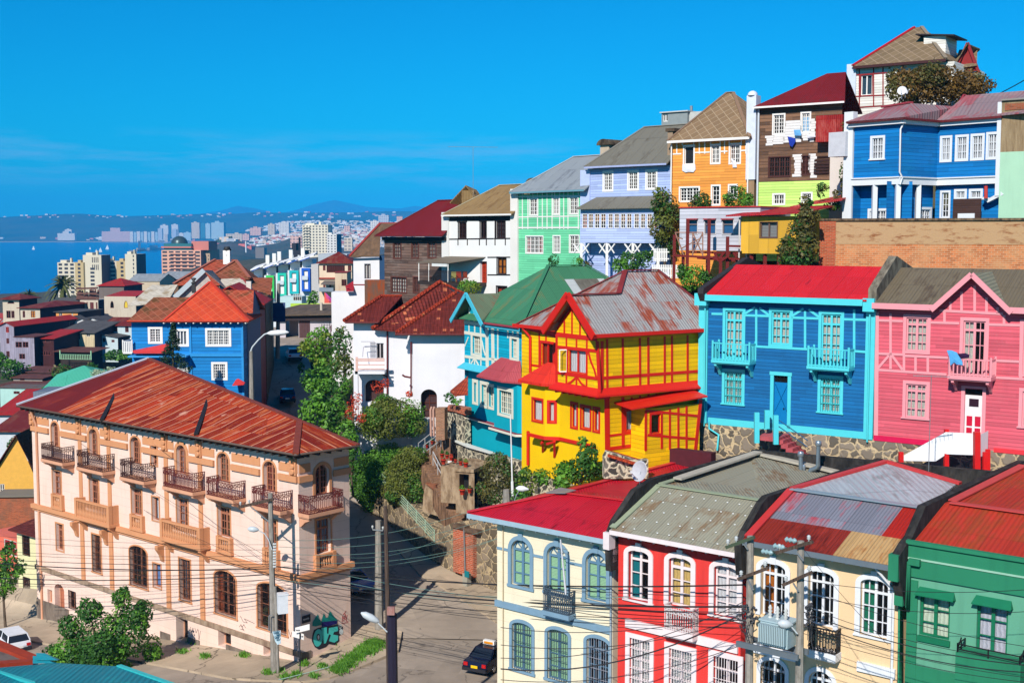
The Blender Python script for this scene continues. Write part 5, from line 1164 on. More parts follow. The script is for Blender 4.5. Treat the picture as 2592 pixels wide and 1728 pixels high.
hiproof(H,F,-.35,8.9,3.62,-.6,2.95,6.68,4.,corr(C(158,165,170),C(125,130,138),.35,sheet=1.2,row=3,tone=.05,seam=.25,metal=.1),capm=plain(C(190,195,195)));fascia(H,F,-.3,8.8,3.6,.14,-.58,plain(C(110,160,175)))
for k,(ux,zz)in enumerate(((.0,3.6),(8.7,6.5))):
 mb=MB();mb.fb(F,ux-.5,ux+.5,3.,zz+.8,1.9,5);mb.build('party_wall',stucco(C(205,185,160),.3),H);mb=MB();p=[F.p(ux+math.cos(a)*.75,zz+.8+math.sin(a)*.5,1.7)for a in[math.pi*i/8 for i in range(9)]]
 mb.faces(p+[q+F.n*3.5 for q in p],[(i,i+1,i+10,i+9)for i in range(8)]+[tuple(range(9)),tuple(range(9,18))[::-1]]);mb.build('coping',grime(C(120,105,85),C(60,50,42)),H)
F=chain((6.04,103.04,0),-42);LAV=boards(C(178,195,240),.2,.12);G1=corr(C(128,124,112),C(105,98,86),.3,sheet=1.2,row=6,tone=.06,seam=.5)
H=house('lavender_house','pale lavender board house with a long glazed gallery on white posts and a grey roof',F,-5)
for r_ in((1095,225,1172,398),(1340,218,1425,388),(1520,212,1608,380)):window(H,F,*r_,cols=2,rows=5,frame=WHITE,casing=WHITE,cw=.16,rec=.09,fw=.06,curt=cloth(C(60,55,60)),inner='sides')
mb=MB();boxwalls(mb,F,.2,8.4,-6,5.3,9.);mb.build('wall',LAV,H)
mb=MB();mb.fb(F,-.5,.5,-6,5.2,-.1,.5);mb.build('pilaster',plain(C(195,208,245)),H)
hiproof(H,F,.3,8.5,5.45,-.6,2.95,8.75,4.,G1,capm=plain(C(150,145,135)));fascia(H,F,.3,8.4,5.43,.14,-.58,plain(C(175,185,225)))
GA=Face(F.p(0,0,-1.3),-42)
cols_=[(878,925,1),(938,985,0),(1000,1048,0),(1060,1110,0),(1135,1180,0),(1195,1242,0),(1258,1305,0),(1318,1366,0),(1392,1440,0),(1455,1502,0),(1520,1568,0),(1588,1630,1)]
for x0,x1,k in cols_:window(H,GA,x0,630,x1,775,cols=2,rows=4,leaf=1,frame=WHITE,casing=None,cw=0,rec=.07,fw=.05,curt=cloth(C(200,60,30))if k else cloth(C(215,150,95)),inner=None if k else 'top')
ga,gb=GA.uz(860,700)[0],GA.uz(1640,700)[0];zt,zl=GA.z(1200,578),GA.z(1200,920)
mb=MB();panel(mb,GA,ga,gb,zl,zt);mb.poly([GA.p(ga,zl,0),GA.p(ga,zl,1.3),GA.p(ga,zt,1.3),GA.p(ga,zt,0)][::-1]);mb.poly([GA.p(ga,zl,0),GA.p(gb,zl,0),GA.p(gb,zl,1.3),GA.p(ga,zl,1.3)]);mb.build('gallery_wall',boards(C(190,205,245),.2,.08),H)
roof(H,[[GA.p(ga-.25,zt+.02,-.4),GA.p(gb,zt+.02,-.4),GA.p(gb,F.z(1400,458),1.3),GA.p(ga+.6,F.z(1400,458),1.3)]],G1,.07,'gallery_roof')
for x in(868,1122,1380,1630):
 mb=MB();p=GA.at(x,922,.1);mb.bar(Vector((p.x,p.y,-6)),p,.2)
 for s_ in(-1,1):
  mb.bar(p-Vector((0,0,.9)),p+GA.u*s_*.8-Vector((0,0,.06)),.1);mb.bar(p+GA.u*s_*.75-Vector((0,0,.8)),p+GA.u*s_*.15-Vector((0,0,.05)),.08)
 mb.build('gallery_post',WHITE,H)
window(H,F,985,1015,1110,1180,cols=4,rows=5,leaf=2,frame=plain(C(95,45,40)),cw=0,rec=.1)
F=chain((12.18,97.52,0),-38);cr(1650,230,3.336);ORG=boards(C(250,165,72),.21,.25,sc(C(235,130,40),1))
H=house('orange_house','light orange board house with a brown shingled pyramid roof',F,-3)
ko=dict(frame=WHITE,casing=WHITE,cw=.12,rec=.12,fw=.06)
window(H,F,275,470,352,620,cols=1,rows=1,leaf=1,glaz=DARK,**ko);window(H,F,505,462,570,610,cols=2,rows=4,**ko);window(H,F,662,455,742,610,cols=2,rows=4,curt=plain(C(110,60,40)),inner='half',**ko)
window(H,F,240,820,395,930,cols=2,rows=4,leaf=3,**ko);window(H,F,510,805,570,960,cols=2,rows=4,leaf=1,**ko);window(H,F,655,800,715,900,cols=2,rows=3,leaf=1,**ko)
mb=MB();boxwalls(mb,F,.25,7.,-4,7.0,8.);mb.build('wall',ORG,H)
seg=[[(178,535),(250,532)],[(365,522),(490,518)],[(585,512),(640,510)],[(755,505),(830,502)]]
for x in(212,258,355,402,448,497,578,615,655,757,796,825):seg.append([(x,400),(x,532 if x in(212,402,448,615,796)else 460),.09])
beams(H,F,seg,WHITE,.1)
SH=shingle(C(138,112,84),C(190,168,138),.6,.12)
hiproof(H,F,.1,7.15,7.12,-.55,2.6,11.0,4.2,SH,ur2=3.2,right=None,capm=plain(C(150,120,95)));fascia(H,F,.1,7.1,7.12,.18,-.52,WHITE)
pipe(H,[F.p(.3,6.9,-.2),F.p(.3,-2,-.2)],.06,WHITE);pipe(H,[F.p(6.85,6.9,-.2),F.p(6.85,-2,-.2)],.06,WHITE)
mb=MB();mb.fb(F,-.35,.1,2.5,7.9,.3,6);mb.build('party_wall',stucco(C(165,140,115),.3),H);mb=MB();mb.fb(F,-.5,.3,7.9,8.15,.2,6.2);mb.build('coping',grime(C(120,100,80),C(60,50,42)),H)
cloths('towel','white sheet hanging below the dark open window of the orange house','laundry',F,[(258,622),(365,622),(368,665),(350,688),(310,685),(285,690),(256,675)],-.08,plain(C(240,240,250),.9,0,.1),'laundry out to dry')
cloths('towel','white cloth hanging from the right upper window of the orange house','laundry',F,[(670,572),(712,600),(716,648),(682,648),(680,610)],-.08,plain(C(240,240,250),.9,0,.1),'laundry out to dry')
F=chain((17.87,93.07,0),-36)
H=house('patchwork_house','tall house of bare brown boards with white patches and a lime green base',F,-1)
kl=dict(frame=WHITE,casing=WHITE,cw=.12,rec=.1,fw=.05);kd=dict(frame=plain(C(80,42,36)),casing=plain(C(85,48,40)),cw=.08,rec=.1,fw=.06)
window(H,F,1030,205,1115,362,cols=2,rows=5,**kl);window(H,F,1268,190,1332,345,cols=2,rows=5,**kl);window(H,F,990,562,1165,722,cols=2,rows=4,leaf=4,**kd);window(H,F,1268,552,1330,708,cols=2,rows=4,curt=plain(C(90,45,35)),**kd)
window(H,F,1030,878,1115,955,cols=2,rows=2,**kl);window(H,F,1272,868,1345,940,cols=2,rows=2,**kl)
mb=MB();panel(mb,F,.3,6.7,3.8,9.15);mb.poly([F.p(.3,-2,8),F.p(.3,-2,0),F.p(.3,9.1,0),F.p(.3,9.1,8)]);mb.build('upper_wall',boards((.17,.088,.048,1),.24,.8,(.055,.03,.022,1),groove=.95,var=.5),H)
mb=MB();panel(mb,F,.3,7.,-2,3.8);mb.build('lower_wall',boards(C(205,242,125),.2,.12),H)
mb=MB()
def patch(x0,y0,x1,y1,d=.012):
 a,b,c,e=F.rect(x0,y0,x1,y1);n=max(1,round((e-c)/.19))
 for k in range(n):
  j=rnd.uniform(-.12,.12);mb.fb(F,a+j,b+rnd.uniform(-.1,.1),c+k*(e-c)/n,c+(k+.93)*(e-c)/n,-.03,.01)
patch(968,378,1030,462);patch(1120,250,1265,435);patch(1030,370,1120,450);patch(1335,235,1380,430);patch(1265,355,1335,420);patch(1200,535,1262,725);patch(1336,530,1385,735)
mb.build('white_boards',plain(C(240,236,232),.7,0,.08),H)
mb=MB();a,b,c,e=F.rect(1372,548,1500,700)
for k in range(6):mb.fb(F,a,b,c+k*(e-c)/6,c+(k+.75)*(e-c)/6,-.12+.02*k,-.02)
mb.build('board_shutter',plain(C(60,34,30),.8,0,.3),H)
DKRED=corr(C(128,30,32),C(105,40,38),.2,sheet=1.2,row=4,tone=.07,seam=.3);P=F.p
roof(H,[[P(.1,9.25,-.55),P(7.1,9.25,-.55),P(5.35,11.85,4),P(3.9,11.85,4)],[P(.1,9.25,8.5),P(.1,9.25,-.55),P(3.9,11.85,4)],[P(3.9,11.85,4),P(5.35,11.85,4),P(5,9.25,8.5),P(.1,9.25,8.5)]],DKRED,.1);fascia(H,F,.1,7.05,9.26,.13,-.52,WHITE)
mb=MB();x0,x1=F.uz(1385,300,-.9)[0],F.uz(1610,300,-.9)[0];mb.fb(F,x0,x1,F.z(1500,428,-.9),F.z(1500,205,-.9),-.9,0);mb.build('sheet_box',corr(C(165,35,32),C(195,95,85),.4,sheet=.7,row=2),H)
mb=MB();mb.fb(F,-.55,.2,4.,F.z(865,40),-.2,.6);p=F.p(-.18,F.z(865,40),-.2);mb.lathe(p+F.n*.2,[(.37,0),(.35,.15),(.25,.27),(.1,.34)],10);mb.build('party_pilaster',plain(C(225,232,245),.6),H)
mb=MB();mb.fb(F,-.5,.1,-2,4.,-.1,.6);mb.build('party_wall',stucco(C(165,135,105),.4),H);pipe(H,[F.p(.38,9.1,-.12),F.p(.38,-1,-.12)],.08,plain(C(215,222,230)))
mb=MB();u0=F.uz(1505,600)[0];mb.fb(F,u0,u0+2.3,-1,F.z(1550,452),-.02,5);mb.build('side_wall',stucco(C(228,218,208),.3),H)
cloths('towel','navy and white cloth on the washing line of the brown and lime house','laundry',F,[(1145,385),(1210,400),(1212,430),(1185,475),(1165,462)],-.25,plain(C(30,60,170),.9),'laundry out to dry')
cloths('towel','light blue cloth under the upper right window of the brown and lime house','laundry',F,[(1198,330),(1250,328),(1262,372),(1255,380),(1205,378)],-.3,plain(C(110,180,235),.9),'laundry out to dry')
cloths('towel','white cloth pushed against the red sheet box of the brown and lime house','laundry',F,[(1310,375),(1375,360),(1382,390),(1315,400)],-.3,plain(C(235,235,245),.9),'laundry out to dry')
F=Face(V(1676-1296+1296,300,104)if False else(12.6,104.5,0),-38);cr(1650,230,3.336)
H=house('grey_block','low grey flat-roofed block standing behind the orange house roof',F,2)
window(H,F,95,198,135,260,frame=WHITE,cw=0,cols=1,rows=1)
a,b=F.uz(82,230)[0],F.uz(300,230)[0];mb=MB();boxwalls(mb,F,a,b,2,F.z(200,180),6);mb.build('wall',plain(C(150,158,158),.7),H);mb=MB();mb.fb(F,b,b+4,2,F.z(380,172),.3,6);mb.fb(F,a-.1,b+.1,F.z(200,182),F.z(200,172),-.15,6.2);mb.build('parapet',plain(C(205,205,200)),H)
pipe(H,[F.at(333,170,2),F.at(333,128,2)],.12,METAL,'flue')
#white half-timbered house on top of the hill
cr(2100,50,2.852);F=Face((27.2,100,0),-36);DR=plain(C(150,35,38),.6)
H=house('hilltop_house','white board house with dark red timbering and shingled roof at the top of the hill',F,6)
window(H,F,228,402,306,545,frame=WHITE,casing=DR,cw=.06,cols=1,rows=1,curt=cloth(C(60,90,110)))
mb=MB();boxwalls(mb,F,0,7.6,5,12.95,8);mb.build('wall',boards(C(240,236,226),.2,.15),H)
beams(H,F,[[(168,360),(168,670),.12],[(215,360),(215,640)],[(318,350),(318,625)],[(386,345),(386,615)],[(530,330),(530,370)],[(165,402),(430,383)],[(165,556),(400,545)],[(170,637),(390,622)],[(222,402),(222,560)]],DR,.09)
mb=MB();mb.fb(F,-.75,0,5,13.35,-.15,.5);mb.build('pilaster',plain(C(220,228,240),.5),H)
SHB=shingle(C(128,108,82),C(180,155,130),.62,.12)
hiproof(H,F,-.15,7.1,13.15,-.5,3.0,16.45,4.4,SHB,ur2=3.6,right=None);fascia(H,F,-.1,7.1,13.12,.2,-.48,plain(C(70,30,30)))
mb=MB();mb.bar(F.p(-.15,13.2,-.5),F.p(3.0,16.5,4.4),.28,.1);mb.build('ridge_cap',plain(C(200,35,40)),H)
mb=MB();mb.bar(F.p(3.6,16.5,4.4),F.p(7.1,13.2,-.5),.28,.06);mb.build('ridge_cap',plain(C(150,135,115)),H)
mb=MB();a=F.uz(680,140,1.8)[0];b=F.uz(838,180,1.8)[0];mb.fb(F,a,b,13.6,F.z(760,118,1.8),1.8,4.6);dm=mb.build('dormer',boards(C(245,240,230),.2,.1),H);mb=MB();z=F.z(760,115,1.8);mb.slab([F.p(a-.6,z+.25,1.6),F.p(b+.75,z-.1,1.4),F.p(b+.75,z-.1,4.8),F.p(a-.6,z+.25,4.8)],.1);mb.build('dormer_roof',plain(C(50,40,40)),dm)
G2=Face(F.p(7.6,0,2.5),-36);mb=MB();p=G2.p
mb.slab([p(-.8,12.8,-.2),p(1.0,12.9,-.2),p(.2,14.5,2.6),p(-1.2,14.5,2.6)],.12);mb.slab([p(-.8,12.8,-.2),p(.3,14.5,-.5),p(.3,14.5,3.),p(-1.6,12.8,3.)],.1);mb.build('side_gable',SHB,H);mb=MB();mb.bar(p(.2,14.6,0),p(1.1,12.3,0),.14,.2);mb.bar(p(.2,14.6,0),p(-.6,12.8,0),.14,.2);mb.build('bargeboard',DR,H);mb=MB();mb.poly([p(.2,14.4,.1),p(-.5,12.5,.1),p(1.,12.4,.1)]);mb.build('gable_wall',plain(C(150,35,35)),H)
#big blue house
BLB=boards(C(4,122,196),.24,.4,sc(C(10,140,185),1));WTR=plain(C(240,242,245),.5,0,.04)
A=Face((22.7951,84,0),-50);M=Face((25.0433,81.3207,0),35);N=Face((28.1966,83.5287,0),-50)
H=house('large_blue_house','large bright blue board house with white window bands and posts behind the brick wall',A,.5)
kw=dict(frame=WTR,casing=WTR,cw=.16,rec=.08,fw=.05,curt=cloth(C(175,180,190)))
window(H,A,308,855,384,1005,cols=2,rows=3,sill=WTR,**kw)
for x0,y0,x1,y1 in((812,855,868,1015),(922,848,988,1008),(1033,840,1102,1002),(1146,828,1216,995)):window(H,N,x0,y0,x1,y1,cols=2,rows=3,**kw)
mb=MB();panel(mb,A,0,3.52,3.6,7.2);panel(mb,M,0,3.87,3.6,7.2);panel(mb,N,0,4.6,3.6,7.35);mb.poly([A.p(0,.5,7),A.p(0,.5,0),A.p(0,7.2,0),A.p(0,7.2,7)])
mb.build('upper_wall',BLB,H)
A2,M2,N2=Face(A.p(0,0,.9),-50),Face(M.p(0,0,.5),35),Face(N.p(0,0,.25),-50)
window(H,A2,290,1380,440,1470,cols=2,rows=2,leaf=4,**kw);window(H,M2,655,1370,725,1460,cols=2,rows=2,**kw)
window(H,N2,810,1248,858,1425,cols=2,rows=4,leaf=1,frame=WTR,casing=WTR,cw=.14);window(H,N2,915,1240,975,1288,cols=2,rows=1,**kw);window(H,N2,1022,1238,1090,1286,cols=2,rows=1,**kw)
mb=MB();panel(mb,A2,0,3.9,.3,3.4);panel(mb,M2,-.6,4.2,.3,3.4);panel(mb,N2,-.2,4.6,.3,3.6);mb.slab([A.p(0,3.62,0),A.p(3.52,3.62,0),N.p(0,3.62,0),N.p(0,3.62,1.5),A.p(0,3.62,1.5)],.05);mb.build('lower_wall',BLB,H)
mb=MB()
for f,a,b in((A,-.1,3.56),(M,-.02,3.9),(N,-.02,4.55)):mb.fb(f,a,b,3.2,3.62,-.08,.1);mb.fb(f,a,b,3.62,3.7,-.16,.1)
mb.build('floor_band',WTR,H);mb=MB()
for f,a,b in((A,-.3,3.9),(M,-.3,3.9),(N,-.2,4.7)):mb.fb(f,a,b,7.05,7.28,-.3,-.05)
mb.build('eave_band',WTR,H);mb=MB()
for f,a,b in((A,-.3,4.),(M,-.4,4.),(N,-.3,4.7)):mb.fb(f,a,b,7.28,7.42,-.5,-.02)
mb.build('gutter',plain(C(110,35,38)),H)
for x,f in((326,A),(494,A),(640,M)):
 mb=MB();p=f.at(x,1205,.1);mb.bar(Vector((p.x,p.y,.3)),Vector((p.x,p.y,3.2)),.3,.3);mb.build('post',WTR,H)
FAD=corr(C(150,128,132),C(165,85,92),.5,sheet=2,row=8,tone=.07,seam=.3,rib=.3,streak=.7)
z=7.42
roof(H,[[A.p(-.35,z,-.5),A.p(4.0,z,-.5),A.p(3.2,8.5,1.6),A.p(.9,8.45,2.2)],[A.p(4.0,z,-.5),N.p(.1,z,-.45),N.p(.1,8.5,2.2),A.p(3.2,8.5,1.6)],[N.p(.1,z,-.45),N.p(4.9,z+.1,-.5),N.p(4.9,9.3,3.4),N.p(.6,9.2,2.2)],[N.p(4.9,z+.1,-.5),N.p(9,z+.2,-.5),N.p(9,9.4,4),N.p(4.9,9.3,3.4)],[A.p(.9,8.45,2.2),A.p(3.2,8.5,1.6),N.p(.1,8.5,2.2),N.p(.6,9.2,2.2),N.p(4.9,9.3,3.4),N.p(6,7.5,8),A.p(0,7.5,8)]],FAD,.1)
mb=MB();mb.bar(A.p(.6,8.5,2.3),A.p(3.2,8.55,1.6),.35,.12);mb.bar(N.p(.1,8.55,2.2),N.p(.6,9.25,2.2),.35,.12);mb.build('ridge_cap',plain(C(165,60,70)),H)
mb=MB();mb.fb(N,4.35,4.62,2.4,8.3,-.35,.3);p=[N.at(x,y,-.3)for x,y in((1235,1240),(1255,1262),(1140,1320),(1100,1290),(1112,1278),(1150,1290))];mb.poly(p);mb.poly([q+N.n*.3 for q in p][::-1])
for i in range(6):mb.poly([p[i],p[(i+1)%6],p[(i+1)%6]+N.n*.3,p[i]+N.n*.3])
mb.build('pilaster',WTR,H)
mb=MB();mb.tube([M.at(545,730,-.3),M.at(512,790,-.12),M.at(505,1100,-.12),M.at(525,1140,-.15),M.at(508,1190,-.1)],.06,6);mb.build('drainpipe',WTR,H)
mb=MB();mb.fb(A,-.75,-.05,.5,8.1,-.1,.4);mb.build('side_pilaster',WTR,H);mb=MB();mb.fb(A,-1.75,-.4,A.z(120,985,-.3),A.z(120,808,-.3),-.4,.5);mb.build('meter_cabinet',plain(C(215,215,220),.5),H)
mb=MB();a,b=N.uz(890,1340,-.8)[0],N.uz(1090,1340,-.8)[0];mb.fb(N,a,b,.4,N.z(990,1292,-.8),-.8,-.7);mb.build('board_screen',boards(C(75,50,42),.15,.5),H);mb=MB();mb.fb(N,N.uz(925,1415,-.85)[0],N.uz(1045,1415,-.85)[0],N.z(990,1432,-.85),N.z(990,1398,-.85),-.86,-.8);mb.build('small_window',WTR,H)
mb=MB();mb.tube([N.at(1128,1290,-.5),N.at(1128,1200,-.5)],.12,7);mb.build('red_pipe',plain(C(200,60,50)),H)
F=Face(N.p(4.62,0,-.32),-38);H=house('plastered_building','plastered building at the right edge, stained beige above and pale mint below',F,.5)
MS=stucco(C(180,222,190),.2,None)
mb=MB();boxwalls(mb,F,0,7,-1,5.15,6);mb.build('lower_wall',MS,H);mb=MB();boxwalls(mb,F,0,7,5.15,8.35,6);mb.build('upper_wall',grime(C(178,155,120),C(140,115,85),.4,.65,.9,3,.3),H);mb=MB();mb.fb(F,.2,7,7.75,8.15,-.04,0);mb.build('brick_band',brick(C(165,85,55),C(150,120,95)),H);mb=MB();mb.fb(F,0,7,8.35,8.45,-.15,.5);mb.build('coping',plain(C(150,145,138)),H)
cr(0,0,1);F=Face(V(2078,600,79),-15);H=house('retaining_wall','long stained concrete and brick retaining wall below the large blue house',F,-3,cat='wall')
mb=MB();mb.fb(F,.05,14,-.65,.82,0,.6);mb.build('concrete_panel',grime(C(205,168,125),C(150,92,55),.52,.66,.9,.5,1.6),H)
mb=MB();mb.fb(F,.05,14,-4,-.65,.02,.6);mb.build('brick_base',brick(C(205,122,72),C(205,175,140),.5,.34,.13,dirtc=C(215,168,120)),H)
mb=MB();mb.fb(F,-.1,.9,-4,.8,-.06,.62);mb.build('brick_pier',brick(C(185,82,50),C(180,140,105),.2),H);mb=MB();mb.fb(F,-.2,14,.82,.96,-.12,.7);mb.build('coping',grime(C(150,125,95),C(70,55,45),.4,.6,1),H)
cr(1650,230,3.336);F=Face(V(235,1100,88),-36);H=house('white_annex','low white board annex with three blue windows and a red metal edge, on red stilts',F,-2)
for x0,x1 in((306,384),(447,538),(598,688)):window(H,F,x0,1092,x1,1208,cols=1,rows=1,leaf=1,trans=.3,frame=plain(C(120,110,115)),casing=plain(C(225,220,220)),cw=.05,glaz=plain(C(50,95,140),.15))
mb=MB();boxwalls(mb,F,0,6.1,-1.15,1.8,5);mb.build('wall',boards(C(205,205,215),.26,.08),H);mb=MB();mb.fb(F,-.05,6.15,1.8,1.87,-.1,5.1);mb.build('roof_edge',plain(C(205,45,50)),H)
mb=MB()
for x0,x1 in((300,392),(442,545),(592,692)):mb.fb(F,F.uz(x0,1085)[0],F.uz(x1,1085)[0],F.z((x0+x1)/2,1088),F.z((x0+x1)/2,1078),-.2,0)
mb.build('window_hoods',plain(C(170,50,60)),H)
F2=Face(V(755,1100,84),-36);H2=house('mustard_annex','small mustard yellow annex with one window under a red tin roof',F2,-2)
window(H2,F2,915,1110,1058,1240,cols=1,rows=1,leaf=2,frame=plain(C(110,85,75)),casing=plain(C(95,70,60)),cw=.05,curt=louvre(C(160,160,160),.1))
mb=MB();boxwalls(mb,F2,0,3.9,-1.3,1.15,4);mb.build('wall',boards(C(228,175,55),.7,.15,vert=True,groove=.2),H2)
roof(H2,[[F2.p(-.9,1.25,-.5),F2.p(4.6,1.4,-.5),F2.p(4.8,1.95,4.5),F2.p(.6,1.85,4.5)]],corr(C(190,40,48),C(150,40,40),.2),.1);mb=MB();mb.tube([F2.p(-.05,1.1,-.15),F2.p(-.05,-2.8,-.15)],.06,6);mb.build('drainpipe',plain(C(220,215,210)),H2)
roof(H2,[[F2.p(1.5,1.9,4.5),F2.p(5.6,2.3,3.5),F2.p(5.2,3.0,8),F2.p(1.5,2.2,8)]],corr(C(195,60,58),C(220,150,140),.3,sheet=1.4),.1,'rear_roof')
ST=thing('timber_deck','dark red timber deck frame on posts below the white annex','deck',F.p(2,-4,-1.5),-36);DRD=plain(C(118,28,24),.65,0,.2)
for x,y0,y1,d in((190,1215,1560,-1.6),(303,1085,1470,-1.7),(484,1078,1510,-1.7),(640,1230,1500,-1.7),(580,1430,1580,-2.),(470,1390,1540,.5),(265,1360,1440,.3)):
 mb=MB();p,q=F.at(x,y1,d),F.at(x,y0,d);p=Vector((q.x,q.y,p.z-1.));mb.bar(p,q,.2);mb.build('post',DRD,ST)
for(a,b,d)in(((190,1390),(745,1420),-1.7),((300,1360),(745,1370),-.2),((580,1440),(640,1400),-2),((580,1440),(520,1400),-2),((525,1360),(550,1405),-1.5),((580,1405),(620,1360),-1.5),((690,1365),(720,1405),-1.5),((640,1310),(745,1312),-1.7),((385,1410),(745,1438),-1.)):
 mb=MB();mb.bar(F.at(*a,d),F.at(*b,d),.14);mb.build('beam',DRD,ST)
mb=MB()
for(a,b)in(((195,1195),(430,1195)),((200,1200),(270,1390)),((345,1200),(430,1385)),((430,1200),(340,1385)),((345,1290),(430,1290)),((430,1190),(430,1400)),((345,1190),(345,1400)),((200,1200),(235,1195)),((205,1235),(260,1250)),((250,1330),(400,1250))):mb.bar(F.at(*a,-1.65),F.at(*b,-1.65),.07)
mb.build('deck_trellis',plain(C(165,120,100),.8,0,.2),ST)
for x in(955,1075,840):
 mb=MB();q=F2.at(x,1380,.3);mb.bar(Vector((q.x,q.y,-4)),q,.22);mb.build('stilt',DRD,H2)
for i,(x0,y0,x1,y1,Y)in enumerate(((0,1455,275,1480,89.),(15,1325,145,1335,92.),(1590/3.92*3.336-1000,1000,0,0,0))):
 if not Y:continue
 F=Face(V(x0,y0,Y),-30);u=F.uz(x1,y0)[0];t_=thing('picket_fence',('white picket fence below the deck beside the rusty roof','short white picket fence left of the red deck')[i],'fence',F.p(0,F.z(x0,y0)-1,0),-30,'white picket fences');z0=F.z((x0+x1)/2,(y0+y1)/2)
 mb=MB()
 for k in range(int(u/.14)):mb.fb(F,k*.14,k*.14+.09,z0-.95,z0,0,.03)
 mb.build('pickets',WHITE,t_);mb=MB();mb.fb(F,0,u,z0-.8,z0-.72,.03,.07);mb.fb(F,0,u,z0-.3,z0-.22,.03,.07);mb.build('fence_rail',WHITE,t_)
#big peach apartment building, left
def rustroof():
 s=NB('rusted sheets',.75,0,.15);x,y=s.sep()
 q=s.ma('DIVIDE',x,1.12);fx=s.ma('FRACT',q);ci=s.ma('FLOOR',q)
 r=s.wn(ci,s.ma('FLOOR',s.ma('DIVIDE',s.ma('ADD',y,s.ma('MULTIPLY',ci,.0)),5.6)))
 n=s.noise(1.,s.stretch(1.3,.2,5.),7.,.7);b=s.noise(1.,s.stretch(.9,.6,9.),3.)
 base=s.mix(r,C(128,32,12),C(186,60,24))
 base=s.mix(s.ma('MULTIPLY',s.thr(n,.5,.68),.75),base,C(240,138,80))
 base=s.mix(s.ma('MULTIPLY',s.thr(b,.62,.72),.75),base,C(235,178,150))
 ed=s.thr(fx,.22,.0);base=s.mix(s.ma('MULTIPLY',ed,.5),base,C(90,22,8))
 base=s.mix(s.ma('MULTIPLY',s.thr(fx,.86,.95),.8),base,C(238,165,130))
 s.col(base);s.bump(s.ma('SINE',s.ma('MULTIPLY',x,6.2832/.2)),.015,.6);return s.m
F=Face((-13.06,77,0),-40.4);Cn=F.p(-.45,0);S=Face(Cn,49.6)
H=house('peach_building','large peach rendered apartment building with iron balconies and a rusty red sheet roof',F,-27.3,-.45,cat='building')
PE=stucco(C(255,222,204),.25,sc(C(225,150,100),1),.012,.62);PD=stucco(C(226,158,112),.25,sc(C(190,110,70),1));PF=plain(C(176,112,84),.6,0,.15);IR=plain(C(110,42,38),.6,0,.3);IRD=plain(C(70,38,34),.6,0,.3);PSH=stucco(C(232,170,135),.3)
cr(0,950,3.92)
kf=dict(frame=PF,casing=PD,rec=.28,fw=.1,mw=.04,proud=.05)
cA,cW,cR=cloth(C(190,175,150)),cloth(C(225,225,235)),cloth(C(150,25,60))
for i,(r_,cw,cu)in enumerate((((512,462,584,712),.12,cR),((888,530,972,800),.26,cA),((1300,608,1392,880),.12,None),((1755,690,1848,978),.26,cW))):
 window(H,F,*r_,cols=2,rows=5,arch=.5,cw=cw,curt=cu,inner='half'if cu and i==0 else None,**kf)
window(H,F,1500,695,1560,888,cols=1,rows=4,cw=.1,**kf)
for r_,cu in(((525,945,608,1188),cW),((893,1030,982,1302),None),((1308,1128,1408,1388),cA),((1757,1225,1866,1530),cW)):window(H,F,*r_,cols=2,rows=3,trans=.22,cw=.1,curt=cu,inner='half'if r_[0]==1757 else None,**kf)
window(H,F,1512,1205,1582,1438,cols=1,rows=1,leaf=1,cw=.08,curt=cW,inner='half',**kf)
for r_ in((412,697,618,845),(765,770,1016,932),(1195,858,1425,1028),(1620,945,1910,1128)):balcony(H,F,*(r_[0],r_[2],r_[1],r_[3]),1.0,'iron',IR if r_[0]>1500 else IRD,PSH,.22,.62,.15,bw=.22)
cr(450,1000,3.92)
for r_,cu in(((398,572,508,862),cA),((855,655,972,962),cR)):window(H,F,*r_,cols=2,rows=5,arch=.5,cw=.12,curt=cu,**kf)
for r_,cu in(((402,1115,522,1408),None),((862,1230,985,1530),cA)):window(H,F,*r_,cols=2,rows=3,trans=.22,cw=.1,curt=cu,**kf)
for r_ in((285,842,548,1012),(738,938,1016,1122)):balcony(H,F,r_[0],r_[2],r_[1],r_[3],1.0,'iron',IR,PSH,.22,.62,.15,bw=.22)
cr(0,950,3.92)
balcony(H,F,745,1082,1262,1440,.8,'stone',PD,PD,.2,.9,bw=.3);balcony(H,F,1592,1985,1475,1655,.8,'stone',PD,PD,.2,.9,bw=.3)
balcony(H,F,512,614,1188,1310,.22,'stone',PD,PD,.15,0);balcony(H,F,1292,1412,1392,1520,.22,'stone',PD,PD,.15,0)
cr(450,1000,3.92);balcony(H,F,385,525,1415,1550,.22,'stone',PD,PD,.15,0)
cr(450,1328,3.92);balcony(H,F,845,990,250,400,.22,'stone',PD,PD,.15,0)
cr(0,1328,3.92);GR_=plain(C(60,42,36),.6,0,.3)
window(H,F,560,-10,630,252,cols=2,rows=3,trans=.25,cw=.1,**kf)
window(H,F,918,98,1005,468,cols=2,rows=4,cw=.1,bars=GR_,sill=PD,**kf);window(H,F,1290,212,1464,612,cols=2,rows=4,arch=.45,cw=.1,bars=GR_,sill=PD,**kf)
window(H,F,1522,385,1600,622,cols=1,rows=1,leaf=1,cw=.08,glaz=plain(C(95,125,175),.5),**kf);window(H,F,1783,340,1893,752,cols=2,rows=4,cw=.1,bars=GR_,sill=PD,curt=cW,**kf)
window(H,F,472,642,517,778,cols=1,rows=1,leaf=1,cw=0,frame=PSH,rec=.3,glaz=PSH);window(H,F,545,588,640,950,cols=1,rows=1,leaf=1,cw=0,frame=PSH,rec=.5,arch=.5,glaz=plain(C(190,115,85)),name='archway');window(H,F,682,655,754,832,cols=1,rows=2,cw=0,frame=PF,rec=.25,bars=GR_)
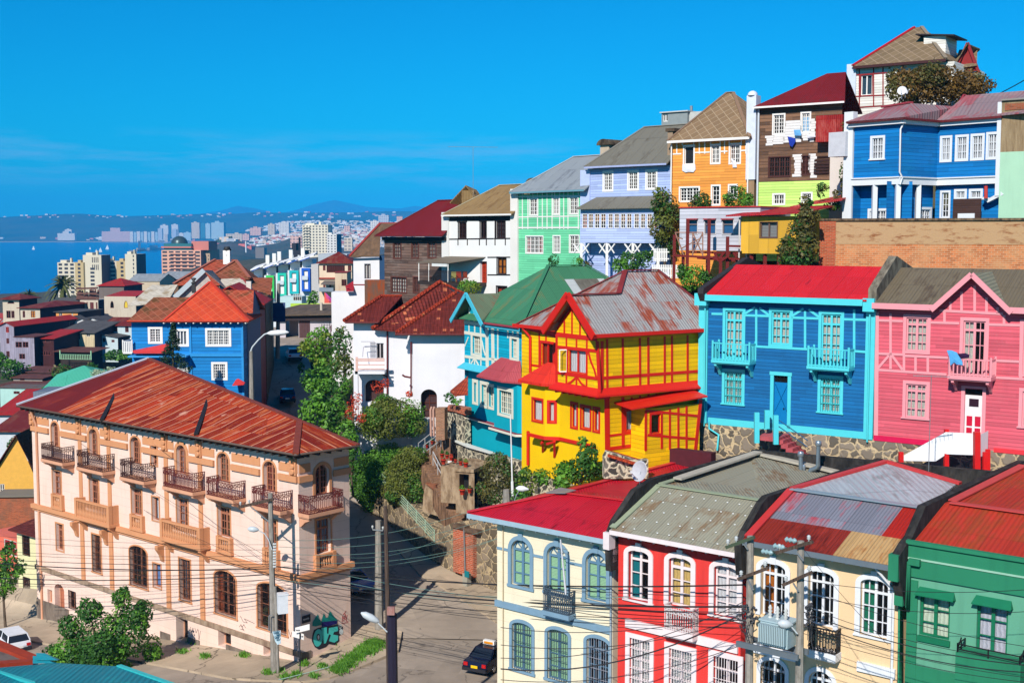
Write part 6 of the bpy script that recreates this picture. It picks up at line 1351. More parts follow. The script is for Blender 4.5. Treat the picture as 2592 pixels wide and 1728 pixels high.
window(H,F,1748,928,1865,1160,cols=1,rows=1,leaf=1,cw=0,frame=PSH,rec=.7,glaz=DARK,name='basement_window')
cr(450,1328,3.92)
window(H,F,370,458,580,898,cols=2,rows=4,arch=.5,cw=.12,bars=GR_,sill=PD,curt=plain(C(175,85,50)),inner='sides',**kf);window(H,F,795,585,1082,1052,cols=2,rows=4,arch=.5,cw=.12,bars=GR_,sill=PD,**kf)
window(H,F,402,1062,528,1215,cols=1,rows=1,leaf=1,cw=0,frame=PSH,rec=.6,bars=None,glaz=DARK,name='basement_window');window(H,F,850,1200,936,1300,cols=1,rows=1,leaf=1,cw=0,frame=PSH,rec=.6,glaz=DARK,name='basement_window')
cr(450,1000,3.92)
window(H,S,1362,688,1502,985,cols=2,rows=5,arch=.52,cw=.2,curt=cR,inner='half',**kf);cr(450,1328,3.92);window(H,S,1372,-60,1515,280,cols=2,rows=3,trans=.28,cw=.12,curt=cW,**kf)
balcony(H,S,1372,1568,285,418,.25,'stone',PD,PD,.15,0)
cr(450,1000,3.92);balcony(H,S,1300,1640,972,1150,1.0,'iron',IR,PSH,.22,.62,.15,bw=.22)
mb=MB();panel(mb,F,-33.05,-.45,-32.,-13.6);panel(mb,S,0,4.25,-28.5,-13.6);D_=F.p(-33.05,0,14.5);c_=S.p(4.25,0)
def vq(a,b,z0,z1):return[Vector((a.x,a.y,z0)),Vector((b.x,b.y,z0)),Vector((b.x,b.y,z1)),Vector((a.x,a.y,z1))]
mb.poly(vq(c_,D_,-32,-13.6));mb.poly(vq(D_,F.p(-33.05,0),-32,-13.6));mb.poly([F.p(-33,-13.65,0),Cn+Vector((0,0,-13.65)),c_+Vector((0,0,-13.65)),D_+Vector((0,0,-13.65))]);mb.build('wall',PE,H)
mb=MB();mb.fb(F,-33.1,-.3,-21.75,-21.42,-.3,.02);mb.fb(F,-33.1,-.3,-21.95,-21.75,-.14,.02);mb.fb(S,-.3,4.4,-21.75,-21.42,-.3,.02);mb.fb(S,-.15,4.3,-21.95,-21.75,-.14,.02);mb.build('string_course',PD,H)
mb=MB();mb.fb(F,-33.1,-.35,-26.75,-26.4,-.12,.02);mb.build('plinth_ledge',grime(C(190,165,140),C(140,115,95)),H)
PLM=grime(C(150,135,120),C(110,95,85))
for bx in((F,-33.1,-28.3,-32,-29.2,-.06,.02),(F,-15.9,-14.7,-32,-28.3,-.06,.02),(F,-12.5,-11.2,-32,-28.,-.06,.02),(F,-8.2,-5.5,-32,-27.6,-.06,.02),(S,-.1,.8,-28,-26.5,-.06,.02)):
 mb=MB();mb.fb(*bx);mb.build('plinth',PLM,H)
hl=sorted([(h[0],h[1])for h in F.holes if h[3]>-16. and h[5]>0])
ed=[-33.0]+[v for h in hl for v in(h[0]-.35,h[1]+.35)]+[-.5]
for z0,z1,pr,nm,mt in((-15.55,-15.15,.16,'frieze_moulding',PD),(-14.95,-14.4,.05,'frieze_panel',PD)):
 for a,b in zip(ed[::2],ed[1::2]):
  if b-a>.3:mb=MB();mb.fb(F,a,b,z0,z1,-pr,.02);mb.build(nm,mt,H)
hs_=[(h[0],h[1])for h in S.holes if h[3]>-16.][0]
for a,b in((-.05,hs_[0]-.3),(hs_[1]+.3,4.3)):
 mb=MB();mb.fb(S,a,b,-15.55,-15.15,-.16,.02);mb.build('frieze_moulding',PD,H);mb=MB();mb.fb(S,a+.1,b-.1,-14.95,-14.4,-.05,.02);mb.build('frieze_panel',PD,H)
cr(0,950,3.92);pil=[(795,700),(1080,700),(1650,900)];us=[F.uz(*p)[0]for p in pil];cr(450,1000,3.92);us.append(F.uz(225,800)[0]);us2=[F.uz(-20,700)[0]-.9]
for u in us:
 mb=MB();mb.fb(F,u-.22,u+.22,-21.4,-15.2,-.07,.02);mb.fb(F,u-.24,u+.24,-26.4,-21.95,-.09,.02);mb.build('pilaster',PD,H)
cap_=[]
for u in us+[-32.8,-.8]:
 mb=MB();mb.fb(F,u-.4,u+.25,-15.1,-13.9,-.14,.02)
 for k in range(3):mb.lathe(F.p(u-.08,-14.9+k*.35,-.12),[(.2,0),(.24,.05),(.15,.12)],8,None,-F.n)
 mb.build('capital',PD,H)
cr(0,1328,3.92)
for x,y in((770,30),(1060,80),(1615,230)):
 u=F.uz(x,y)[0];mb=MB();p=[(0,0),(-.55,0),(-.55,-.25),(-.25,-.7),(-.12,-1.15),(0,-1.2)];A=[F.p(u-.17,-21.95+z,d)for d,z in p];B=[q+F.u*.36 for q in A];mb.faces(A+B,[tuple(range(6))[::-1],tuple(range(6,12))]+[(i,(i+1)%6,6+(i+1)%6,6+i)for i in range(6)]);mb.build('console',PD,H)
pipe(H,[F.p(-32.2,-13.9,-.5),F.p(-32.2,-15,-.1),F.p(-32.2,-30.9,-.1)],.1,PSH);
RS=rustroof();RSD=corr(C(125,32,20),C(150,55,32),.25,sheet=1.0,row=3.4,tone=.1,seam=.35)
E=-13.5;K0=F.p(-33.7,E,-.85);K1=F.p(.35,E,-.85);R1=F.p(-4.7,-12.45,3.7);R2=F.p(-31.8,-10.5,10.);K2=Vector((-9.9,79.4,E));B2=F.p(-33.7,E,16)
sl_=F.p(-27.5,E,-.85);sr_=R2+(R1-R2)*.03
roof(H,[[sl_,K1,R1,sr_]],RS,.08);roof(H,[[K0,sl_,sr_,R2]],RSD,.08,'roof_left_sheets');roof(H,[[K1,K2,R1]],RS,.08,'hip_roof')
roof(H,[[K2,B2,R2,R1]],RSD,.08,'rear_roof')
CAPR=plain(C(150,70,48),.6,.2,.3);mb=MB();mb.bar(R2,R1,.4,.1);mb.bar(R1,K1+Vector((0,0,.02)),.4,.1);mb.bar(R1,K2,.35,.1);mb.build('ridge_cap',CAPR,H);mb=MB();mb.bar(K0+Vector((0,0,.05)),R2+Vector((0,0,.05)),.3,.1);mb.build('verge_flashing',plain(C(215,220,228),.4),H)
cr(0,950,3.92)
def rp(x,y):
 n=(K1-K0).cross(R1-K1);d=ray(x,y);return d*(K1.dot(n)/d.dot(n))
a,b=rp(1180,130),rp(1010,450);mb=MB();mb.bar(a+Vector((0,0,.08)),b+Vector((0,0,.08)),.28,.14);mb.build('batten',plain((.02,.015,.012,1)),H)
cr(450,1000,3.92);a,b=rp(300,60),rp(180,400);mb=MB();mb.bar(a+Vector((0,0,.08)),b+Vector((0,0,.08)),.28,.14);mb.build('batten',plain((.02,.015,.012,1)),H)
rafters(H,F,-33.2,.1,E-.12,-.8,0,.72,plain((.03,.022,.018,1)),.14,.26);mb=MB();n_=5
for k in range(n_):mb.fb(S,.2+k*.9,.34+k*.9,E-.38,E-.12,-.7,0)
mb.build('rafter_tails',plain((.05,.03,.025,1)),H)
gutter(H,[K0-Vector((0,0,.08)),K1-Vector((0,0,.08)),K2-Vector((0,0,.08))],.09,plain(C(95,75,65)))
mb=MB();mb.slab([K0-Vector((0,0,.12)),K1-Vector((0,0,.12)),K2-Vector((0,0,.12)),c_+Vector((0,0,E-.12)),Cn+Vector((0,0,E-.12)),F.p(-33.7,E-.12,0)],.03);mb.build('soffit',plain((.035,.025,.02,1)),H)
cr(450,1328,3.92)
def paint(name,polys,mats,d=-.012,f=S):
 mb=MB()
 for k,(pts,m)in enumerate(polys):mb.poly([f.at(x,y,d-.004*k)for x,y in pts],m)
 return mb.build(name,mats,H)
def ell(cx,cy_,rx,ry,a0=0,n=16,rot=0):
 o=[]
 for k in range(n):t=a0+6.283*k/n;x,y=rx*math.cos(t),ry*math.sin(t);o.append((cx+x*math.cos(rot)-y*math.sin(rot),cy_+x*math.sin(rot)+y*math.cos(rot)))
 return o
TE,DT,NV,WH_,BKp=plain(C(80,215,205),.6,0,.05),plain(C(15,140,130)),plain(C(35,25,110)),plain(C(225,235,235)),plain((.02,.02,.03,1))
g=[([(1335,1090),(1350,1040),(1390,1020),(1430,1010),(1500,1000),(1590,985),(1640,1010),(1630,1080),(1600,1100),(1605,1150),(1560,1190),(1500,1180),(1470,1210),(1400,1235),(1360,1210),(1330,1150)],4),(ell(1392,1118,46,88,rot=.12),0),(ell(1395,1110,18,34),4),(ell(1396,1112,9,22),3),([(1425,1020),(1478,1012),(1482,1075),(1502,1080),(1470,1170),(1450,1175),(1440,1100),(1430,1080)],0),([(1500,1020),(1585,1005),(1592,1050),(1550,1060),(1540,1085),(1592,1095),(1590,1140),(1555,1165),(1500,1150),(1520,1090),(1495,1080)],0),([(1335,1000),(1340,960),(1392,880),(1400,930),(1418,940),(1425,990),(1370,1005)],1),([(1425,985),(1430,930),(1450,870),(1465,920),(1490,915),(1508,848),(1545,900),(1582,940),(1580,975),(1500,990)],1),([(1425,985),(1430,960),(1580,945),(1580,978),(1500,1000),(1430,1008)],2)]
paint('graffiti',g,[TE,DT,NV,WH_,BKp])
paint('graffiti_tag',[(ell(1610,1005,18,24),0),(ell(1622,1058,20,28),0)],[WH_]).__setitem__('label','small white and black graffiti bubbles')
mb=MB()
def scrib(f,pts,w=.03):
 for a,b in zip(pts,pts[1:]):mb.bar(f.at(*a,-.012),f.at(*b,-.012),w,.01,up=f.n)
for pts in(((1630,960),(1635,900),(1650,940)),((1645,955),(1660,880),(1672,945),(1650,920)),((1680,890),(1668,950),(1690,955)),((1640,890),(1670,850)),((1625,975),(1690,965))):scrib(S,pts)
mb.build('graffiti_tag',plain(C(190,40,50)),H)
mb=MB()
for pts in(((125,1010),(135,1060),(150,1020),(160,1070)),((170,1020),(180,1070),(200,1030)),((205,1040),(210,1140),(225,1050)),((612,1010),(625,985),(640,1010),(655,985),(672,1020)),((620,1030),(650,1040),(630,1000),(660,1050)),((620,900),(650,960),(690,970),(660,930),(760,975)),((1085,1100),(1095,1030),(1120,1110),(1130,1060)),((1165,1150),(1175,1190),(1190,1150)),((1160,1210),(1195,1200),(1180,1240))):scrib(F,pts,.025)
mb.build('graffiti_tag',plain(C(90,70,75)),H)
mb=MB();mb.fb(S,*S.rect(1232,893,1312,965),-.05,0);np_=mb.build('street_nameplate',BKp,H);np_['label']='black plate with a white double arrow'
paint_=MB();pts=[(1240,938),(1255,925),(1255,932),(1290,920),(1290,912),(1305,925),(1290,938),(1290,932),(1255,944),(1255,950)];paint_.poly([S.at(x,y,-.06)for x,y in pts]);paint_.build('arrow',plain(C(190,190,190)),np_)
#generic town house used for the middle distance
def hut(name,label,x0,x1,yt,yb,Y,wall,rmat,ang=-8,dep=8,kind='hip',rise=1.4,ov=.35,wins=(),wk=None,side=None,group=None,cat='house',drop=3.,fas=None,sidewins=0,ridge=None):
 F=Face(V(x0,(yt+yb)/2,Y),ang);ym=(yt+yb)/2
 u1=F.uz(x1,ym)[0];zt=F.z((x0+x1)/2,yt);zb=F.z((x0+x1)/2,yb)
 H=house(name,label,F,zb,0,cat,group)
 wk=wk or dict(frame=plain(C(225,220,210)),cols=1,rows=2,leaf=2,cw=0,rec=.08,fw=.07)
 for w_ in wins:window(H,F,*w_[:4],**(wk if len(w_)<5 else{**wk,**w_[4]}))
 mb=MB();panel(mb,F,0,u1,zb-drop,zt);mb.poly([F.p(0,zb-drop,dep),F.p(0,zb-drop,0),F.p(0,zt,0),F.p(0,zt,dep)]);mb.poly([F.p(u1,zb-drop,dep),F.p(0,zb-drop,dep),F.p(0,zt,dep),F.p(u1,zt,dep)])
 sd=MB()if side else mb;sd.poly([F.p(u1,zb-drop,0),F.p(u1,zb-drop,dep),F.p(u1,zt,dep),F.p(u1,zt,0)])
 mb.poly([F.p(0,zt-.02,0),F.p(u1,zt-.02,0),F.p(u1,zt-.02,dep),F.p(0,zt-.02,dep)])
 P=F.p;a,b,c,e=-ov,u1+ov,-ov,dep+ov;zr=zt+rise
 if kind=='hip':
  k=min((e-c)/2,(b-a)/2*.98);polys=[[P(a,zt,c),P(b,zt,c),P(b-k,zr,(c+e)/2),P(a+k,zr,(c+e)/2)],[P(b,zt,c),P(b,zt,e),P(b-k,zr,(c+e)/2)],[P(a,zt,e),P(a,zt,c),P(a+k,zr,(c+e)/2)],[P(a+k,zr,(c+e)/2),P(b-k,zr,(c+e)/2),P(b,zt,e),P(a,zt,e)]]
 elif kind=='gable':
  m=(c+e)/2;polys=[[P(a,zt,c),P(b,zt,c),P(b,zr,m),P(a,zr,m)],[P(a,zr,m),P(b,zr,m),P(b,zt,e),P(a,zt,e)]];sd.poly([P(u1,zt,0),P(u1,zt,dep),P(u1,zr-.1,m)]);mb.poly([P(0,zt,0),P(0,zt,dep),P(0,zr-.1,m)])
 elif kind=='gablef':
  m=(a+b)/2 if ridge is None else ridge*u1;polys=[[P(a,zt,c),P(m,zr,c),P(m,zr,e),P(a,zt,e)],[P(m,zr,c),P(b,zt,c),P(b,zt,e),P(m,zr,e)]];mb.poly([P(0,zt,0),P(u1,zt,0),P(m,zr-.12,0)])
 elif kind=='shed':polys=[[P(a,zt,c),P(b,zt,c),P(b,zr,e),P(a,zr,e)]];sd.poly([P(u1,zt,0),P(u1,zt,dep),P(u1,zr,dep)])
 elif kind=='shedr':polys=[[P(a,zt+rise,c),P(b,zt,c),P(b,zt,e),P(a,zt+rise,e)]];mb.poly([P(0,zt,0),P(u1,zt,0),P(0,zt+rise,0)])
 else:polys=[[P(a,zt+.1,c),P(b,zt+.1,c),P(b,zt+.1,e),P(a,zt+.1,e)]]
 mb.build('wall',wall,H)
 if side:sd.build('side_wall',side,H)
 if rmat:roof(H,polys,rmat,.12)
 if fas:fascia(H,F,a,b,zt,.22,c,fas,.05)
 return H,F,u1,zb,zt
DKG=plain((.03,.03,.035,1),.7);TIN=corr(C(120,108,100),C(130,85,65),.4,sheet=1.,row=3,tone=.12);RTIN=corr(C(188,42,34),C(150,62,42),.4,sheet=1.1,row=4,tone=.1);RUSTT=corr(C(120,75,65),C(95,55,42),.5,sheet=.9,row=2,tone=.2);DRT=corr(C(128,42,30),C(140,80,58),.5,sheet=1,row=4,tone=.12);GRT=corr(C(100,95,90),C(75,66,60),.4,sheet=1.2,row=4,tone=.08)
SHR=shingle(C(168,72,48),C(215,125,95),.62,.13,C(112,66,40));SHO=shingle(C(205,72,42),C(225,110,75),.62,.1,C(185,66,42));SHM=shingle(C(140,76,52),C(188,120,92),.62,.13,C(98,66,38));SHC=shingle(C(205,195,178),C(170,160,145),.6,.1,C(170,150,120))
BLS=boards(C(0,132,208),.3,.35,sc(C(15,155,215),1))
#blue corner house on the climbing street
cr(450,600,3.92);F=Face(V(-460,900,112),0);P=F.p;u=lambda x,y=1000,d=0.:F.uz(x,y,d)[0];zz=lambda y,d=0.:F.z(100,y,d)
H=house('corner_blue_house','bright blue board corner house with an orange-red shingle roof on the climbing street',F,-20)
kw=dict(frame=WHITE,casing=WHITE,cw=.2,rec=.1,fw=.06,curt=cloth(C(150,160,175)))
window(H,F,295,925,508,1068,cols=3,rows=5,leaf=4,**kw);window(H,F,355,1260,472,1402,cols=3,rows=5,leaf=2,**kw);window(H,F,18,1262,82,1330,cols=3,rows=4,leaf=1,**kw)
cr(0,600,3.92);window(H,F,1490,912,1592,1040,cols=2,rows=5,leaf=2,**kw);window(H,F,1725,932,1852,1068,cols=1,rows=1,leaf=4,**kw);cr(450,600,3.92)
ur=u(640);zE=zz(832,-.6);mb=MB();boxwalls(mb,F,0,ur,-24,zE-.1,8.);mb.build('wall',BLS,H)
us_=u(125);mb=MB();mb.fb(F,us_-.1,us_+.1,-22,zE,-.08,.02);mb.fb(F,ur-.1,ur+.1,-22,zE,-.08,.02);mb.fb(F,-.05,ur+.1,zz(1185),zz(1150),-.12,.02);mb.build('corner_boards',plain(C(40,150,220)),H)
ua=F.uz(-143,825,-.6)[0];ub=F.uz(703,820,-.6)[0];ul=F.uz(-505,815,-.6)[0];ap=F.uz(320,445,4.);
roof(H,[[P(ua,zE,-.6),P(ub,zE,-.6),P(ap[0],ap[1],4.)],[P(ub,zE,-.6),P(ub-.6,zE,8.6),P(ap[0],ap[1],4)],[P(ua,zE,8.6),P(ua,zE,-.6),P(ap[0],ap[1],4)]],SHO,.12)
r1,r2=F.uz(-240,597,2.6),F.uz(110,597,2.6);roof(H,[[P(ul,zE,-.6),P(ua,zE,-.6),P(ua+2.6,r2[1],2.6),P(r1[0],r2[1],2.6)],[P(ul,zE,5.8),P(ul,zE,-.6),P(r1[0],r2[1],2.6)]],SHM,.12,'side_roof')
w1,w2,w3,w4=F.uz(430,540,5),F.uz(755,525,5),F.uz(745,745,2.2),F.uz(650,745,2.2)
roof(H,[[P(w4[0]-2,w3[1],2.2),P(w3[0],w3[1],2.2),P(w2[0],w2[1],5),P(w1[0],w2[1],5)],[P(w1[0],w2[1],5),P(w2[0],w2[1],5),P(w3[0],w3[1],7.8),P(w4[0]-2,w3[1],7.8)]],SHR,.12,'rear_wing_roof')
mb=MB();mb.poly([P(ur+.05,-24,2),P(w3[0]-.5,-24,2.3),P(w3[0]-.5,w3[1],2.3),P(ur+.05,w3[1],2.)]);mb.poly([P(w3[0]-.5,-24,2.3),P(w3[0]-.5,-24,8),P(w3[0]-.5,w3[1],8),P(w3[0]-.5,w3[1],2.3)]);mb.poly([P(w3[0]-.4,w3[1],2.4),P(w3[0]-.4,w3[1],7.6),P(w3[0]-.4,w2[1]-.1,5)]);mb.build('rear_wing_wall',plain(C(20,90,150)),H)
rafters(H,F,ua,ub-.3,zE-.1,-.55,0,.62,WHITE,.12,.14);mb=MB();mb.bar(P(ua,zE+.02,-.6),P(ap[0],ap[1]+.04,4),.28,.08);mb.bar(P(ub,zE+.02,-.6),P(ap[0],ap[1]+.04,4),.28,.08);mb.bar(P(ul,zE,-.62),P(ub,zE,-.62),.1,.1);mb.build('ridge_cap',plain(C(215,70,45)),H)
cr(0,600,3.92);mb=MB();a,b=F.uz(1222,1100,-.3)[0],F.uz(1312,1100,-.3)[0];z0,z1=F.z(1265,1145,-.3),F.z(1265,1035,-.3);mb.ob(F.p(a,z0-.1,-.4),F.u*(b-a),F.n*2.5,Vector((0,0,.1)));bl_=mb.build('balcony',WHITE,H);mb=MB();rail_wood(mb,[F.p(a,z0,2),F.p(a,z0,-.35),F.p(b,z0,-.35)],z1-z0,.16,.1);mb.build('railing',WHITE,bl_)
pr=[F.at(1310,1125,-.2),F.at(1330,1145,-1.4),F.at(1650,1145,-1.4),F.at(1700,1100,-.1),F.at(1660,1055,-.02)];mb=MB();mb.poly(pr);mb.slab([pr[0],pr[1],pr[2],pr[3]],.08);mb.build('porch_roof',plain(C(220,60,60)),H)
mb=MB();mb.slab([F.p(0,F.z(1500,1165),-1.3),F.p(5.2,F.z(1500,1165),-1.3),F.p(5.2,F.z(1500,1165),0),F.p(0,F.z(1500,1165),0)],.14);mb.build('porch_edge',plain(C(60,160,225)),H)
cr(450,600,3.92);mb=MB();mb.slab([F.at(540,1470,-.9),F.at(655,1460,-1.2),F.at(668,1440,-.8),F.at(600,1402,-.05),F.at(580,1410,-.05)],.05);mb.build('door_hood',plain(C(205,50,45)),H)
#cream roofed house behind it
F=Face(V(-400,600,128),0);P=F.p
H=house('cream_roof_house','house with pale cream shingle roofs and a white gable behind the corner blue house',F,-20)
def q(x,y,d):a=F.uz(x,y,d);return P(a[0],a[1],d)
mb=MB();mb.poly([q(-60,620,0),q(340,620,0),q(330,440,0),q(262,335,0)]);mb.poly([q(-60,620,0)+Vector((0,0,-6)),q(340,620,0)+Vector((0,0,-6)),q(340,620,0),q(-60,620,0)]);mb.build('gable_wall',grime(C(215,205,195),C(170,155,145),.45,.7,.8),H)
roof(H,[[q(-500,680,-1),q(-100,640,-.5),q(0,470,3),q(-85,475,5),q(-260,475,5)]],SHC,.1);mb=MB();a,b=q(262,328,-.3),q(-30,600,-.3);mb.bar(a,b,.3,.5);mb.build('bargeboard',plain(C(190,200,205)),H)
roof(H,[[q(262,328,-.3),q(505,530,-.3),q(520,530,7),q(345,330,7)]],corr(C(140,132,128),C(120,85,70),.3),.1,'gable_roof');roof(H,[[q(400,530,2),q(725,530,2),q(632,405,6),q(430,415,6)]],SHC,.1,'rear_roof')
mb=MB();c=q(708,520,1);mb.cb(c,.5,.5,q(708,438,1).z-c.z);mb.build('chimney',plain(C(225,218,205)),H);mb=MB();a=q(632,405,6);mb.bar(a,q(800,600,1.5),.35,.1);mb.build('ridge_cap',plain(C(170,75,65)),H)
mb=MB();c=q(160,555,-1.5);mb.cb(c,.35,.35,1.);mb.lathe(c+Vector((0,0,1.)),[(.3,0),(.1,.2),(.3,.5),(.05,.55)],8);mb.build('chimney_cowl',plain((.03,.03,.03,1)),H)
#large brown hip roof behind
F=Face(V(-400,600,142),0)
P=F.p;H=house('brown_roof_house','big house with wide brown shingle hip roofs and a small white chimney',F,-20)
roof(H,[[q(-40,470,-1),q(600,470,-1),q(560,222,6),q(372,225,6)],[q(600,470,-1),q(800,410,9),q(560,222,6)]],SHR,.12);roof(H,[[q(370,362,.5),q(440,412,-1),q(712,412,-1),q(575,235,3)],[q(712,412,-1),q(800,402,5),q(575,235,3)]],SHM,.12,'wing_roof')
roof(H,[[q(722,500,-1.5),q(925,570,-3),q(942,402,1.5),q(720,403,1.5)]],SHM,.12,'street_wing_roof')
mb=MB()
for a,b in(((372,225,6),(-40,465,-1)),((575,232,3),(370,360,.5)),((575,232,3),(712,408,-1))):mb.bar(q(*a)+Vector((0,0,.08)),q(*b)+Vector((0,0,.08)),.35,.1)
mb.build('ridge_cap',plain(C(175,105,85)),H);mb=MB();mb.cb(q(492,268,4),.8,.8,1.6);ch=mb.build('chimney',WHITE,H);mb=MB();c=q(492,240,4);mb.lathe(c,[(.25,0),(.2,.5),(.45,.7),(.15,.9),(.5,1.3),(.3,1.7)],8);mb.build('cowl',plain((.02,.02,.02,1)),ch)
mb=MB();mb.poly([q(-40,475,0)+Vector((0,0,-9)),q(600,475,0)+Vector((0,0,-9)),q(600,475,0),q(-40,475,0)]);mb.poly([q(600,475,0)+Vector((0,0,-9)),q(790,420,7)+Vector((0,0,-9)),q(790,420,7),q(600,475,0)]);mb.build('wall',plain(C(120,90,70)),H)
#dark houses along the shaded side of the street (their street fronts face right)
def streetfront(name,label,x0,x1,y0a,y1a,y0b,y1b,Y0,Y1,mat,rmat,rows=2,trim=WHITE):
 a,b=V(x0,y0a,Y0),V(x1,y0b,Y1);zb=street_z(a.x+2,a.y)-1.
 an=math.degrees(math.atan2(b.y-a.y,b.x-a.x));F=Face(a,an);L=(Vector((b.x,b.y))-Vector((a.x,a.y))).length;zt=(a.z+b.z)/2
 H=house(name,label,F,zb);n=max(2,int(L/3))
 for i in range(n):
  for j in range(rows):
   z=zt-1.9-j*2.9;window(H,F,L*(i+.3)/n,L*(i+.3)/n+1.1,z-.5,z+1.,px=False,frame=trim,casing=trim,cw=.1,cols=1,rows=3,rec=.1)
 mb=MB();boxwalls(mb,F,0,L,zb-2,zt,5);mb.build('wall',mat,H)
 if rmat:roof(H,[[F.p(-.3,zt,-.7),F.p(L+.3,zt,-.7),F.p(L+.3,zt+1.8,2.6),F.p(-.3,zt+1.8,2.6)],[F.p(-.3,zt+1.8,2.6),F.p(L+.3,zt+1.8,2.6),F.p(L+.3,zt,6),F.p(-.3,zt,6)]],rmat,.12);mb=MB();mb.poly([F.p(-.02,zt,0),F.p(-.02,zt,5.2),F.p(-.02,zt+1.7,2.6)]);mb.build('gable_wall',plain(C(190,50,55)),H)
 return H,F,L,zt
streetfront('maroon_house','dark maroon house with white bay windows on the shaded side of the climbing street',790,865,640,1000,640,1000,121.,130.,plain(C(150,40,45)),RTIN)
streetfront('brown_street_house','dark ochre house with a brown roof at the top of the shaded street side',870,945,575,1000,560,1000,132.,146.,boards(C(130,95,55),.25,.3),None)
#garage shed across the top of the street
cr(640,640,7.127);F=Face(V(480,1300,172),0);P=F.p
H=house('garage','long low garage with a flat brown roof and dark open bay',F,-15,cat='garage')
b_=F.uz(1720,1300)[0];zt=F.z(1100,1120);g0,g1=F.uz(590,1300)[0],F.uz(825,1300)[0]
F.holes.append((g0,g1,-15.2,zt-.5,.3,0));d0,d1=F.uz(835,1300)[0],F.uz(1030,1300)[0]
mb=MB();panel(mb,F,0,b_,-15.2,zt);mb.poly([P(g0,-15.2,3),P(g1,-15.2,3),P(g1,zt,3),P(g0,zt,3)]);mb.poly([P(0,-15.2,8),P(0,-15.2,0),P(0,zt,0),P(0,zt,8)]);mb.build('wall',stucco(C(215,205,210),.4),H)
mb=MB();mb.fb(F,d0,d1,-15.2,zt-.5,-.06,.05);n=4
for k in range(1,n):mb.fb(F,d0+(d1-d0)*k/n-.04,d0+(d1-d0)*k/n+.04,-15.2,zt-.5,-.1,-.05)
mb.build('garage_door',plain(C(90,60,60)),H)
roof(H,[[P(-.2,zt+.1,-1.),P(b_+.3,zt+.3,-1.),P(b_+.3,F.z(1500,910,8),8),P(F.uz(850,930,8)[0],F.z(850,930,8),8),P(-.2,F.z(480,1010,3),3.)]],grime(C(118,100,84),C(95,82,70),.4,.6,.4),.2);mb=MB();mb.fb(F,-.2,b_,zt-.75,zt-.1,-.5,.0);mb.build('fascia',plain(C(55,40,40)),H);pipe(H,[F.at(1238,1040,2),F.at(1235,900,2)],.2,plain(C(215,200,180)),'vent_pipe')
mb=MB();
for x in(1240,1290,1340,1385,1445):mb.bar(F.at(x,1400,-2),F.at(x,1280 if x<1380 else 1235,-2),.06)
for y in(1300,1350):mb.bar(F.at(1240,y,-2),F.at(1470,y,-2),.05)
mb.build('forecourt_railing',DARK,H)
#narrow white house with red edged roof
cr(800,640,3.92);F=Face(V(372,300,134),0);P=F.p
H=house('narrow_white_house','narrow white house with a brown red-edged roof beside the weathered brown house',F,-12)
window(H,F,480,108,542,255,cols=1,rows=1,frame=plain(C(90,75,75)),cw=0,curt=cloth(C(225,220,215)));window(H,F,318,432,375,590,cols=1,rows=1,leaf=1,frame=plain(C(95,45,50)),cw=.0,glaz=plain(C(190,195,180),.4))
u1,zt=F.uz(630,300)[0],F.z(500,55);mb=MB();boxwalls(mb,F,0,u1,-13,zt,7);mb.fb(F,-2.4,u1,-24,F.z(340,390),.02,3);mb.build('wall',stucco(C(246,244,246),.08),H)
mb=MB();mb.fb(F,u1,u1+1.9,-8,zt+.3,.05,6);mb.build('side_wall',plain(C(35,75,115)),H)
q1=[q(335,30,-.5),q(630,20,-.5),q(640,-190,3),q(800,-295,7),q(640,-295,7)]
roof(H,[q1],grime(C(135,105,80),C(108,85,65),.4,.6,.8),.15);mb=MB();mb.bar(q1[0],q1[4],.3,.15);mb.bar(q1[4],q1[3],.3,.15);mb.build('verge',plain(C(165,60,50)),H)
mb=MB();mb.slab([q(290,330,-.6),q(375,370,-.6),q(375,275,.8)],.1);mb.slab([q(300,375,-.6),q(375,372,-.6),q(375,320,.4),q(295,330,.4)],.1);mb.build('small_roof',plain(C(170,30,45)),H);hband(H,F,0,1.4,F.z(400,320),F.z(400,310),.04,plain(C(150,40,45)),'band')
t_=thing('rusty_enclosure','rust-stained metal sheet enclosure beside the narrow white house','enclosure',q(580,480,-1.2),0);mb=MB();a,b=F.uz(482,400,-1.2)[0],F.uz(690,400,-1.2)[0];mb.fb(F,a,b,-12,F.z(580,268,-1.2),-1.2,0);mb.build('sheet_panel',grime(C(105,92,80),C(165,78,35),.42,.62,.8,1.5,.3),t_)
#red roofed cream houses
cr(640,640,7.127);WR=dict(frame=plain(C(115,50,45)),cols=2,rows=3,leaf=2,cw=0,rec=.1,fw=.09)
H,F,u1,zb,zt=hut('cream_gallery_house','cream house with a row of red-framed gallery windows and a dark red hip roof',1200,1790,180,900,236,stucco(C(240,215,185),.25),DRT,0,9,'hip',2.,.5,[(1265,228,1312,318),(1330,225,1660,355,dict(leaf=8)),(1715,228,1775,325),(1270,570,1308,660,dict(curt=plain(C(220,130,50)))),(1375,570,1415,655,dict(curt=plain(C(220,130,50))))],WR)
hband(H,F,0,u1*.5,F.z(1300,470),F.z(1300,445),.3,plain(C(175,70,50)),'floor_band');mb=MB();mb.slab([F.at(1225,560,-2.4),F.at(1480,560,-2.4),F.at(1480,500,0),F.at(1290,500,0)],.15);mb.build('porch_roof',plain(C(110,105,100)),H);mb=MB();mb.fb(F,F.uz(1230,640)[0],F.uz(1480,640)[0],F.z(1350,690),F.z(1350,620),-2.2,0);mb.build('porch_wall',plain(C(135,150,165)),H)
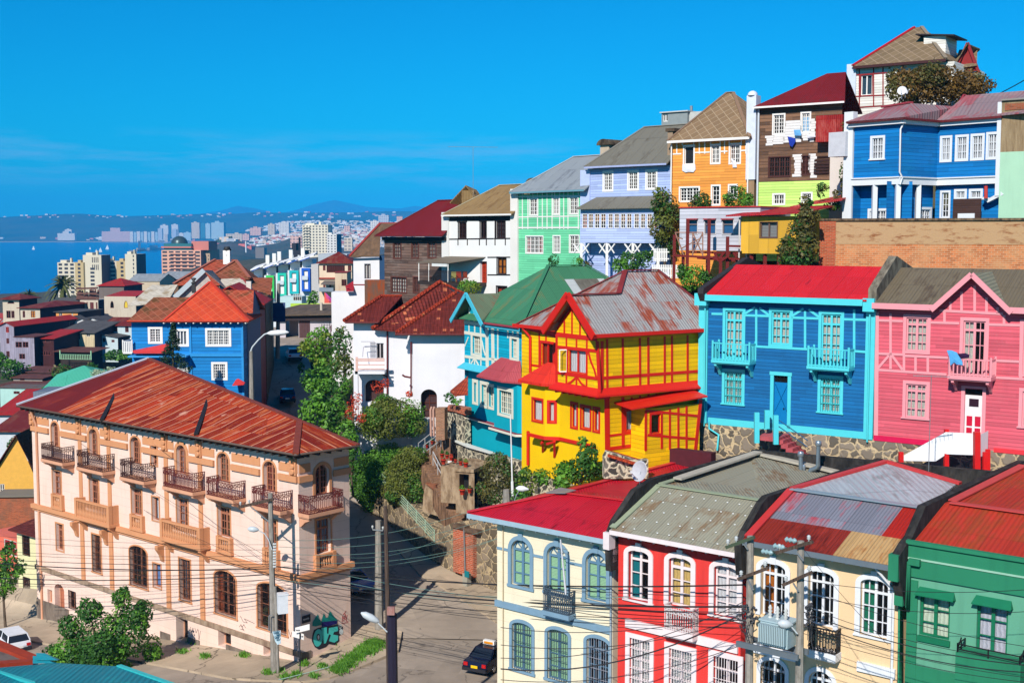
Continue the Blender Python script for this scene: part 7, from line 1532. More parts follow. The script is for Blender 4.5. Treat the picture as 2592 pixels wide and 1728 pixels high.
hut('stained_block','rust-stained cream block with barred windows in front of the cream gallery house',1485,1700,355,900,228,stucco(C(225,200,170),.6,sc(C(180,120,80),1)),plain(C(150,50,50)),0,6,'flat',0,.15,[(1600,478,1692,595),(1608,728,1692,842)],{**WR,'leaf':2})
t_=thing('outdoor_stairs','small pink and coral outdoor staircase by the red roofed house','stairs',V(1400,900,222));mb=MB();mb.poly([V(1290,905,222),V(1290,715,222),V(1330,730,222),V(1440,905,222)]);mb.build('stair_wall',plain(C(240,95,80)),t_);mb=MB()
for k in range(7):mb.bar(V(1330+k*20,745+k*22,221),V(1330+k*20,820+k*18,221),.08)
mb.bar(V(1310,725,221),V(1460,880,221),.14);mb.build('railing',plain(C(215,70,180)),t_)
hut('grey_side_block','plain pale grey block between the coloured apartments and the cream house',1055,1200,205,760,262,plain(C(205,200,198),.8),None,0,8,'flat');hut('pale_block','pale grey windowless block rising behind the dark red roof',1180,1700,20,300,262,plain(C(185,192,200),.8),None,0,9,'flat')
#coloured terrace apartments
FRM={'g':plain(C(60,215,100)),'t':plain(C(30,205,175)),'c':plain(C(20,190,195)),'b':plain(C(20,95,205))}
AW=plain(C(232,236,240),.6,0,.05);BA=plain(C(15,85,190));APF=Face(V(0,500,285),12)
H=house('coloured_apartments','stepped white apartment row with green, teal and blue box frames around its windows',APF,-36,cat='building')
mods=[(-25,150,300,900,None,None),(205,400,255,900,(250,390,405,812),'g'),(415,625,215,900,(458,612,362,775),'t'),(630,840,165,900,(670,835,315,735),'c'),(848,1062,118,900,(890,1045,275,690),'b')]
for i,(x0,x1,y0,y1,fr_,kcol)in enumerate(mods):
 Y=290-i*2.;F=Face(V(x0,500,Y),3);u1=F.uz(x1,500)[0];zt,zb=F.z(x0,y0),F.z(x0,y1)-6
 mb=MB();boxwalls(mb,F,0,u1,zb,F.z(x0,max(y0+150,(fr_ or(0,0,400))[2]-30)),12);mb.fb(F,u1*.1,u1*.98,zb,zt,2.5,12);mb.build('wall',AW,H)
 mb=MB();mb.slab([F.p(-.3,zt,.5),F.p(u1+.5,zt+1.,.5),F.p(u1+.5,zt+1.6,9),F.p(-.3,zt+.6,9)],.3);mb.build('sloping_roof',WHITE,H);mb=MB();mb.slab([F.p(.2,zt-.3,-.6),F.p(u1*.85,zt+.55,-.6),F.p(u1*.85,zt+.6,.9),F.p(.2,zt-.2,.9)],.15);mb.build('awning',BA,H)
 f3=Face(F.p(0,0,2.4),3);window(H,f3,u1*.25,u1*.5,zt-2.9,zt-.9,px=False,cols=1,rows=1,frame=WHITE,rec=.08,glaz=plain((.15,.18,.2,1),.2));window(H,f3,u1*.6,u1*.9,zt-2.9,zt-.9,px=False,cols=1,rows=1,frame=WHITE,rec=.08,glaz=plain((.12,.25,.3,1),.2)if i!=2 else plain(C(200,160,90)))
 if fr_:
  a,b,e,c=fr_;fa,fb_=F.uz(a,500)[0],F.uz(b,500)[0];z1,z0=F.z((a+b)/2,e),F.z((a+b)/2,c);mb=MB();t=(fb_-fa)*.26;fm=FRM[kcol]
  mb.fb(F,fa,fa+t,z0,z1,-1.2,0);mb.fb(F,fb_-t,fb_,z0,z1,-1.2,0);mb.fb(F,fa+t,fb_-t,z1-t,z1,-1.2,0);mb.fb(F,fa+t,fb_-t,z0,z0+t,-1.2,0);bx=mb.build('box_frame',fm,H)
  mb=MB();mb.fb(F,fa+t,fb_-t,z0+t,z1-t,-.9,-.05);mb.build('infill',WHITE,bx);zm=(z0+z1)/2;f2=Face(F.p(0,0,-.95),3)
  for za,zb2,gl_ in((z0+t+.3,zm-.4,None),(zm+.3,z1-t-.3,plain(C(200,20,40))if kcol=='c'else(plain(C(190,165,110))if kcol=='b'else None))):
   window(H,f2,fa+t+.3,fb_-t-.3,za,zb2,px=False,cols=1,rows=1,frame=WHITE,rec=.0,fw=.12,glaz=gl_ or plain((.03,.03,.04,1),.15))
  mb=MB();q_=F.p(fa+t,zm,-1.3);mb.fb(F,fa+t*.3,fb_-t,zm,zm+.9,-1.5,-1.45);mb.build('balcony_rail',plain(C(215,225,230),.4),bx)
for i,x in enumerate((270,390,480,690,905)):
 mb=MB();c=V(x,200-i*32,284);mb.cb(c,.8,.8,2.);mb.build('chimney',WHITE,H)
mb=MB();f=Face(V(340,1100,240),0);hut('teal_frame_block','pale block with a teal frame at the foot of the coloured apartments',335,425,1000,1330,240,AW,None,0,4,'flat')
hut('white_annex_block','pale aqua ground floor with dark shopfront below the coloured apartments',480,880,790,960,268,plain(C(200,225,225)),None,0,6,'flat',wins=[(730,740,875,860,dict(leaf=4))])
cr(640,640,7.127);t_=MB();t_.ob(V(680,985,258),Vector((13.6,0,0)),Vector((0,.4,0)),Vector((0,0,V(680,912,258).z-V(680,985,258).z)));tag(t_.build('low_wall',plain(C(190,225,70))),'lime green low wall below the coloured apartments','wall')
#left town slope
cr(0,700,5.226)
CRW=stucco(C(215,200,178),.4,sc(C(150,120,95),1));SHADE_SIDE=plain(C(50,45,62),.8,0,.3);LIL=boards(C(168,160,178),.5,.35,sc(C(110,90,100),1),vert=True);AQ=stucco(C(205,222,225),.4);BRW=dict(frame=plain(C(120,60,55)),cols=1,rows=2,leaf=2,cw=0,rec=.08,fw=.1)  # right side walls share one dark colour, their shade painted in
hut('cream_villa_tower','cream villa tower with an arched top window and small dark red hip roof',38,255,298,560,338,CRW,DRT,-10,9,'hip',1.3,.9,[(95,318,192,358,dict(arch=1.,leaf=1,rows=1)),(85,450,142,548),(150,452,192,548)],BRW,SHADE_SIDE)
hut('cream_villa_wing','cream villa wing with orange curtained window and long dark red roof',270,530,412,580,330,CRW,DRT,-10,26,'hip',1.3,.7,[(300,452,332,540),(408,452,466,540,dict(curt=plain(C(235,150,50))))],BRW,SHADE_SIDE)
hut('lilac_sheet_house','tall lilac-grey sheet metal house with three stacked windows and bright red roof',0,190,655,1110,285,LIL,RTIN,-12,26,'gablef',1.,.4,[(78,665,118,738,dict(frame=plain(C(200,60,50)))),(85,815,120,885),(85,985,128,1065)],BRW,SHADE_SIDE)
hut('lilac_low_house','lower lilac sheet house with a wide open window band and white window below',192,455,800,1145,279,LIL,RUSTT,-10,9,'flat',0,.2,[(205,862,290,936),(300,862,375,936),(255,1020,332,1088)],BRW,SHADE_SIDE)
hut('dark_red_board_house','dark maroon board house with a white window strip and bright red stepped roof',452,715,815,1140,281,boards(C(75,32,32),.4,.3,vert=True),RTIN,-10,12,'shed',1.1,.5,[(512,985,665,1040,dict(leaf=5)),(460,826,670,870,dict(glaz=DARK,leaf=3))],BRW,SHADE_SIDE)
hut('blue_and_cream_house','long house painted half bright blue and half cream under a grey lean-to roof',780,1250,738,890,292,boards(C(225,205,165),.4,.2,vert=True),GRT,-10,12,'shed',1.9,.5,[(820,745,872,832),(915,745,970,832),(1010,745,1062,832),(1143,740,1192,792)],None,SHADE_SIDE)
H=bpy.data.objects['blue_and_cream_house'];F=Face(V(780,814,292),-10);hband(H,F,-.05,F.uz(1003,814)[0],F.z(900,888),F.z(900,742),.04,plain(C(20,165,225)),'blue_panel')
hut('veranda_shack','dark shack with a pale green veranda railing below the blue and cream house',800,1210,985,1100,280,plain(C(60,50,45),.9,0,.4),RUSTT,-10,5,'shed',.4,1.2,[],None,SHADE_SIDE,drop=6)
F=Face(V(795,1065,277),-10);t_=thing('veranda_railing','pale green veranda railing on the dark shack','railing',F.p(0,F.z(1000,1095)),-10);mb=MB();rail_wood(mb,[F.p(0,F.z(1000,1095),0),F.p(F.uz(1205,1065)[0],F.z(1000,1095),0)],1.1,.4,.12,.2,.9);mb.build('railing',plain(C(165,215,170)),t_)
hut('pale_aqua_house','pale aqua house with a dark red roof just left of the corner blue house',1378,1745,645,800,300,AQ,DRT,-8,12,'gable',1.6,.5,[(1485,650,1555,728),(1655,660,1702,735)],BRW,SHADE_SIDE);hut('aqua_shed','small pale aqua shed with a sloping grey roof and two little windows',1330,1560,800,962,294,AQ,GRT,-8,7,'shedr',.8,.4,[(1358,812,1396,865),(1475,835,1515,868)],BRW,SHADE_SIDE)
for i,(a,b,c,e,Y,lab)in enumerate(((215,700,1258,1330,262,'uppermost rusty tin roofed shed on the left slope'),(175,560,1335,1385,256,'middle rusty tin shed with a small white framed window'),(0,515,1440,1480,250,'lowest long rusty tin roof on the left slope'))):hut('rusty_shed',lab,a,b,c,e,Y,stucco(C(175,165,155),.6),RUSTT,-8,8,'shed',.3,.5,[(a+90,c+5,a+150,c+38)],BRW,SHADE_SIDE,'rusty sheds on the left slope')
hut('mint_graffiti_wall_house','low pale mint house with yellow bubble graffiti under the rusty roofs',0,560,1470,1568,245,stucco(C(185,225,215),.4),TIN,-8,5,'flat',0,.3,[(180,1515,260,1550)],BRW)
hut('orange_cube_house','small flat-roofed orange house with dark right side',742,1030,468,570,322,plain(C(240,160,85)),GRT,-10,12,'flat',0,.5,[(780,480,822,545),(948,482,965,540)],None,SHADE_SIDE);hut('pink_gable_house','small pink house with grey double gable by the water',722,1000,345,450,372,plain(C(215,110,125)),GRT,-8,9,'gable',1.3,.2,[(845,360,890,395),(945,358,985,395)],BRW,SHADE_SIDE)
hut('ruined_house','half-ruined cream house with maroon shutters and bare rafters on top',1060,1300,312,530,352,CRW,None,-8,10,'flat',0,.2,[(1068,335,1108,440),(1145,335,1162,440),(1192,340,1240,455),(1270,340,1290,450)],{**BRW,'glaz':plain(C(110,45,45))},SHADE_SIDE)
H=bpy.data.objects['ruined_house'];mb=MB()
for k in range(16):x=1020+k*18+rnd.uniform(-6,6);mb.bar(V(x,305,353),V(x+rnd.uniform(-20,20),rnd.uniform(170,230),355),.5)
mb.bar(V(1010,160,354),V(1290,150,352),.5);mb.bar(V(1010,230,354),V(1290,215,352),.4);mb.build('bare_frame',plain(C(110,75,65),.9),H)
hut('grey_block_red_roof','windowless grey-brown block with a bright red pyramid roof',1305,1640,120,300,380,stucco(C(125,112,105),.4),RTIN,-6,14,'hip',2.1,.5,[],None,SHADE_SIDE);hut('arched_cream_building','cream building with two arched windows and a rounded parapet',1382,1800,262,640,335,CRW,RTIN,-6,12,'shed',1.,-.2,[(1458,322,1506,415,dict(arch=1.3,leaf=1,rows=1)),(1640,322,1692,415,dict(arch=1.3,leaf=1,rows=1,glaz=plain(C(235,200,60))))],BRW,SHADE_SIDE)
for i,(a,b,y)in enumerate(((640,790,605),(760,920,590),(985,1180,600),(1120,1330,590))):hut('white_gable_cabin',('small red cabin with white gable edge, leftmost of the four gabled cabins','second white-edged gable cabin, overlapping the red one','third and lower white gable cabin above the grey roof','rightmost and highest of the white gable cabins')[i],a,b,y,y+40,305+i*2,plain(C(190,70,60)if i==0 else C(225,225,225)),GRT,-6,9,'gablef',1.,.4,[],None,SHADE_SIDE,'white gabled cabins',fas=None)
cr(0,600,3.92)
hut('grey_roof_block','cream block with pale grey gable roof and hanging laundry in front of the sea',1280,1585,435,530,425,stucco(C(215,195,165),.3),corr(C(165,170,172),C(120,120,120),.2),-4,16,'gable',2.2,.3,[(1338,445,1362,472)],BRW,None);hut('blue_grey_sheds','blue-grey sheet roofed sheds right of the cream block',1585,1800,415,465,440,plain(C(95,115,140)),corr(C(165,170,172),C(120,120,120),.2),-4,20,'gable',2.4,.4)
def slab_tower(name,label,x0,x1,yt,yb,Y,ang,dep,mat,smat,cols,rows,wm,top=None,hc=.55,wc=.6,group=None,gap=None,cat='apartment building',balc=None):
 F=Face(V(x0,(yt+yb)/2,Y),ang);u1=F.uz(x1,(yt+yb)/2)[0];zt,zb=F.z((x0+x1)/2,yt),F.z((x0+x1)/2,yb);H=house(name,label,F,zb,0,cat,group)
 mb=MB();mb.fb(F,0,u1,zb-12,zt,0,dep,0);mb.poly([F.p(u1+.05,zb-12,0),F.p(u1+.05,zb-12,dep),F.p(u1+.05,zt,dep),F.p(u1+.05,zt,0)],1);mb.build('wall',[mat,smat or mat],H)  # a dark smat paints the right face's shade into its colour
 first=None;fh=(zt-zb)/rows;cwid=u1/cols
 for j in range(rows):
  for i in range(cols):
   if gap and gap(i,j):continue
   if first is None:
    mb=MB();mb.fb(F,cwid*(.5-wc/2),cwid*(.5+wc/2),zt-fh*.8,zt-fh*(.8-hc),-.12,.1);first=mb.build('window',wm,H);i0,j0=i,j;first.location=(i*cwid,0,-j*fh)
   else:c=first.copy();COL.objects.link(c);c.parent=H;c.location=(i*cwid,0,-j*fh)
 if balc:
  mb=MB();mb.fb(F,balc[0]*u1,balc[1]*u1,zt-fh*1.05,zt-fh*.75,-1.6,0);b=mb.build('balcony',mat,H)
  for j in range(1,rows):c=b.copy();COL.objects.link(c);c.parent=H;c.location=(0,0,-j*fh)
 mb=MB();mb.fb(F,u1*.1,u1*.45,zt,zt+fh*.6,2,dep*.7);mb.fb(F,u1*.62,u1*.7,zt,zt+fh*1.1,3,5);mb.build('roof_plant',mat,H);return H,F,u1,zt
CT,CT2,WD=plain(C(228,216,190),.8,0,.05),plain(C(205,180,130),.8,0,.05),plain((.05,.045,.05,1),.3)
slab_tower('cream_slab_tower','cream apartment slab with three window columns, leftmost by the sea behind the palm',575,748,252,640,900,-8,12,CT,CT2,3,10,WD);slab_tower('tan_slab_tower','narrow tan slab between the left cream slab and the tall stair tower',748,832,252,640,893,-30,12,CT2,CT2,1,10,WD,wc=.3)
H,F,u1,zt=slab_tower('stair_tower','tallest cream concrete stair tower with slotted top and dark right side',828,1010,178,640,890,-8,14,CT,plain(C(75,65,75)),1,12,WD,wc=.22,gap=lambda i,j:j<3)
for i in range(4):
 for j in range(2):mb=MB();u=u1*(.5+i*.1);mb.fb(F,u,u+u1*.04,zt-10.5+j*5.2,zt-6.8+j*5.2,-.15,.1);mb.build('slot',WD,H)
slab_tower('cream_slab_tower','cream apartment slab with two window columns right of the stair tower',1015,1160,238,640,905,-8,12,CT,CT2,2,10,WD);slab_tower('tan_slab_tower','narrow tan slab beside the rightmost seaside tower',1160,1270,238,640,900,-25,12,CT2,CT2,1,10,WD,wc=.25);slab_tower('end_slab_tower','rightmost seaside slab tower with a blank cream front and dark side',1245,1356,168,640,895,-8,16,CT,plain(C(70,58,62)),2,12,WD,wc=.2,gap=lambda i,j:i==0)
cr(320,500,5.88);PK_=plain(C(235,178,150),.8,0,.05)
H,F,u1,zt=slab_tower('salmon_tower','salmon pink apartment tower with long balconies and a glass dome on its roof',525,1110,782,1160,1050,-10,22,PK_,plain(C(150,120,110)),6,7,WD,balc=(.22,.86),hc=.5,wc=.7)
mb=MB();mb.fb(F,u1*.05,u1*.75,zt,zt+5.5,1,18);mb.build('penthouse',plain(C(60,120,125),.25),H);mb=MB();mb.fb(F,u1*.0,u1*.76,zt+1.8,zt+3,-.5,20);mb.fb(F,u1*.72,u1*1.15,zt,zt+7.4,4,22);mb.build('upper_block',plain(C(215,130,115)),H)
mb=MB();mb.lathe(F.p(u1*.36,zt+5.5,8),[(u1*.2,0),(u1*.19,2),(u1*.15,4.2),(u1*.08,5.8),(.1,6.3)],16);mb.build('dome',plain(C(70,90,92),.35,.3),H)
slab_tower('pale_tower_block','pale tan tower block attached right of the salmon tower',1110,1245,775,1160,1052,-10,20,plain(C(195,165,135)),None,3,7,WD,wc=.25,hc=.35)
cr(660,500,5.88)
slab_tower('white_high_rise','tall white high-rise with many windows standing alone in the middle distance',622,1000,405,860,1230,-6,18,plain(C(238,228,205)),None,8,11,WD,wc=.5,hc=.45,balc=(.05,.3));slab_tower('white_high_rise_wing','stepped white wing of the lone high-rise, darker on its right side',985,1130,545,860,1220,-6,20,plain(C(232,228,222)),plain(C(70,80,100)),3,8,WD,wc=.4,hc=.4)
slab_tower('dark_block_house','black block house with white framed windows below the high-rise',430,610,785,960,640,-6,14,plain(C(35,35,48)),None,2,1,plain(C(225,225,225)),wc=.3,hc=.4)
#buildings at the far left edge behind the peach building
cr(0,950,3.92)
hut('yellow_gable_house','yellow house with a steep brown tiled roof left of the peach building',-60,345,1000,1190,128,plain(C(245,185,80)),claytile(C(118,66,50),C(150,95,75)),4,9,'gablef',4.4,.4,[(0,1075,45,1180)],None,None,fas=None,ridge=.6)
hut('brick_boundary','old brick wall building left of the peach building',-40,356,1200,1500,120,brick(C(190,92,55),C(150,125,100),.5),plain(C(140,130,115)),4,3,'flat',0,.2)
hut('crimson_roof_house','low house with a wide crimson tin roof behind the yellow gable',-40,330,380,420,175,plain(C(215,215,220)),RTIN,0,12,'shed',2.,.5);hut('maroon_roof_house','white walled house with a maroon tin roof at the left edge',-40,330,545,660,150,plain(C(220,225,230)),DRT,0,8,'shed',1.2,.5)
hut('mint_roof_house','house with a large mint green metal roof just behind the peach building roof',480,1090,110,200,138,plain(C(90,170,160)),corr(C(90,200,165),C(80,180,150),.1,sheet=3,tone=.04,seam=.2),14,13,'hip',1.7,.5);hut('grey_tank_shed','blue-grey metal tank shed beside the white verge of the peach roof',330,620,160,280,118,corr(C(125,135,150),C(100,105,115),.3),None,0,4,'flat')
cr(0,1328,3.92)
hut('narrow_cream_house','narrow pale yellow house with barred brown windows next to the peach building',180,382,70,880,104,plain(C(240,232,180)),claytile(C(120,52,42),C(160,90,70)),-38,7,'shed',1.6,.5,[(224,110,296,300),(232,520,300,720)],dict(frame=plain(C(105,60,50)),cols=2,rows=3,leaf=2,cw=.06,rec=.12,bars=DARK),None)
hut('coral_corner_house','coral house with a dark red doorway at the far left edge',-120,180,110,870,108,plain(C(238,120,95)),None,-38,7,'flat',0,.3,[(40,150,165,300,dict(glaz=plain(C(150,20,30)))),(90,560,150,860,dict(name='door',glaz=plain(C(40,20,20))))])
TQ=corr(C(10,140,155),C(20,170,175),.15,sheet=1.4,row=9,rib=.3,tone=.06,seam=.35)
def nr(name,label,P3,mat):
 t_=thing(name,label,'house',P3[0]-Vector((0,0,6)));mb=MB();mb.slab(P3,.12);mb.build('roof',mat,t_);c=sum(P3,Vector())/len(P3);mb=MB()
 for i in range(len(P3)):a,b=P3[i].lerp(c,.08),P3[(i+1)%len(P3)].lerp(c,.08);mb.poly([a-Vector((0,0,.3)),b-Vector((0,0,.3)),b-Vector((0,0,9)),a-Vector((0,0,9))])
 mb.build('wall',plain(C(150,150,150)),t_);return t_
t_=nr('turquoise_roof_house','house seen from above, only its turquoise metal roof filling the bottom left corner',[V(-200,1430,64),V(540,1365,66),V(1180,1400,63),V(1750,1600,56),V(1500,1900,49),V(-200,1900,50)],TQ)
mb=MB();mb.bar(V(1180,1396,63),V(1750,1596,56),.25,.12);mb.bar(V(-20,1455,63),V(330,1568,58),.2,.12);mb.build('ridge_cap',plain(C(60,200,200)),t_)
mb=MB();q=[V(325,1297,67),V(410,1300,67),V(560,1362,66.5),V(540,1372,65.5),V(325,1372,65.5)];mb.poly(q);mb.poly([p+Vector((0,.5,0))for p in q][::-1]);mb.build('parapet',plain(C(30,170,185)),t_)
t_=nr('brick_red_roof_house','house seen from above with a grey flat roof edged by a brick red parapet',[V(-120,1215,70),V(60,1270,70),V(300,1370,68),V(-120,1420,66)],plain(C(130,115,105),.8,0,.2));mb=MB();mb.bar(V(-100,1175,71),V(335,1355,69.5),.7,.5);mb.bar(V(-100,1400,66),V(320,1372,67),.5,.4);mb.build('parapet',plain(C(165,60,35),.8,0,.25),t_)
#far city
def cityb(c,fl=3.,wd=3.2):
 s=NB('far facade',.8,0,.2);x,y=s.sep()
 a=s.thr(s.ma('FRACT',s.ma('DIVIDE',y,fl)),.62,.55);b=s.thr(s.ma('FRACT',s.ma('DIVIDE',x,wd)),.7,.62)
 s.col(s.mix(s.ma('MULTIPLY',s.ma('MULTIPLY',a,b),.6),c,(.06,.07,.09,1)));return s.m
CB=[cityb(C(*c),6.,7.)for c in((240,232,222),(225,205,180),(190,215,225),(235,190,175),(60,130,150),(200,205,215))]
TERRC=plain(C(160,80,60))
def fb_(name,label,x0,x1,yt,yb,Y,m,group=None,dep=None,cat='tower block',roofc=None):
 a,b=V(x0,yb,Y),V(x1,yb,Y);t=V(x0,yt,Y);w_=b.x-a.x;mb=MB();mb.ob(a-Vector((0,0,w_*.3+2)),Vector((w_,0,0)),Vector((0,dep or w_*.8,0)),Vector((0,0,t.z-a.z+w_*.3+2)))
 if w_>25:mb.ob(Vector((a.x+w_*.3,Y+3,t.z)),Vector((w_*.35,0,0)),Vector((0,w_*.3,0)),Vector((0,0,w_*.12)))
 return tag(mb.build(name,m),label,cat,group)
cr(320,500,5.88);g_='slim towers along the far beach'
for i,x in enumerate((52,155,260,370)):fb_('beach_tower','slim pale twin-topped tower in the row of four on the far beach',x,x+48,505,648,9500,CB[0],g_);fb_('beach_block','pale blue block between the slim beach towers',x+52,x+95,512,640,9600,CB[2],'pale blue blocks between the beach towers')
for nm,lab,a,b,c,e,Y,k in(('tower_block','pale block of flats right of the slim beach towers',470,535,460,610,9300,5),('tower_block','wide pale tower block behind the beach with flat top',505,625,412,600,9400,0),('tower_block','tall white tower block nearest the dome of the salmon tower',672,770,402,560,9200,0),('tower_block','low pale block left of the domed tower',565,615,545,640,8900,1),('tower_block','bluish round-topped tower right behind the dome',682,748,470,600,8800,5),('tower_block','small white slab right of the dome',780,850,530,600,8600,0),('tower_block','small pale blue slab right of the small white slab',855,960,520,605,8500,2),('tower_block','tall cream tower with pink edge, left of the turquoise pair',970,1088,372,570,7600,1),('tower_block','turquoise glass tower beside the tall cream tower',1108,1172,380,580,7500,4),('tower_block','narrow teal and white tower right of the turquoise glass tower',1178,1248,388,585,7500,2),('tower_block','very wide pale aqua tower in the middle of the far city',1262,1450,372,555,7700,2),('tower_block','cream mid-rise tower among the hillside houses',2105,2208,395,520,5600,1),('tower_block','stepped pale tower at the right of the cream mid-rise',2275,2420,370,510,5600,0),('row_block','long cream block row on the green slope, left one',1480,1560,540,600,5200,1),('row_block','long cream block row on the green slope, middle one',1565,1720,540,610,5200,1),('row_block','long cream block row on the green slope, right one',1725,1825,545,600,5200,3),('row_block','pink row block above the green slope',1840,2000,450,510,5500,3)):fb_(nm,lab,a,b,c,e,Y,CB[k])
fb_('port_shed','long coral red port shed at the foot of the brown slope',1240,1510,712,765,3100,plain(C(225,120,105)),None,40,'warehouse');fb_('port_shed','shorter coral red port shed right of the long one',1580,1860,722,760,3000,plain(C(225,120,105)),None,40,'warehouse');fb_('white_chimney','slim white chimney by the port',1770,1785,650,800,2700,plain(C(235,235,235)),None,8,'chimney');fb_('stone_castle','grey stone castle-like house by the port',1920,2050,745,850,2600,plain(C(130,120,110)),None,30,'castle')
cr(660,500,5.88)
for nm,lab,a,b,c,e,Y,k in(('apartment_block','pink apartment block left of the lone white high-rise',440,612,570,680,2400,3),('apartment_block','yellow and orange apartment block right of the high-rise',1240,1365,600,740,2300,1),('apartment_block','white apartment block on the ridge near the red roof',1630,1760,350,470,4200,0),('apartment_block','pale grid-fronted tower above the brown roof',1750,1905,262,370,4600,5),('apartment_block','pinkish tower just left of the dark red roof edge',2025,2110,280,370,4600,3),('apartment_block','low orange block among far houses',1240,1330,420,475,4200,3)):fb_(nm,lab,a,b,c,e,Y,CB[k])
cr(0,480,6.533)
fb_('white_hotel','solitary white hotel block on the far dark shore hillside',1072,1185,660,738,10150,CB[0],None,60,'hotel');fb_('hotel_wing','low white wings at the foot of the solitary far hotel',950,1235,722,748,10100,CB[0],None,40,'hotel');fb_('shore_complex','long salmon and white complex on the far shore hillside',1680,2150,690,725,10150,CB[3],None,60,'hotel')
cr(0,0,1);m1=[plain(C(*c),.8,0,.02)for c in((240,235,228),(225,200,175),(205,120,100),(215,220,228))]
base=[]
for m in m1:
 mb=MB();mb.cb((0,0,-3),1,1,5);base.append(mb.build('far_house',m,None,Vector((0,0,0))).data)
for o in[o for o in bpy.data.objects if o.name.startswith('far_house')]:bpy.data.objects.remove(o)
n=0
for(xa,xb,ya,yb,hi,cnt,lab,g,s0)in((0,560,541,552,1,55,'tiny pale house on the crest of the far shore hill','houses on the far crest',26),(560,1000,538,552,1,45,'tiny pale house on the distant ridge under the mountain','houses on the distant ridge',28),(600,1010,555,580,2,60,'small house scattered on the far hillside','houses on the far hillside',20),(570,1050,582,610,3,110,'small white or red house in the crowded middle distance city','houses of the crowded far city',16),(0,560,603,611,1,30,'low building on the far beach front','low buildings on the far beach',40)):
 for k in range(cnt):
  x,y=rnd.uniform(xa,xb),rnd.uniform(ya,yb);p=HZ[hi](x,y)
  if p is None:continue
  o=bpy.data.objects.new('far_house',rnd.choice(base));COL.objects.link(o);o.location=p+Vector((0,0,1));q=s0*rnd.uniform(.5,1.3)
  o.scale=(q,q*.8,max(1.2,q*.16));o.rotation_euler=(0,0,rnd.uniform(-.4,.4));tag(o,lab,'house',g)
mb=MB();mats=m1+[plain(C(70,85,60),.9)]
for k in range(2600):
 x,y=rnd.uniform(560,1080),582+rnd.random()**1.3*45;p=HZ[3](x,y)or HZ[4](x,y)
 if p is None:continue
 q=rnd.uniform(7,17);mb.cb(p-Vector((0,0,2)),q*rnd.uniform(.7,2.),q,rnd.uniform(4,13),rnd.uniform(-30,30),rnd.choice((0,0,1,1,2,3,4)))
for k in range(900):
 x,y=rnd.uniform(555,1060),rnd.uniform(560,586);p=HZ[2](x,y)
 if p:q=rnd.uniform(9,20);mb.cb(p-Vector((0,0,2)),q*1.3,q,rnd.uniform(5,12),0,rnd.choice((0,1,3,4)))
for k in range(700):
 p=G(rnd.uniform(600,860),rnd.uniform(640,662),SEA+1.5);q=rnd.uniform(3,9);mb.cb(p,q*2,q,rnd.uniform(2,8),rnd.uniform(-20,20),rnd.choice((0,1,1,3)))
o=mb.build('distant_houses',mats);o['kind']='stuff'
cr(0,0,1);cols=[plain(C(*c),.85,0,.15)for c in((170,60,50),(120,60,50),(150,150,150),(205,190,170),(165,110,95))]
k=0
for i in range(46):
 Y=rnd.uniform(360,620);x=rnd.uniform(-20,640);p=V(x,700,Y);z=terr_z(p.x,min(Y,470))+3 if Y<470 else-44-(Y-470)*.02
 py=HOR-z*FPX/Y
 if 140<x<560 and Y>480:continue
 w_=rnd.uniform(8,15);t_=thing('town_house','small roofed town house on the slope towards the sea','house',(p.x,Y,z),rnd.uniform(-25,20),'small town houses towards the sea');A_=t_.rotation_euler.z;X_,Y_=Vector((math.cos(A_),math.sin(A_),0)),Vector((-math.sin(A_),math.cos(A_),0));c=Vector((p.x,Y,z));h=rnd.uniform(3,6.5)
 mb=MB();mb.ob(c-X_*w_/2-Y_*4-Vector((0,0,6)),X_*w_,Y_*8,Vector((0,0,h+6)));mb.build('wall',rnd.choice(m1+[CRW,cols[3]]),t_);e=c+Vector((0,0,h));r=Vector((0,0,2.));ro=[e-X_*(w_/2+.5)-Y_*4.6,e+X_*(w_/2+.5)-Y_*4.6,e+X_*(w_/2+.5)+Y_*4.6,e-X_*(w_/2+.5)+Y_*4.6]
 mb=MB();mb.slab([ro[0],ro[1],e+X_*w_*.3+r,e-X_*w_*.3+r],.2);mb.slab([ro[2],ro[3],e-X_*w_*.3+r,e+X_*w_*.3+r],.2);mb.poly([ro[1],ro[2],e+X_*w_*.3+r]);mb.poly([ro[3],ro[0],e-X_*w_*.3+r]);mb.build('roof',rnd.choice(cols),t_)
 for q in(-.25,.2):mb=MB();mb.ob(c+X_*w_*q-Y_*4.1+Vector((0,0,h-2.6)),X_*1.2,Y_*.2,Vector((0,0,1.5)));mb.build('window',WD,t_)
cr(0,480,6.533)
for i,(x,y,L)in enumerate(((552,990,12),(1488,985,8),(1772,985,15),(1658,1030,13),(1590,1030,8))):
 p=G(x,y,SEA);t_=thing('sailing_boat',('white boat alone on the water at the far left','tiny boat between the left one and the pale-sailed boat','pale sailing boat furthest out near the far shore','sailing boat just behind the seaside towers','very small boat left of the one behind the seaside towers')[i],'boat',p,0,'small boats on the bay');mb=MB()
 mb.faces([p+Vector(v)*L for v in((-.5,-.12,.1),(.5,0,.14),(-.5,.12,.1),(-.4,-.06,-.03),(.35,0,-.03),(-.4,.06,-.03))],[(0,1,2),(0,3,4,1),(1,4,5,2),(2,5,3,0),(3,5,4)]);mb.build('hull',WHITE,t_);mb=MB();mb.poly([p+Vector((.1,0,.12))*L,p+Vector((.1,0,1.3))*L,p+Vector((-.4,.02,.15))*L]);mb.poly([p+Vector((.12,0,.12))*L,p+Vector((.12,0,1.1))*L,p+Vector((.45,.02,.15))*L]);mb.build('sail',plain(C(225,240,240)),t_)
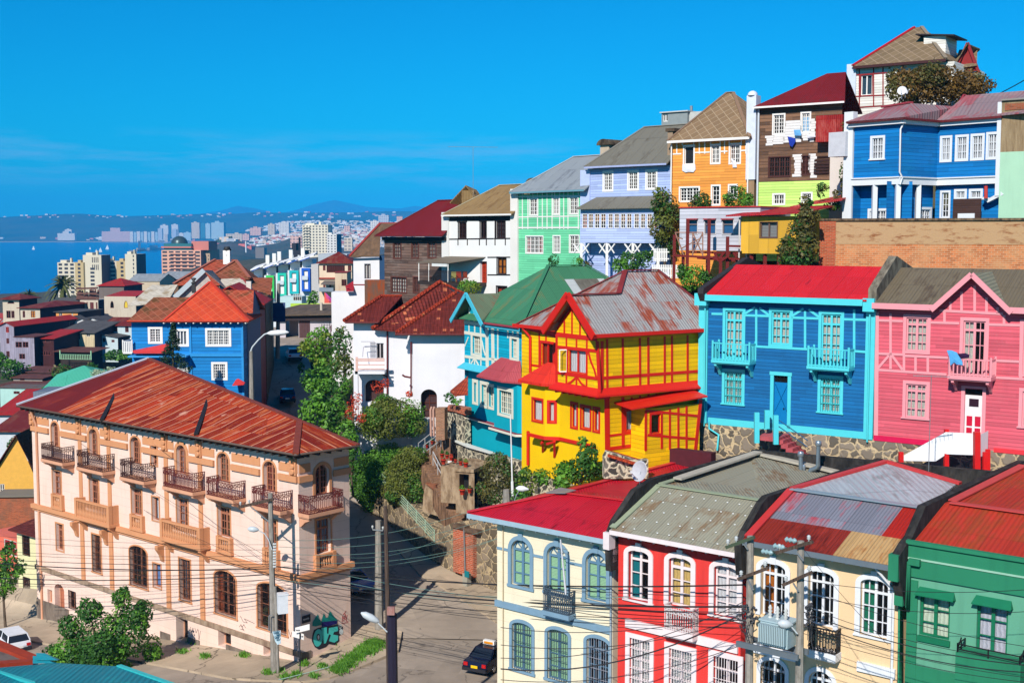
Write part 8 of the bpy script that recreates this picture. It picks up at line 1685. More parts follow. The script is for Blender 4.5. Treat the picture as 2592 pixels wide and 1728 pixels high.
cr(320,500,5.88);t_=thing('breakwater','breakwater with white port buildings reaching into the bay','breakwater',G(400,790,SEA));mb=MB();a,b=G(100,800,SEA),G(560,775,SEA);mb.bar(a,b,30,8);mb.build('mole',plain(C(130,130,135)),t_)
for x0,x1,h in((145,250,9),(300,500,10),(345,440,19),(176,186,35)):mb=MB();a,b=G(x0,790,SEA+2),G(x1,785,SEA+2);mb.ob(a,b-a,Vector((0,25,0)),Vector((0,0,h)));mb.build('port_building',WHITE,t_)
#vegetation
LG=leaf((.04,.15,.012,1),(.16,.36,.03,1));LDK=leaf((.016,.07,.012,1),(.06,.17,.02,1));LHG=leaf((.03,.1,.012,1),(.1,.24,.025,1));LOL=leaf((.05,.08,.012,1),(.19,.21,.03,1));LBR=leaf((.055,.035,.008,1),(.24,.13,.025,1));LMX=leaf((.03,.055,.012,1),(.17,.13,.03,1));LYG=leaf((.07,.14,.012,1),(.26,.32,.03,1));LRD=leaf((.4,.02,.012,1),(.62,.08,.02,1));LPL=leaf((.25,.32,.2,1),(.42,.5,.33,1))
BARK=grime((.14,.1,.07,1),(.06,.045,.03,1),.4,.6,2)
def leaves(mb,c,rx,ry,rz,n,s,m=0,shell=.45,droop=0.):
 for _ in range(n):
  while 1:
   v=Vector((rnd.uniform(-1,1),rnd.uniform(-1,1),rnd.uniform(-1,1)))
   if .05<v.length<1:break
  l=v.length;v=v/l*(shell+(1-shell)*l**.7)*(1+.13*math.sin(v.x*7+c.x)*math.cos(v.z*6+v.y*5+c.y))
  p=c+Vector((v.x*rx,v.y*ry,v.z*rz));nn=(v.normalized()*.9+Vector((rnd.gauss(0,.6),rnd.gauss(0,.6),rnd.gauss(.25,.6)))).normalized()
  a=nn.orthogonal().normalized();b=nn.cross(a);t=rnd.uniform(0,6.28);a,b=a*math.cos(t)+b*math.sin(t),b*math.cos(t)-a*math.sin(t)
  q=s*rnd.uniform(.55,1.25);k=len(mb.v);d=Vector((0,0,-droop*q));mb.v+=[p-a*q*.5,p+b*q*.28,p+a*q*.5+d,p-b*q*.28];mb.f.append([k,k+1,k+2,k+3]);mb.mi.append(m);mb.smooth.append(False)
def tree(name,label,blobs,Y,mats,cat='tree',dens=1.,s=.26,trunk=None,group=None,dy=.8,part='crown'):
 """blobs: (x, y, rx[, ry]) in photo units at distance Y"""
 cs=[]
 for bl in blobs:
  x,y,r=bl[:3];r2=bl[3]if len(bl)>3 else r;k=Y/FPX/_c[2]*1.0;cs.append((V(x,y,Y+rnd.uniform(-.6,.6)),r*k,r2*k))
 zb=min(c.z-b for c,a,b in cs);base=Vector((cs[0][0].x,Y,zb-.5))if trunk is None else V(trunk[0],trunk[1],Y)
 t_=thing(name,label,cat,base,0,group);mb=MB()
 for i,(c,a,b)in enumerate(cs):
  sub=5 if a>.8 else 2;n=int(dens*(1.35 if cat=='tree'else 1.)*95*(a*b+a*a)/(s*s*18)*3.4)
  leaves(mb,c,a*.86,a*dy,b*.86,int(n*.5),s,i%len(mats)if len(mats)>1 else 0,.5)
  for _ in range(sub):
   v=Vector((rnd.gauss(0,1),rnd.gauss(-.5,.8),rnd.gauss(.3,1))).normalized();r=rnd.uniform(.38,.58);leaves(mb,c+Vector((v.x*a*.66,v.y*a*dy*.66,v.z*b*.66)),a*r,a*r,b*r,int(n*.5/sub),s,rnd.randrange(len(mats)),.4)
 mb.build('foliage'if cat in('bush','hedge','shrub','plant','vine')else part,mats,t_)
 if cat in('bush','hedge','shrub','plant','vine'):return t_
 g=MB();top=cs[0][0];R_=max(.07,cs[0][1]*.09)
 g.tube([base-Vector((0,0,.5)),base.lerp(top,.5)+Vector((rnd.uniform(-.2,.2),0,0)),top],[R_,R_*.75,R_*.4],7)
 for c,a,b in cs[1:]:g.tube([base.lerp(top,.55),base.lerp(top,.55).lerp(c,.6)+Vector((0,0,.2)),c],[R_*.5,R_*.35,R_*.15],5)
 g.build('trunk',BARK,t_);return t_
M_=2352/2592.
cr(0,0,M_)
tree('street_tree','large bright green tree in front of the peach building at the bottom left',[(235,1470,70,75),(165,1500,50),(300,1450,50,70),(205,1400,32),(280,1375,28),(330,1400,26,30),(130,1530,30),(250,1540,70,35),(160,1440,30),(120,1500,26),(350,1490,26,40)],80.5,[LDK,LG,LDK],s=.278,trunk=(225,1610),dens=1.25)
tree('street_tree','green tree with a bare grey trunk at the very left edge of the street',[(5,1330,38,50),(40,1300,22),(20,1270,22)],96,[LG,LDK],s=.38,trunk=(12,1425))
tree('street_tree','uppermost bright green tree in the strip beside the climbing street',[(735,790,42,38),(700,800,20),(755,830,32)],122,[LG,LYG],s=.4,group='trees lining the climbing street');tree('street_tree','dark drooping tree left of the white tiled house roof',[(790,790,24,45),(785,840,28,30)],112,[LDK,LOL],s=.36,group='trees lining the climbing street')
tree('street_tree','second green tree down beside the climbing street',[(735,875,45,38),(780,890,34,40)],109,[LG,LDK],s=.38,group='trees lining the climbing street');tree('street_tree','lowest bright green tree just above the peach building roof end',[(720,945,42,40),(765,955,40,45),(790,1000,35,35)],100,[LG,LDK,LG],s=.38,group='trees lining the climbing street');tree('street_tree','dark green tree filling the gap behind the peach roof corner',[(812,1060,30,50),(800,1010,25)],97,[LDK,LG],s=.3)
t_=tree('bougainvillea_bush','round yellow-green bush with red leaves in front of the white tiled house',[(900,960,68,55),(860,975,40,45),(945,970,38,40),(885,925,30,22)],101,[LOL,LYG,LHG,LG],'bush',1.8,.22)
mb=MB();
for x,y,r in((812,930,16),(805,950,14),(868,888,16),(885,880,12),(820,915,14),(940,905,8),(830,960,12)):leaves(mb,V(x,y,99.2),r*.036,.4,r*.036,130,.17,0,.2)
mb.build('red_blossom',LRD,t_)
tree('hedge','huge rounded dark green creeper mound left of the stairs, left half',[(862,1090,58,64),(880,1055,48,42),(835,1115,36,48),(870,1130,50,50),(850,1060,34,30)],102.5,[LHG,LG,LHG],'hedge',2.,.2,dy=.8,part='foliage');tree('hedge','huge rounded olive creeper mound left of the stairs, right half',[(935,1080,54,54),(955,1105,40,46),(915,1125,46,42),(945,1050,36,28)],98.5,[LOL,LHG,LOL],'hedge',2.,.2,dy=.8,part='foliage')
tree('garden_shrub','dark leafy shrub against the stone wall below the turquoise house',[(1145,1090,44,42),(1140,1055,25,22),(1130,1130,40,30),(1175,1110,30)],86.5,[LMX,LDK,LMX],'shrub',1.,.22);tree('garden_shrub','lighter green shrub between the white pole and the yellow house',[(1215,1105,30,32),(1245,1095,25,25),(1195,1135,25,20)],72,[LYG,LDK,LG],'shrub',1.,.22)
tree('garden_tree','dark green glossy tree in front of the yellow house base',[(1330,1080,45,35),(1300,1090,35,30),(1350,1045,30,28),(1335,1015,12,18),(1370,1075,22,25),(1290,1110,25,18)],67.2,[LDK,LG],'tree',1.1,.24)
tree('garden_tree','tall brownish green tree between the lavender and orange houses',[(1525,470,32,35),(1520,520,32,40),(1530,560,28,32),(1545,495,26,30),(1510,445,14,18)],96,[LMX,LOL,LDK],'tree',1.,.26,trunk=(1528,610))
tree('garden_bush','wide dark bush in front of the lavender house posts',[(1450,600,30,26),(1425,612,24,20),(1480,595,22,25)],97,[LDK,LG],'bush',1.,.26);tree('garden_bush','small conical bush at the foot of the mint house',[(1272,598,14,20)],104,[LDK],'bush',1.,.22);tree('garden_bush','thin bush between the mint and lavender houses',[(1325,605,16,20),(1345,610,14,12)],102,[LG,LMX],'bush',.6,.2)
tree('garden_bush','left dark bush below the orange house',[(1612,462,28,20),(1595,468,18,14)],92,[LDK,LMX],'bush',1.,.24);tree('garden_bush','right taller bush below the orange house',[(1690,452,26,30),(1712,462,22,20),(1675,460,18)],92,[LDK,LG],'bush',1.,.24);tree('garden_bush','green bush in the corner above the rusty roof and blue house',[(1595,640,38,32),(1620,650,24,20),(1570,625,20)],82,[LG,LDK],'bush',1.1,.24)
tree('loquat_tree','dense brown-green tree against the brick wall beside the mustard annex',[(1840,545,42,50),(1830,590,45,40),(1855,500,28,30),(1850,465,18,18),(1805,570,24,28),(1865,570,20,40)],78.3,[LMX,LDK,LMX],'tree',1.1,.3)
tree('hilltop_tree','broad russet brown tree before the hilltop house',[(2110,200,62,46),(2070,205,40,38),(2165,192,60,50),(2215,200,50,40),(2130,178,50,32),(2250,195,32,26),(2065,182,30,28)],92.5,[LBR,LMX,LBR],'tree',1.1,.27)
tree('climbing_vine','dark vine hanging down beside the meter cabinet of the large blue house',[(1885,440,9,22),(1935,300,8,25),(1935,400,8,35),(1925,450,14,18),(1890,430,14,12),(1910,475,22,12)],85,[LDK,LMX],'vine',.9,.22);tree('garden_bush','green bush below the terrace of the white timbered house',[(1085,662,25,16),(1065,658,16,14)],110,[LYG,LG],'bush',.9,.26)
tree('garden_bush','spiky plant on top of the stone wall by the arched doorway',[(1032,913,15,14),(1050,922,14,8)],96.5,[LDK,LG],'plant',1.,.3)
tree('street_tree','round dark tree in front of the coloured apartments',[(720,682,15,15),(712,690,10)],238,[LDK,LG],'tree',.8,.6)
for lab,b,Y,m in(('dark thicket left of the lilac house foot',[(25,850,38,26),(-5,830,30,25),(50,870,22,14)],262,[LDK,LG]),('thicket of bushes below the veranda shack',[(150,858,30,22),(185,868,25,18),(210,845,16,14)],240,[LDK,LMX]),('bush mass under the pale aqua shed',[(272,815,32,14),(250,818,18,10)],282,[LDK,LG]),('small bush mass behind the yellow gable house',[(45,1015,22,14),(30,1020,16)],140,[LMX,LDK]),('bushes beside the shaded street left of the maroon house',[(692,845,9,14)],140,[LDK,LG]),('bush on the slope below the rusty sheds',[(110,900,22,14)],235,[LDK])):tree('slope_bush',lab,b,Y,m,'bush',1.1,.75 if Y>200 else .4,group='bushes on the left slope')
tree('pale_bush','pale grey-green flowering bush on the mint metal roof',[(227,860,22,14),(255,848,14,7)],132,[LPL],'bush',1.,.35)
t_=thing('conifer','thin dark conifer in front of the corner blue house','tree',V(398,900,106));mb=MB()
for k in range(15):
 y=745+k*7;r=3+k*2.2+rnd.uniform(-2,2)
 for j in range(6):a=rnd.uniform(0,6.28);leaves(mb,V(398+math.cos(a)*r*.6,y,106)+Vector((0,math.sin(a)*r*.022,0)),r*.5*.037,.25,.16,60,.14,0,.2)
for x,y in((432,850),(425,835),(375,822),(438,845)):leaves(mb,V(x,y,106),.3,.3,.2,90,.14,0,.2)
mb.build('crown',leaf((.008,.03,.012,1),(.02,.06,.02,1)),t_);mb=MB();mb.tube([V(398,905,106),V(397,738,106)],[.14,.03],6);mb.build('trunk',BARK,t_)
def palm(name,label,x,y,r,yb,Y,n=46):
 c=V(x,y,Y);k=Y/FPX/M_;L=r*k*1.6;b=V(x+2,yb,Y);t_=thing(name,label,'palm tree',b,0,'palm trees by the sea');mb=MB()
 for i in range(n):
  a=rnd.uniform(0,6.28);el=rnd.uniform(-.7,1.35);d=Vector((math.cos(a)*math.cos(el),math.sin(a)*math.cos(el),math.sin(el)));pr=c;side=d.cross(Vector((0,0,1))).normalized()
  for s_ in range(1,7):
   t=s_/6;q=c+d*L*t-Vector((0,0,L*.5*t*t));w_=L*.11*(1-t*.6)
   for sg_ in(-1,1):mb.poly([pr,q,q+side*sg_*w_-Vector((0,0,w_*.7)),pr+side*sg_*w_-Vector((0,0,w_*.7))])
   pr=q
 mb.build('fronds',leaf((.03,.04,.008,1),(.1,.11,.02,1),0),t_);mb=MB();mb.tube([b,c],[L*.14,L*.12],8);mb.build('trunk',BARK,t_)
palm('palm_tree','large full palm in front of the leftmost seaside slab',145,652,27,692,395);palm('palm_tree','small palm behind the cream villa tower',66,676,17,700,400,30)
def weeds(name,pts,Y,n,s,m,kind='stuff',spread=10):
 mb=MB()
 for x,y in pts:
  for _ in range(n):
   px,py=x+rnd.gauss(0,spread),y+rnd.gauss(0,spread*.45);g_=gz(px,py);p=Vector((g_[0],g_[1],street_z(*g_)+.16));h=s*rnd.uniform(.5,1.3);a=rnd.uniform(0,3.14);w_=Vector((math.cos(a),math.sin(a),0))*h*.22
   mb.poly([p-w_,p+w_,p+Vector((rnd.gauss(0,.1),rnd.gauss(0,.1),h))])
 o=mb.build(name,m);o['kind']=kind
weeds('grass',[(855,1488),(835,1500),(815,1515),(795,1530),(845,1497),(780,1542),(862,1484)],80,900,.2,LG,spread=10);weeds('weeds',[(25,1490),(168,1478),(190,1490),(395,1462),(440,1478),(465,1472),(505,1482),(560,1495),(605,1500),(560,1510),(420,1502),(470,1512),(640,1545),(615,1550),(740,1535),(700,1530),(765,1480),(1120,1340),(680,1555),(655,1560),(720,1558)],80,130,.22,LG,spread=6)
#stairs, garden and stone walls in the centre
cr(850,1328,3.92);B0,B1=gz(985,385),gz(1640,690);B0,B1=Vector((*B0,0)),Vector((*B1,0));WF=Face(B0,math.degrees(math.atan2((B1-B0).y,(B1-B0).x)));RB=stone((.2,.155,.1,1),C(205,180,140),1.5,(.3,.23,.16,1),.06)
def wpoly(name,F,pts,t,mat,root,d=0.):
 A=[F.at(x,y,d)for x,y in pts];B=[p+F.n*t for p in A];mb=MB();n=len(A);mb.poly(A);mb.poly(B[::-1])
 for i in range(n):mb.poly([A[i],B[i],B[(i+1)%n],A[(i+1)%n]])
 return mb.build(name,mat,root)
SW=thing('stone_wall','high rubble stone wall with two brick piers beside the crossing','wall',(B0.x,B0.y,-26),WF.ang)
wpoly('rubble_face',WF,[(960,460),(1700,800),(1700,-90),(1400,-60),(1160,-20),(958,60)],.7,RB,SW)
BRK=brick(C(188,86,52),C(205,185,160),.45,.34,.14)
for x0,x1,y0,y1 in((1165,1272,10,460),(1286,1362,60,490)):wpoly('brick_pier',WF,[(x0,y1),(x1,y1+35),(x1,y0+22),(x0,y0)],.7,BRK,SW,-.35)
for x0,x1,y0,y1 in((1155,1280,25,-10),(1278,1405,70,35)):wpoly('pier_cap',WF,[(x0,y0),(x1,y0+25),(x1,y1+25),(x0,y1)],1.,grime(C(130,105,85),C(80,65,55)),SW,-.5)
mb=MB();p=WF.at(1278,300,-.4);mb.tube([WF.at(1270,20,-.45),WF.at(1285,500,-.45)],.06,6);mb.build('drainpipe',METAL,SW);mb=MB();mb.cb(WF.at(1300,560,-.9)-Vector((0,0,.4)),.5,.4,1.,WF.ang);mb.build('plinth_block',plain(C(170,165,150),.8,0,.2),SW);mb=MB();mb.cb(WF.at(1300,490,-1.12)-Vector((0,0,.2)),.45,.06,.45,WF.ang);mb.build('teal_mark',plain(C(20,125,135)),SW)
q0=Vector((B0.x,B0.y,0));q1=Vector((-12.8,104.5,0));SF=Face(q1,math.degrees(math.atan2((q0-q1).y,(q0-q1).x)));LN=(q0-q1).length;mb=MB();zA,zB_=-19.2,-23.2
t_=thing('street_retaining_wall','dark shaded retaining wall with a pale green railing under the creeper mound','wall',(q1.x,q1.y,-24),SF.ang);A=[SF.p(0,-26,0),SF.p(LN,-27,0),SF.p(LN,zB_,0),SF.p(0,zA,0)];B=[p+SF.n*6 for p in A];mb.hexa(A,B);mb.build('wall_body',RB,t_)
PG=plain(C(165,190,165),.5);mb=MB();a,b=A[3]-SF.n*.05,A[2]-SF.n*.05;up=Vector((0,0,1))
for k in(.12,.35,.55,.75,.95):mb.bar(a+up*k,b+up*k,.05)
for k in range(10):p=a.lerp(b,k/9);mb.bar(p,p+up*1.02,.06)
mb.build('railing',PG,t_)
_V=V
def V(x,y,Y):return _V(x,y,Y+11.5)
cr(850,950,3.92);T1=Face(V(900,1300,84),-18);CON=grime(C(190,165,135),C(135,110,85),.42,.6,.7)
t_=thing('garden_wall','peeling pale plaster wall below the creeper mound beside the stairs','wall',T1.p(0,-22),T1.ang);wpoly('plaster_face',T1,[(860,1345),(868,1200),(890,1075),(985,1130),(1172,1400),(1160,1470),(1090,1420)],1.2,CON,t_);wpoly('brick_edge',T1,[(885,1068),(990,1085),(1010,1140),(1175,1405),(1140,1420),(975,1140)],.5,grime(C(165,105,75),C(120,75,55)),t_,-.3)
t_=thing('concrete_ledge','bare concrete ledge between the railing and the stairs','ledge',V(900,1420,88));mb=MB();pts=[V(520,1330,92.5),V(960,1515,86.5),V(1160,1560,84),V(1140,1420,86),V(870,1330,90),V(700,1290,93)];mb.slab(pts,3.);mb.build('slab',CON,t_)
ST2=thing('garden_stairs','long outdoor stairs climbing from the brick piers to the white tiled house','stairs',V(1250,1450,79));SM=grime(C(175,135,105),C(125,95,75),.4,.6,1.)
def flight(a,b,n,w_,dr,nm='step'):
 for k in range(n):
  t=k/n;c=a.lerp(b,t);h=(b.z-a.z)/n;mb=MB();X=dr.normalized()*w_;Yv=Vector((b.x-a.x,b.y-a.y,0))/n*1.5;mb.ob(c-X/2+Vector((0,0,-1.5)),X,Yv,Vector((0,0,h+1.5)));mb.build(nm,SM,ST2)
fa,fb2=V(1290,1440,80),V(950,850,87);flight(fa,fb2,20,2.,Vector((1,.35,0)));flight(V(900,800,87.3),V(1085,610,85.5),7,1.5,Vector((.5,-1,0)))
RLG=plain(C(205,205,205),.4,.3)
def rail(pts,hs=(0,.5),post=None):
 mb=MB();P_=[V(*p)for p in pts]
 for h in hs:mb.tube([p-Vector((0,0,h))for p in P_],.045,5)
 for a,b in zip(P_,P_[1:]):
  for k in(0,.5,1):p=a.lerp(b,k);mb.tube([p,p-Vector((0,0,1.1))],.035,5)
 mb.build('handrail',RLG,ST2)
rail([(965,755,85.5),(1060,940,84.2),(1160,1100,82.5),(1230,1180,81.5)]);rail([(1205,1130,81),(1300,1320,79.5),(1410,1500,78.5)]);rail([(820,672,88),(950,570,87),(1085,485,86)],(0,));rail([(870,695,87),(1000,600,86),(1085,540,85)],(0,.6));rail([(915,965,87.5),(975,1080,86)],(0,));rail([(1040,1135,84),(1110,1270,82.5),(1185,1375,81.5)],(0,.3))
TF=Face(Vector((.81,75.2,0))*KD,-61,KD);TF2=Face(TF.p(0,0,-.35),-61,KD);t_=thing('garden_stone_wall','white-jointed stone garden wall under the turquoise house','wall',TF2.p(-8,-16),-61)
wpoly('stone_face',TF2,[(1088,340),(1250,380),(1282,430),(1282,690),(1480,760),(1835,860),(1835,1060),(1420,1120),(1100,800)],.5,STONEW,t_);wpoly('coping',TF2,[(1170,640),(1300,690),(1530,765),(1530,778),(1300,712),(1170,655)],.4,plain(C(230,232,225)),t_,-.2)
wpoly('brick_coping',TF2,[(1120,290),(1290,320),(1290,395),(1180,360),(1085,345)],.5,BRK,t_,-.15);t2=thing('brick_gate_pier','ochre brick gate pier with twin pipes by the arched doorway','pier',V(1030,600,84));mb=MB();a,b=V(990,640,84),V(1080,640,84);mb.ob(a,b-a,Vector((.2,.8,0)),Vector((0,0,V(990,325,84).z-a.z)));mb.build('brick_shaft',brick(C(165,110,80),C(190,165,140),.3),t2)
for x in(940,968):mb=MB();mb.tube([V(x+12,310,84.5),V(x,340,84.5),V(x+5,600,84.5)],.09,7);mb.build('pipe',plain(C(205,160,140)),t2)
mb=MB();q=[V(1135,150,82),V(1310,5,81),V(1310,180,79.5),V(1180,190,80.5)];mb.slab(q,.12);mb.build('tiled_porch_roof',claytile(C(175,70,42),C(215,120,85)),t2)
PB=Face(V(1180,1000,79),-22);t_=thing('concrete_planter','concrete cellar box with a dark opening below the row of red pots','planter',PB.p(0,-17),-22);PB.holes.append((*PB.uz(1226,1050)[:1],PB.uz(1320,1050)[0],PB.z(1270,1140),PB.z(1270,978),.8,0));mb=MB();a,b=PB.uz(1190,1050)[0],PB.uz(1375,1050)[0];z0,z1=PB.z(1280,1250),PB.z(1280,925)
panel(mb,PB,a,b,z0-.9,z1);mb.poly([PB.p(a,z0-.9,3),PB.p(a,z0-.9,0),PB.p(a,z1,0),PB.p(a,z1,3)]);mb.slab([PB.p(a-1.6,z1+.02,4),PB.p(a-.05,z1+.02,-.1),PB.p(b,z1+.02,-.1),PB.p(b,z1+.02,4)],.25);mb.ob(PB.p(a-1.6,z0-.4,.8),PB.u*1.6,PB.n*3,Vector((0,0,z1-z0+.3)));mb.build('concrete_box',CON,t_);mb=MB();mb.fb(PB,a+.1,b-.1,z0-.9,z1-.3,.8,.85);mb.build('dark_recess',DARK,t_)
POT=plain(C(205,55,32),.7,0,.1)
for i,(x,y,r,Y,m)in enumerate(((1068,850,30,80.6,None),(1290,880,30,79.3,LYG),(1240,865,24,79.8,LMX),(1188,845,20,80.4,None),(1145,822,22,81,LRD),(1105,800,24,81.6,LDK),(1055,790,26,82.2,LDK),(1255,1150,34,78.2,LG),(1328,1140,26,78.2,LMX),(955,660,18,86.5,LG),(1050,600,16,86,LG),(905,700,18,87,LDK))):
 k=Y/FPX/3.92;c=V(x,y+r*.9,Y);R_=r*k;lb=('foremost red pot beside the stairs, with bare earth','rightmost red pot on the planter edge with yellow-green plant','red pot next to the rightmost one on the planter','low empty red trough pot mid planter','red pot with a red-leaved plant','red pot with a bushy dark plant in the row','last red pot of the row with a dark plant, by the wall','large red pot with a cactus in front of the dark opening','red pot right of the dark opening','red pot on the upper stair landing','small red pot beside the brick gate pier','red pot at the turn of the stairs')[i]
 t_=thing('flower_pot',lb,'flower pot',c,0,'red flower pots in the garden');mb=MB();mb.lathe(c,[(R_*.68,0),(R_*.95,R_*1.5),(R_*1.08,R_*1.5),(R_*1.08,R_*1.8),(R_*.9,R_*1.8)],14);mb.build('pot',POT,t_);mb=MB()
 leaves(mb,c+Vector((0,0,R_*2.2)),R_*.9,R_*.9,R_*(1.2 if m else .2),120 if m else 12,.13,0,.2);mb.build('foliage',m or LMX,t_)
V=_V
cr(1300,660,2.904);Y2=Face(V(670,1420,65.5),8);t_=thing('tiled_garden_wall','short stone garden wall topped with orange roof tiles at the yellow house foot','wall',Y2.p(0,-14),8);wpoly('stone_face',Y2,[(668,1440),(690,1400),(920,1470),(990,1460),(990,1600),(668,1600)],.5,STONEW,t_);A=[Y2.at(690,1425,-.3),Y2.at(900,1490,-.3),Y2.at(930,1455,.9),Y2.at(720,1395,.9)];mb=MB();mb.slab(A,.1);mb.build('tile_coping',claytile(C(215,85,45),C(235,140,100)),t_)
Y3=Face(V(1000,1400,70.6),-35);t_=thing('maroon_parapet_wall','dark maroon parapet wall behind the red roof ridge','wall',Y3.p(0,-14),-25);wpoly('wall_face',Y3,[(993,1362),(1452,1415),(1452,1800),(993,1700)],.6,plain(C(85,28,38),.85,0,.3),t_)
#poles, cables, lamps, signs, vehicles, people
CONC=grime(C(175,168,158),C(135,128,118),.4,.65,1.5);WOODP=grime(C(110,90,78),C(70,58,50),.4,.6,1.5,4,.3);INS=plain(C(200,205,205),.2);LAMPM=plain(C(205,212,215),.35)
def pole(name,label,x,yt,xb,yb,Y,w_,mat,zb=None,cat='utility pole',group='utility poles'):
 a=V(x,yt,Y);b=V(xb,yb,Y);b.z=zb if zb is not None else b.z;t_=thing(name,label,cat,b,0,group);mb=MB();mb.tube([b-Vector((0,0,.3)),a],[w_*.62,w_*.4],8,sm=False);mb.build('shaft',mat,t_);return t_,a,b
def arm(t_,p,q,w_=.13,mat=None,ins=()):
 mb=MB();mb.bar(p,q,w_);mb.build('crossarm',mat or WOODP,t_)
 for k in ins:c=Vector(p).lerp(Vector(q),k)+Vector((0,0,w_/2));mb=MB();mb.lathe(c,[(.03,0),(.03,.06),(.09,.1),(.05,.14),(.09,.18),(.04,.24)],8);mb.build('insulator',INS,t_)
def lamp(t_,pts,head,Y,L=.75,dr=(1,0,0)):
 mb=MB();mb.tube([V(*p,Y)for p in pts],.035,6);mb.build('lamp_arm',LAMPM,t_);c=V(*head,Y);mb=MB();d=Vector(dr).normalized();mb.lathe(c-d*L/2,[(.03,0),(.13,.12),(.19,L*.45),(.16,L*.8),(.04,L)],10,None,d);mb.build('lamp_head',LAMPM,t_)
cr(450,1328,3.92);GZ=-27.2
t1,a1,b1=pole('concrete_pole','grey concrete pole with a slanting crossarm standing before the peach building',918,-315,960,1640,75.3,.36,CONC,GZ)
cr(450,1000,3.92);arm(t1,V(950,1030,75.1),V(605,1110,75.1),.16,None,(.7,.95));mb=MB();mb.bar(V(720,1100,75.1),V(930,1275,75.2),.06);mb.build('brace',METAL,t1);lamp(t1,[(935,1530),(900,1430),(860,1370),(800,1340)],(750,1328),75,.7,(-1,0,.1))
cr(450,1328,3.92);mb=MB();c=V(1040,870,75);mb.cb(c,.62,.5,(V(1040,690,75)-c).z,20);mb.cb(V(1040,690,75),.66,.54,.1,20);mb.build('switch_cabinet',plain(C(235,240,245),.4),t1);mb=MB();mb.tube([V(965,610,75.1),V(1000,1600,75.1)],.1,7);mb.build('cable_conduit',CONC,t1)
mb=MB();mb.bar(V(905,900,74.9),V(905,1050,74.9),.05);mb.bar(V(905,900,74.9),V(940,890,74.9),.05);mb.build('bracket',METAL,t1)
for k in range(9):mb=MB();c=V(945,190+k*28,75);mb.lathe(c,[(.05,0),(.1,.05),(.04,.1),(.1,.15),(.04,.2)],7,None,(1,0,0));mb.build('insulator',INS,t1)
tb=MB();p=[V(938,1058,74.8),V(1020,1045,74.7),V(1022,1175,74.7),V(990,1188,74.7),V(965,1150,74.8)];tb.poly(p);tb.poly([q+Vector((0,.04,0))for q in p][::-1]);o=tag(tb.build('banner',plain(C(190,215,225),.8,0,.1)),'pale blue cloth banner tied to the concrete pole','banner')
txt=MB()
for j,(x0,n)in enumerate(((950,5),(978,4),(955,5),(980,3))):
 for k in range(n):q=V(x0+k*11,1075+j*24-k*1.5,74.68);txt.bar(q,q+Vector((.0,0,.16)),.045,.01);txt.bar(q,q+Vector((.1,0,.02 if k%2 else .14)),.04,.01)
ROOTM[o]=ROOTM[o];txt.build('lettering',plain(C(30,110,140)),o)
cr(850,1328,3.92);t2,a2,b2=pole('concrete_pole','pale concrete pole standing alone on the pavement corner in the middle',422,-45,430,1040,81.5,.5,CONC);arm(t2,V(365,45,81.3),V(468,55,81.3),.08,METAL,(0.,1.))
t3,a3,b3=pole('wooden_pole','tall brown wooden pole with a dark thick lower sleeve at the bottom centre',493,-185,540,1640,60,.24,WOODP,-25.6);mb=MB();mb.tube([V(556,880,59.8),Vector((V(570,1600,59.8).x,59.8,-25.6))],.25,8,sm=False);mb.build('dark_sleeve',plain((.018,.014,.03,1),.5),t3);lamp(t3,[(510,1060),(450,1000),(395,950)],(340,915),59.5,1.0,(-.85,0,.45));mb=MB();mb.cb(V(548,885,59.5),.36,.3,.35);mb.build('rusty_cap',grime(C(140,60,45),C(190,150,140)),t3)
cr(1650,1300,3.664);TFc=Face(FR.p(0,0,-3.6),-39.5)
tl,al,bl_=pole('concrete_pole','left concrete pole of the transformer pair in front of the beige house',*(915,205),915,1568,TFc.at(915,900).y,.34,CONC,-26);tr,ar,br_=pole('concrete_pole','right concrete pole of the transformer pair in front of the beige house',*(1383,250),1385,1568,TFc.at(1383,900).y,.34,CONC,-26)
pv_=lambda x,y,d=-.25:TFc.at(x,y,d)
for t_,A in((tl,(((690,310),(950,215)),((800,605),(1080,500)))),(tr,(((1150,360),(1490,258)),((1215,660),(1485,540))))):
 for a,b in A:arm(t_,pv_(*a),pv_(*b),.13,plain(C(75,88,68))if a[0]==690 else None,(.06,.36)if a[0]==690 else(.1,.9))
for t_,a,b in((tl,(890,610),(940,705)),(tr,(1345,355),(1405,435)),(tr,(1310,640),(1360,720)),(tl,(850,270),(890,330))):mb=MB();mb.bar(pv_(*a),pv_(*b),.05);mb.build('brace',METAL,t_)
for x,y in((1300,245),(1080,355),(1190,305)):mb=MB();c=pv_(x,y);mb.lathe(c-TFc.u*.3,[(.04,0),(.12,.08),(.05,.16),(.12,.24),(.05,.32),(.12,.4),(.04,.5)],9,None,TFc.u);mb.build('insulator',plain(C(150,180,185),.2),tr)
tf=thing('transformer','pale grey finned transformer hung between two concrete poles','transformer',pv_(1130,1240),-39.5);TM=plain(C(178,200,205),.45,0,.06);a,b=TFc.uz(1010,1100,-.5)[0],TFc.uz(1265,1100,-.5)[0];z0,z1=TFc.z(1130,1225,-.5),TFc.z(1130,1005,-.5)
mb=MB();mb.fb(TFc,a,b,z0,z1,-.55,.35);mb.fb(TFc,a-.05,b+.05,z1,z1+.06,-.6,.4);mb.build('tank',TM,tf);mb=MB()
for k in range(15):u=a+.06+(b-a-.12)*k/14;mb.fb(TFc,u-.02,u+.02,z0+.15,z1-.08,-.78,-.55)
mb.build('cooling_fins',TM,tf)
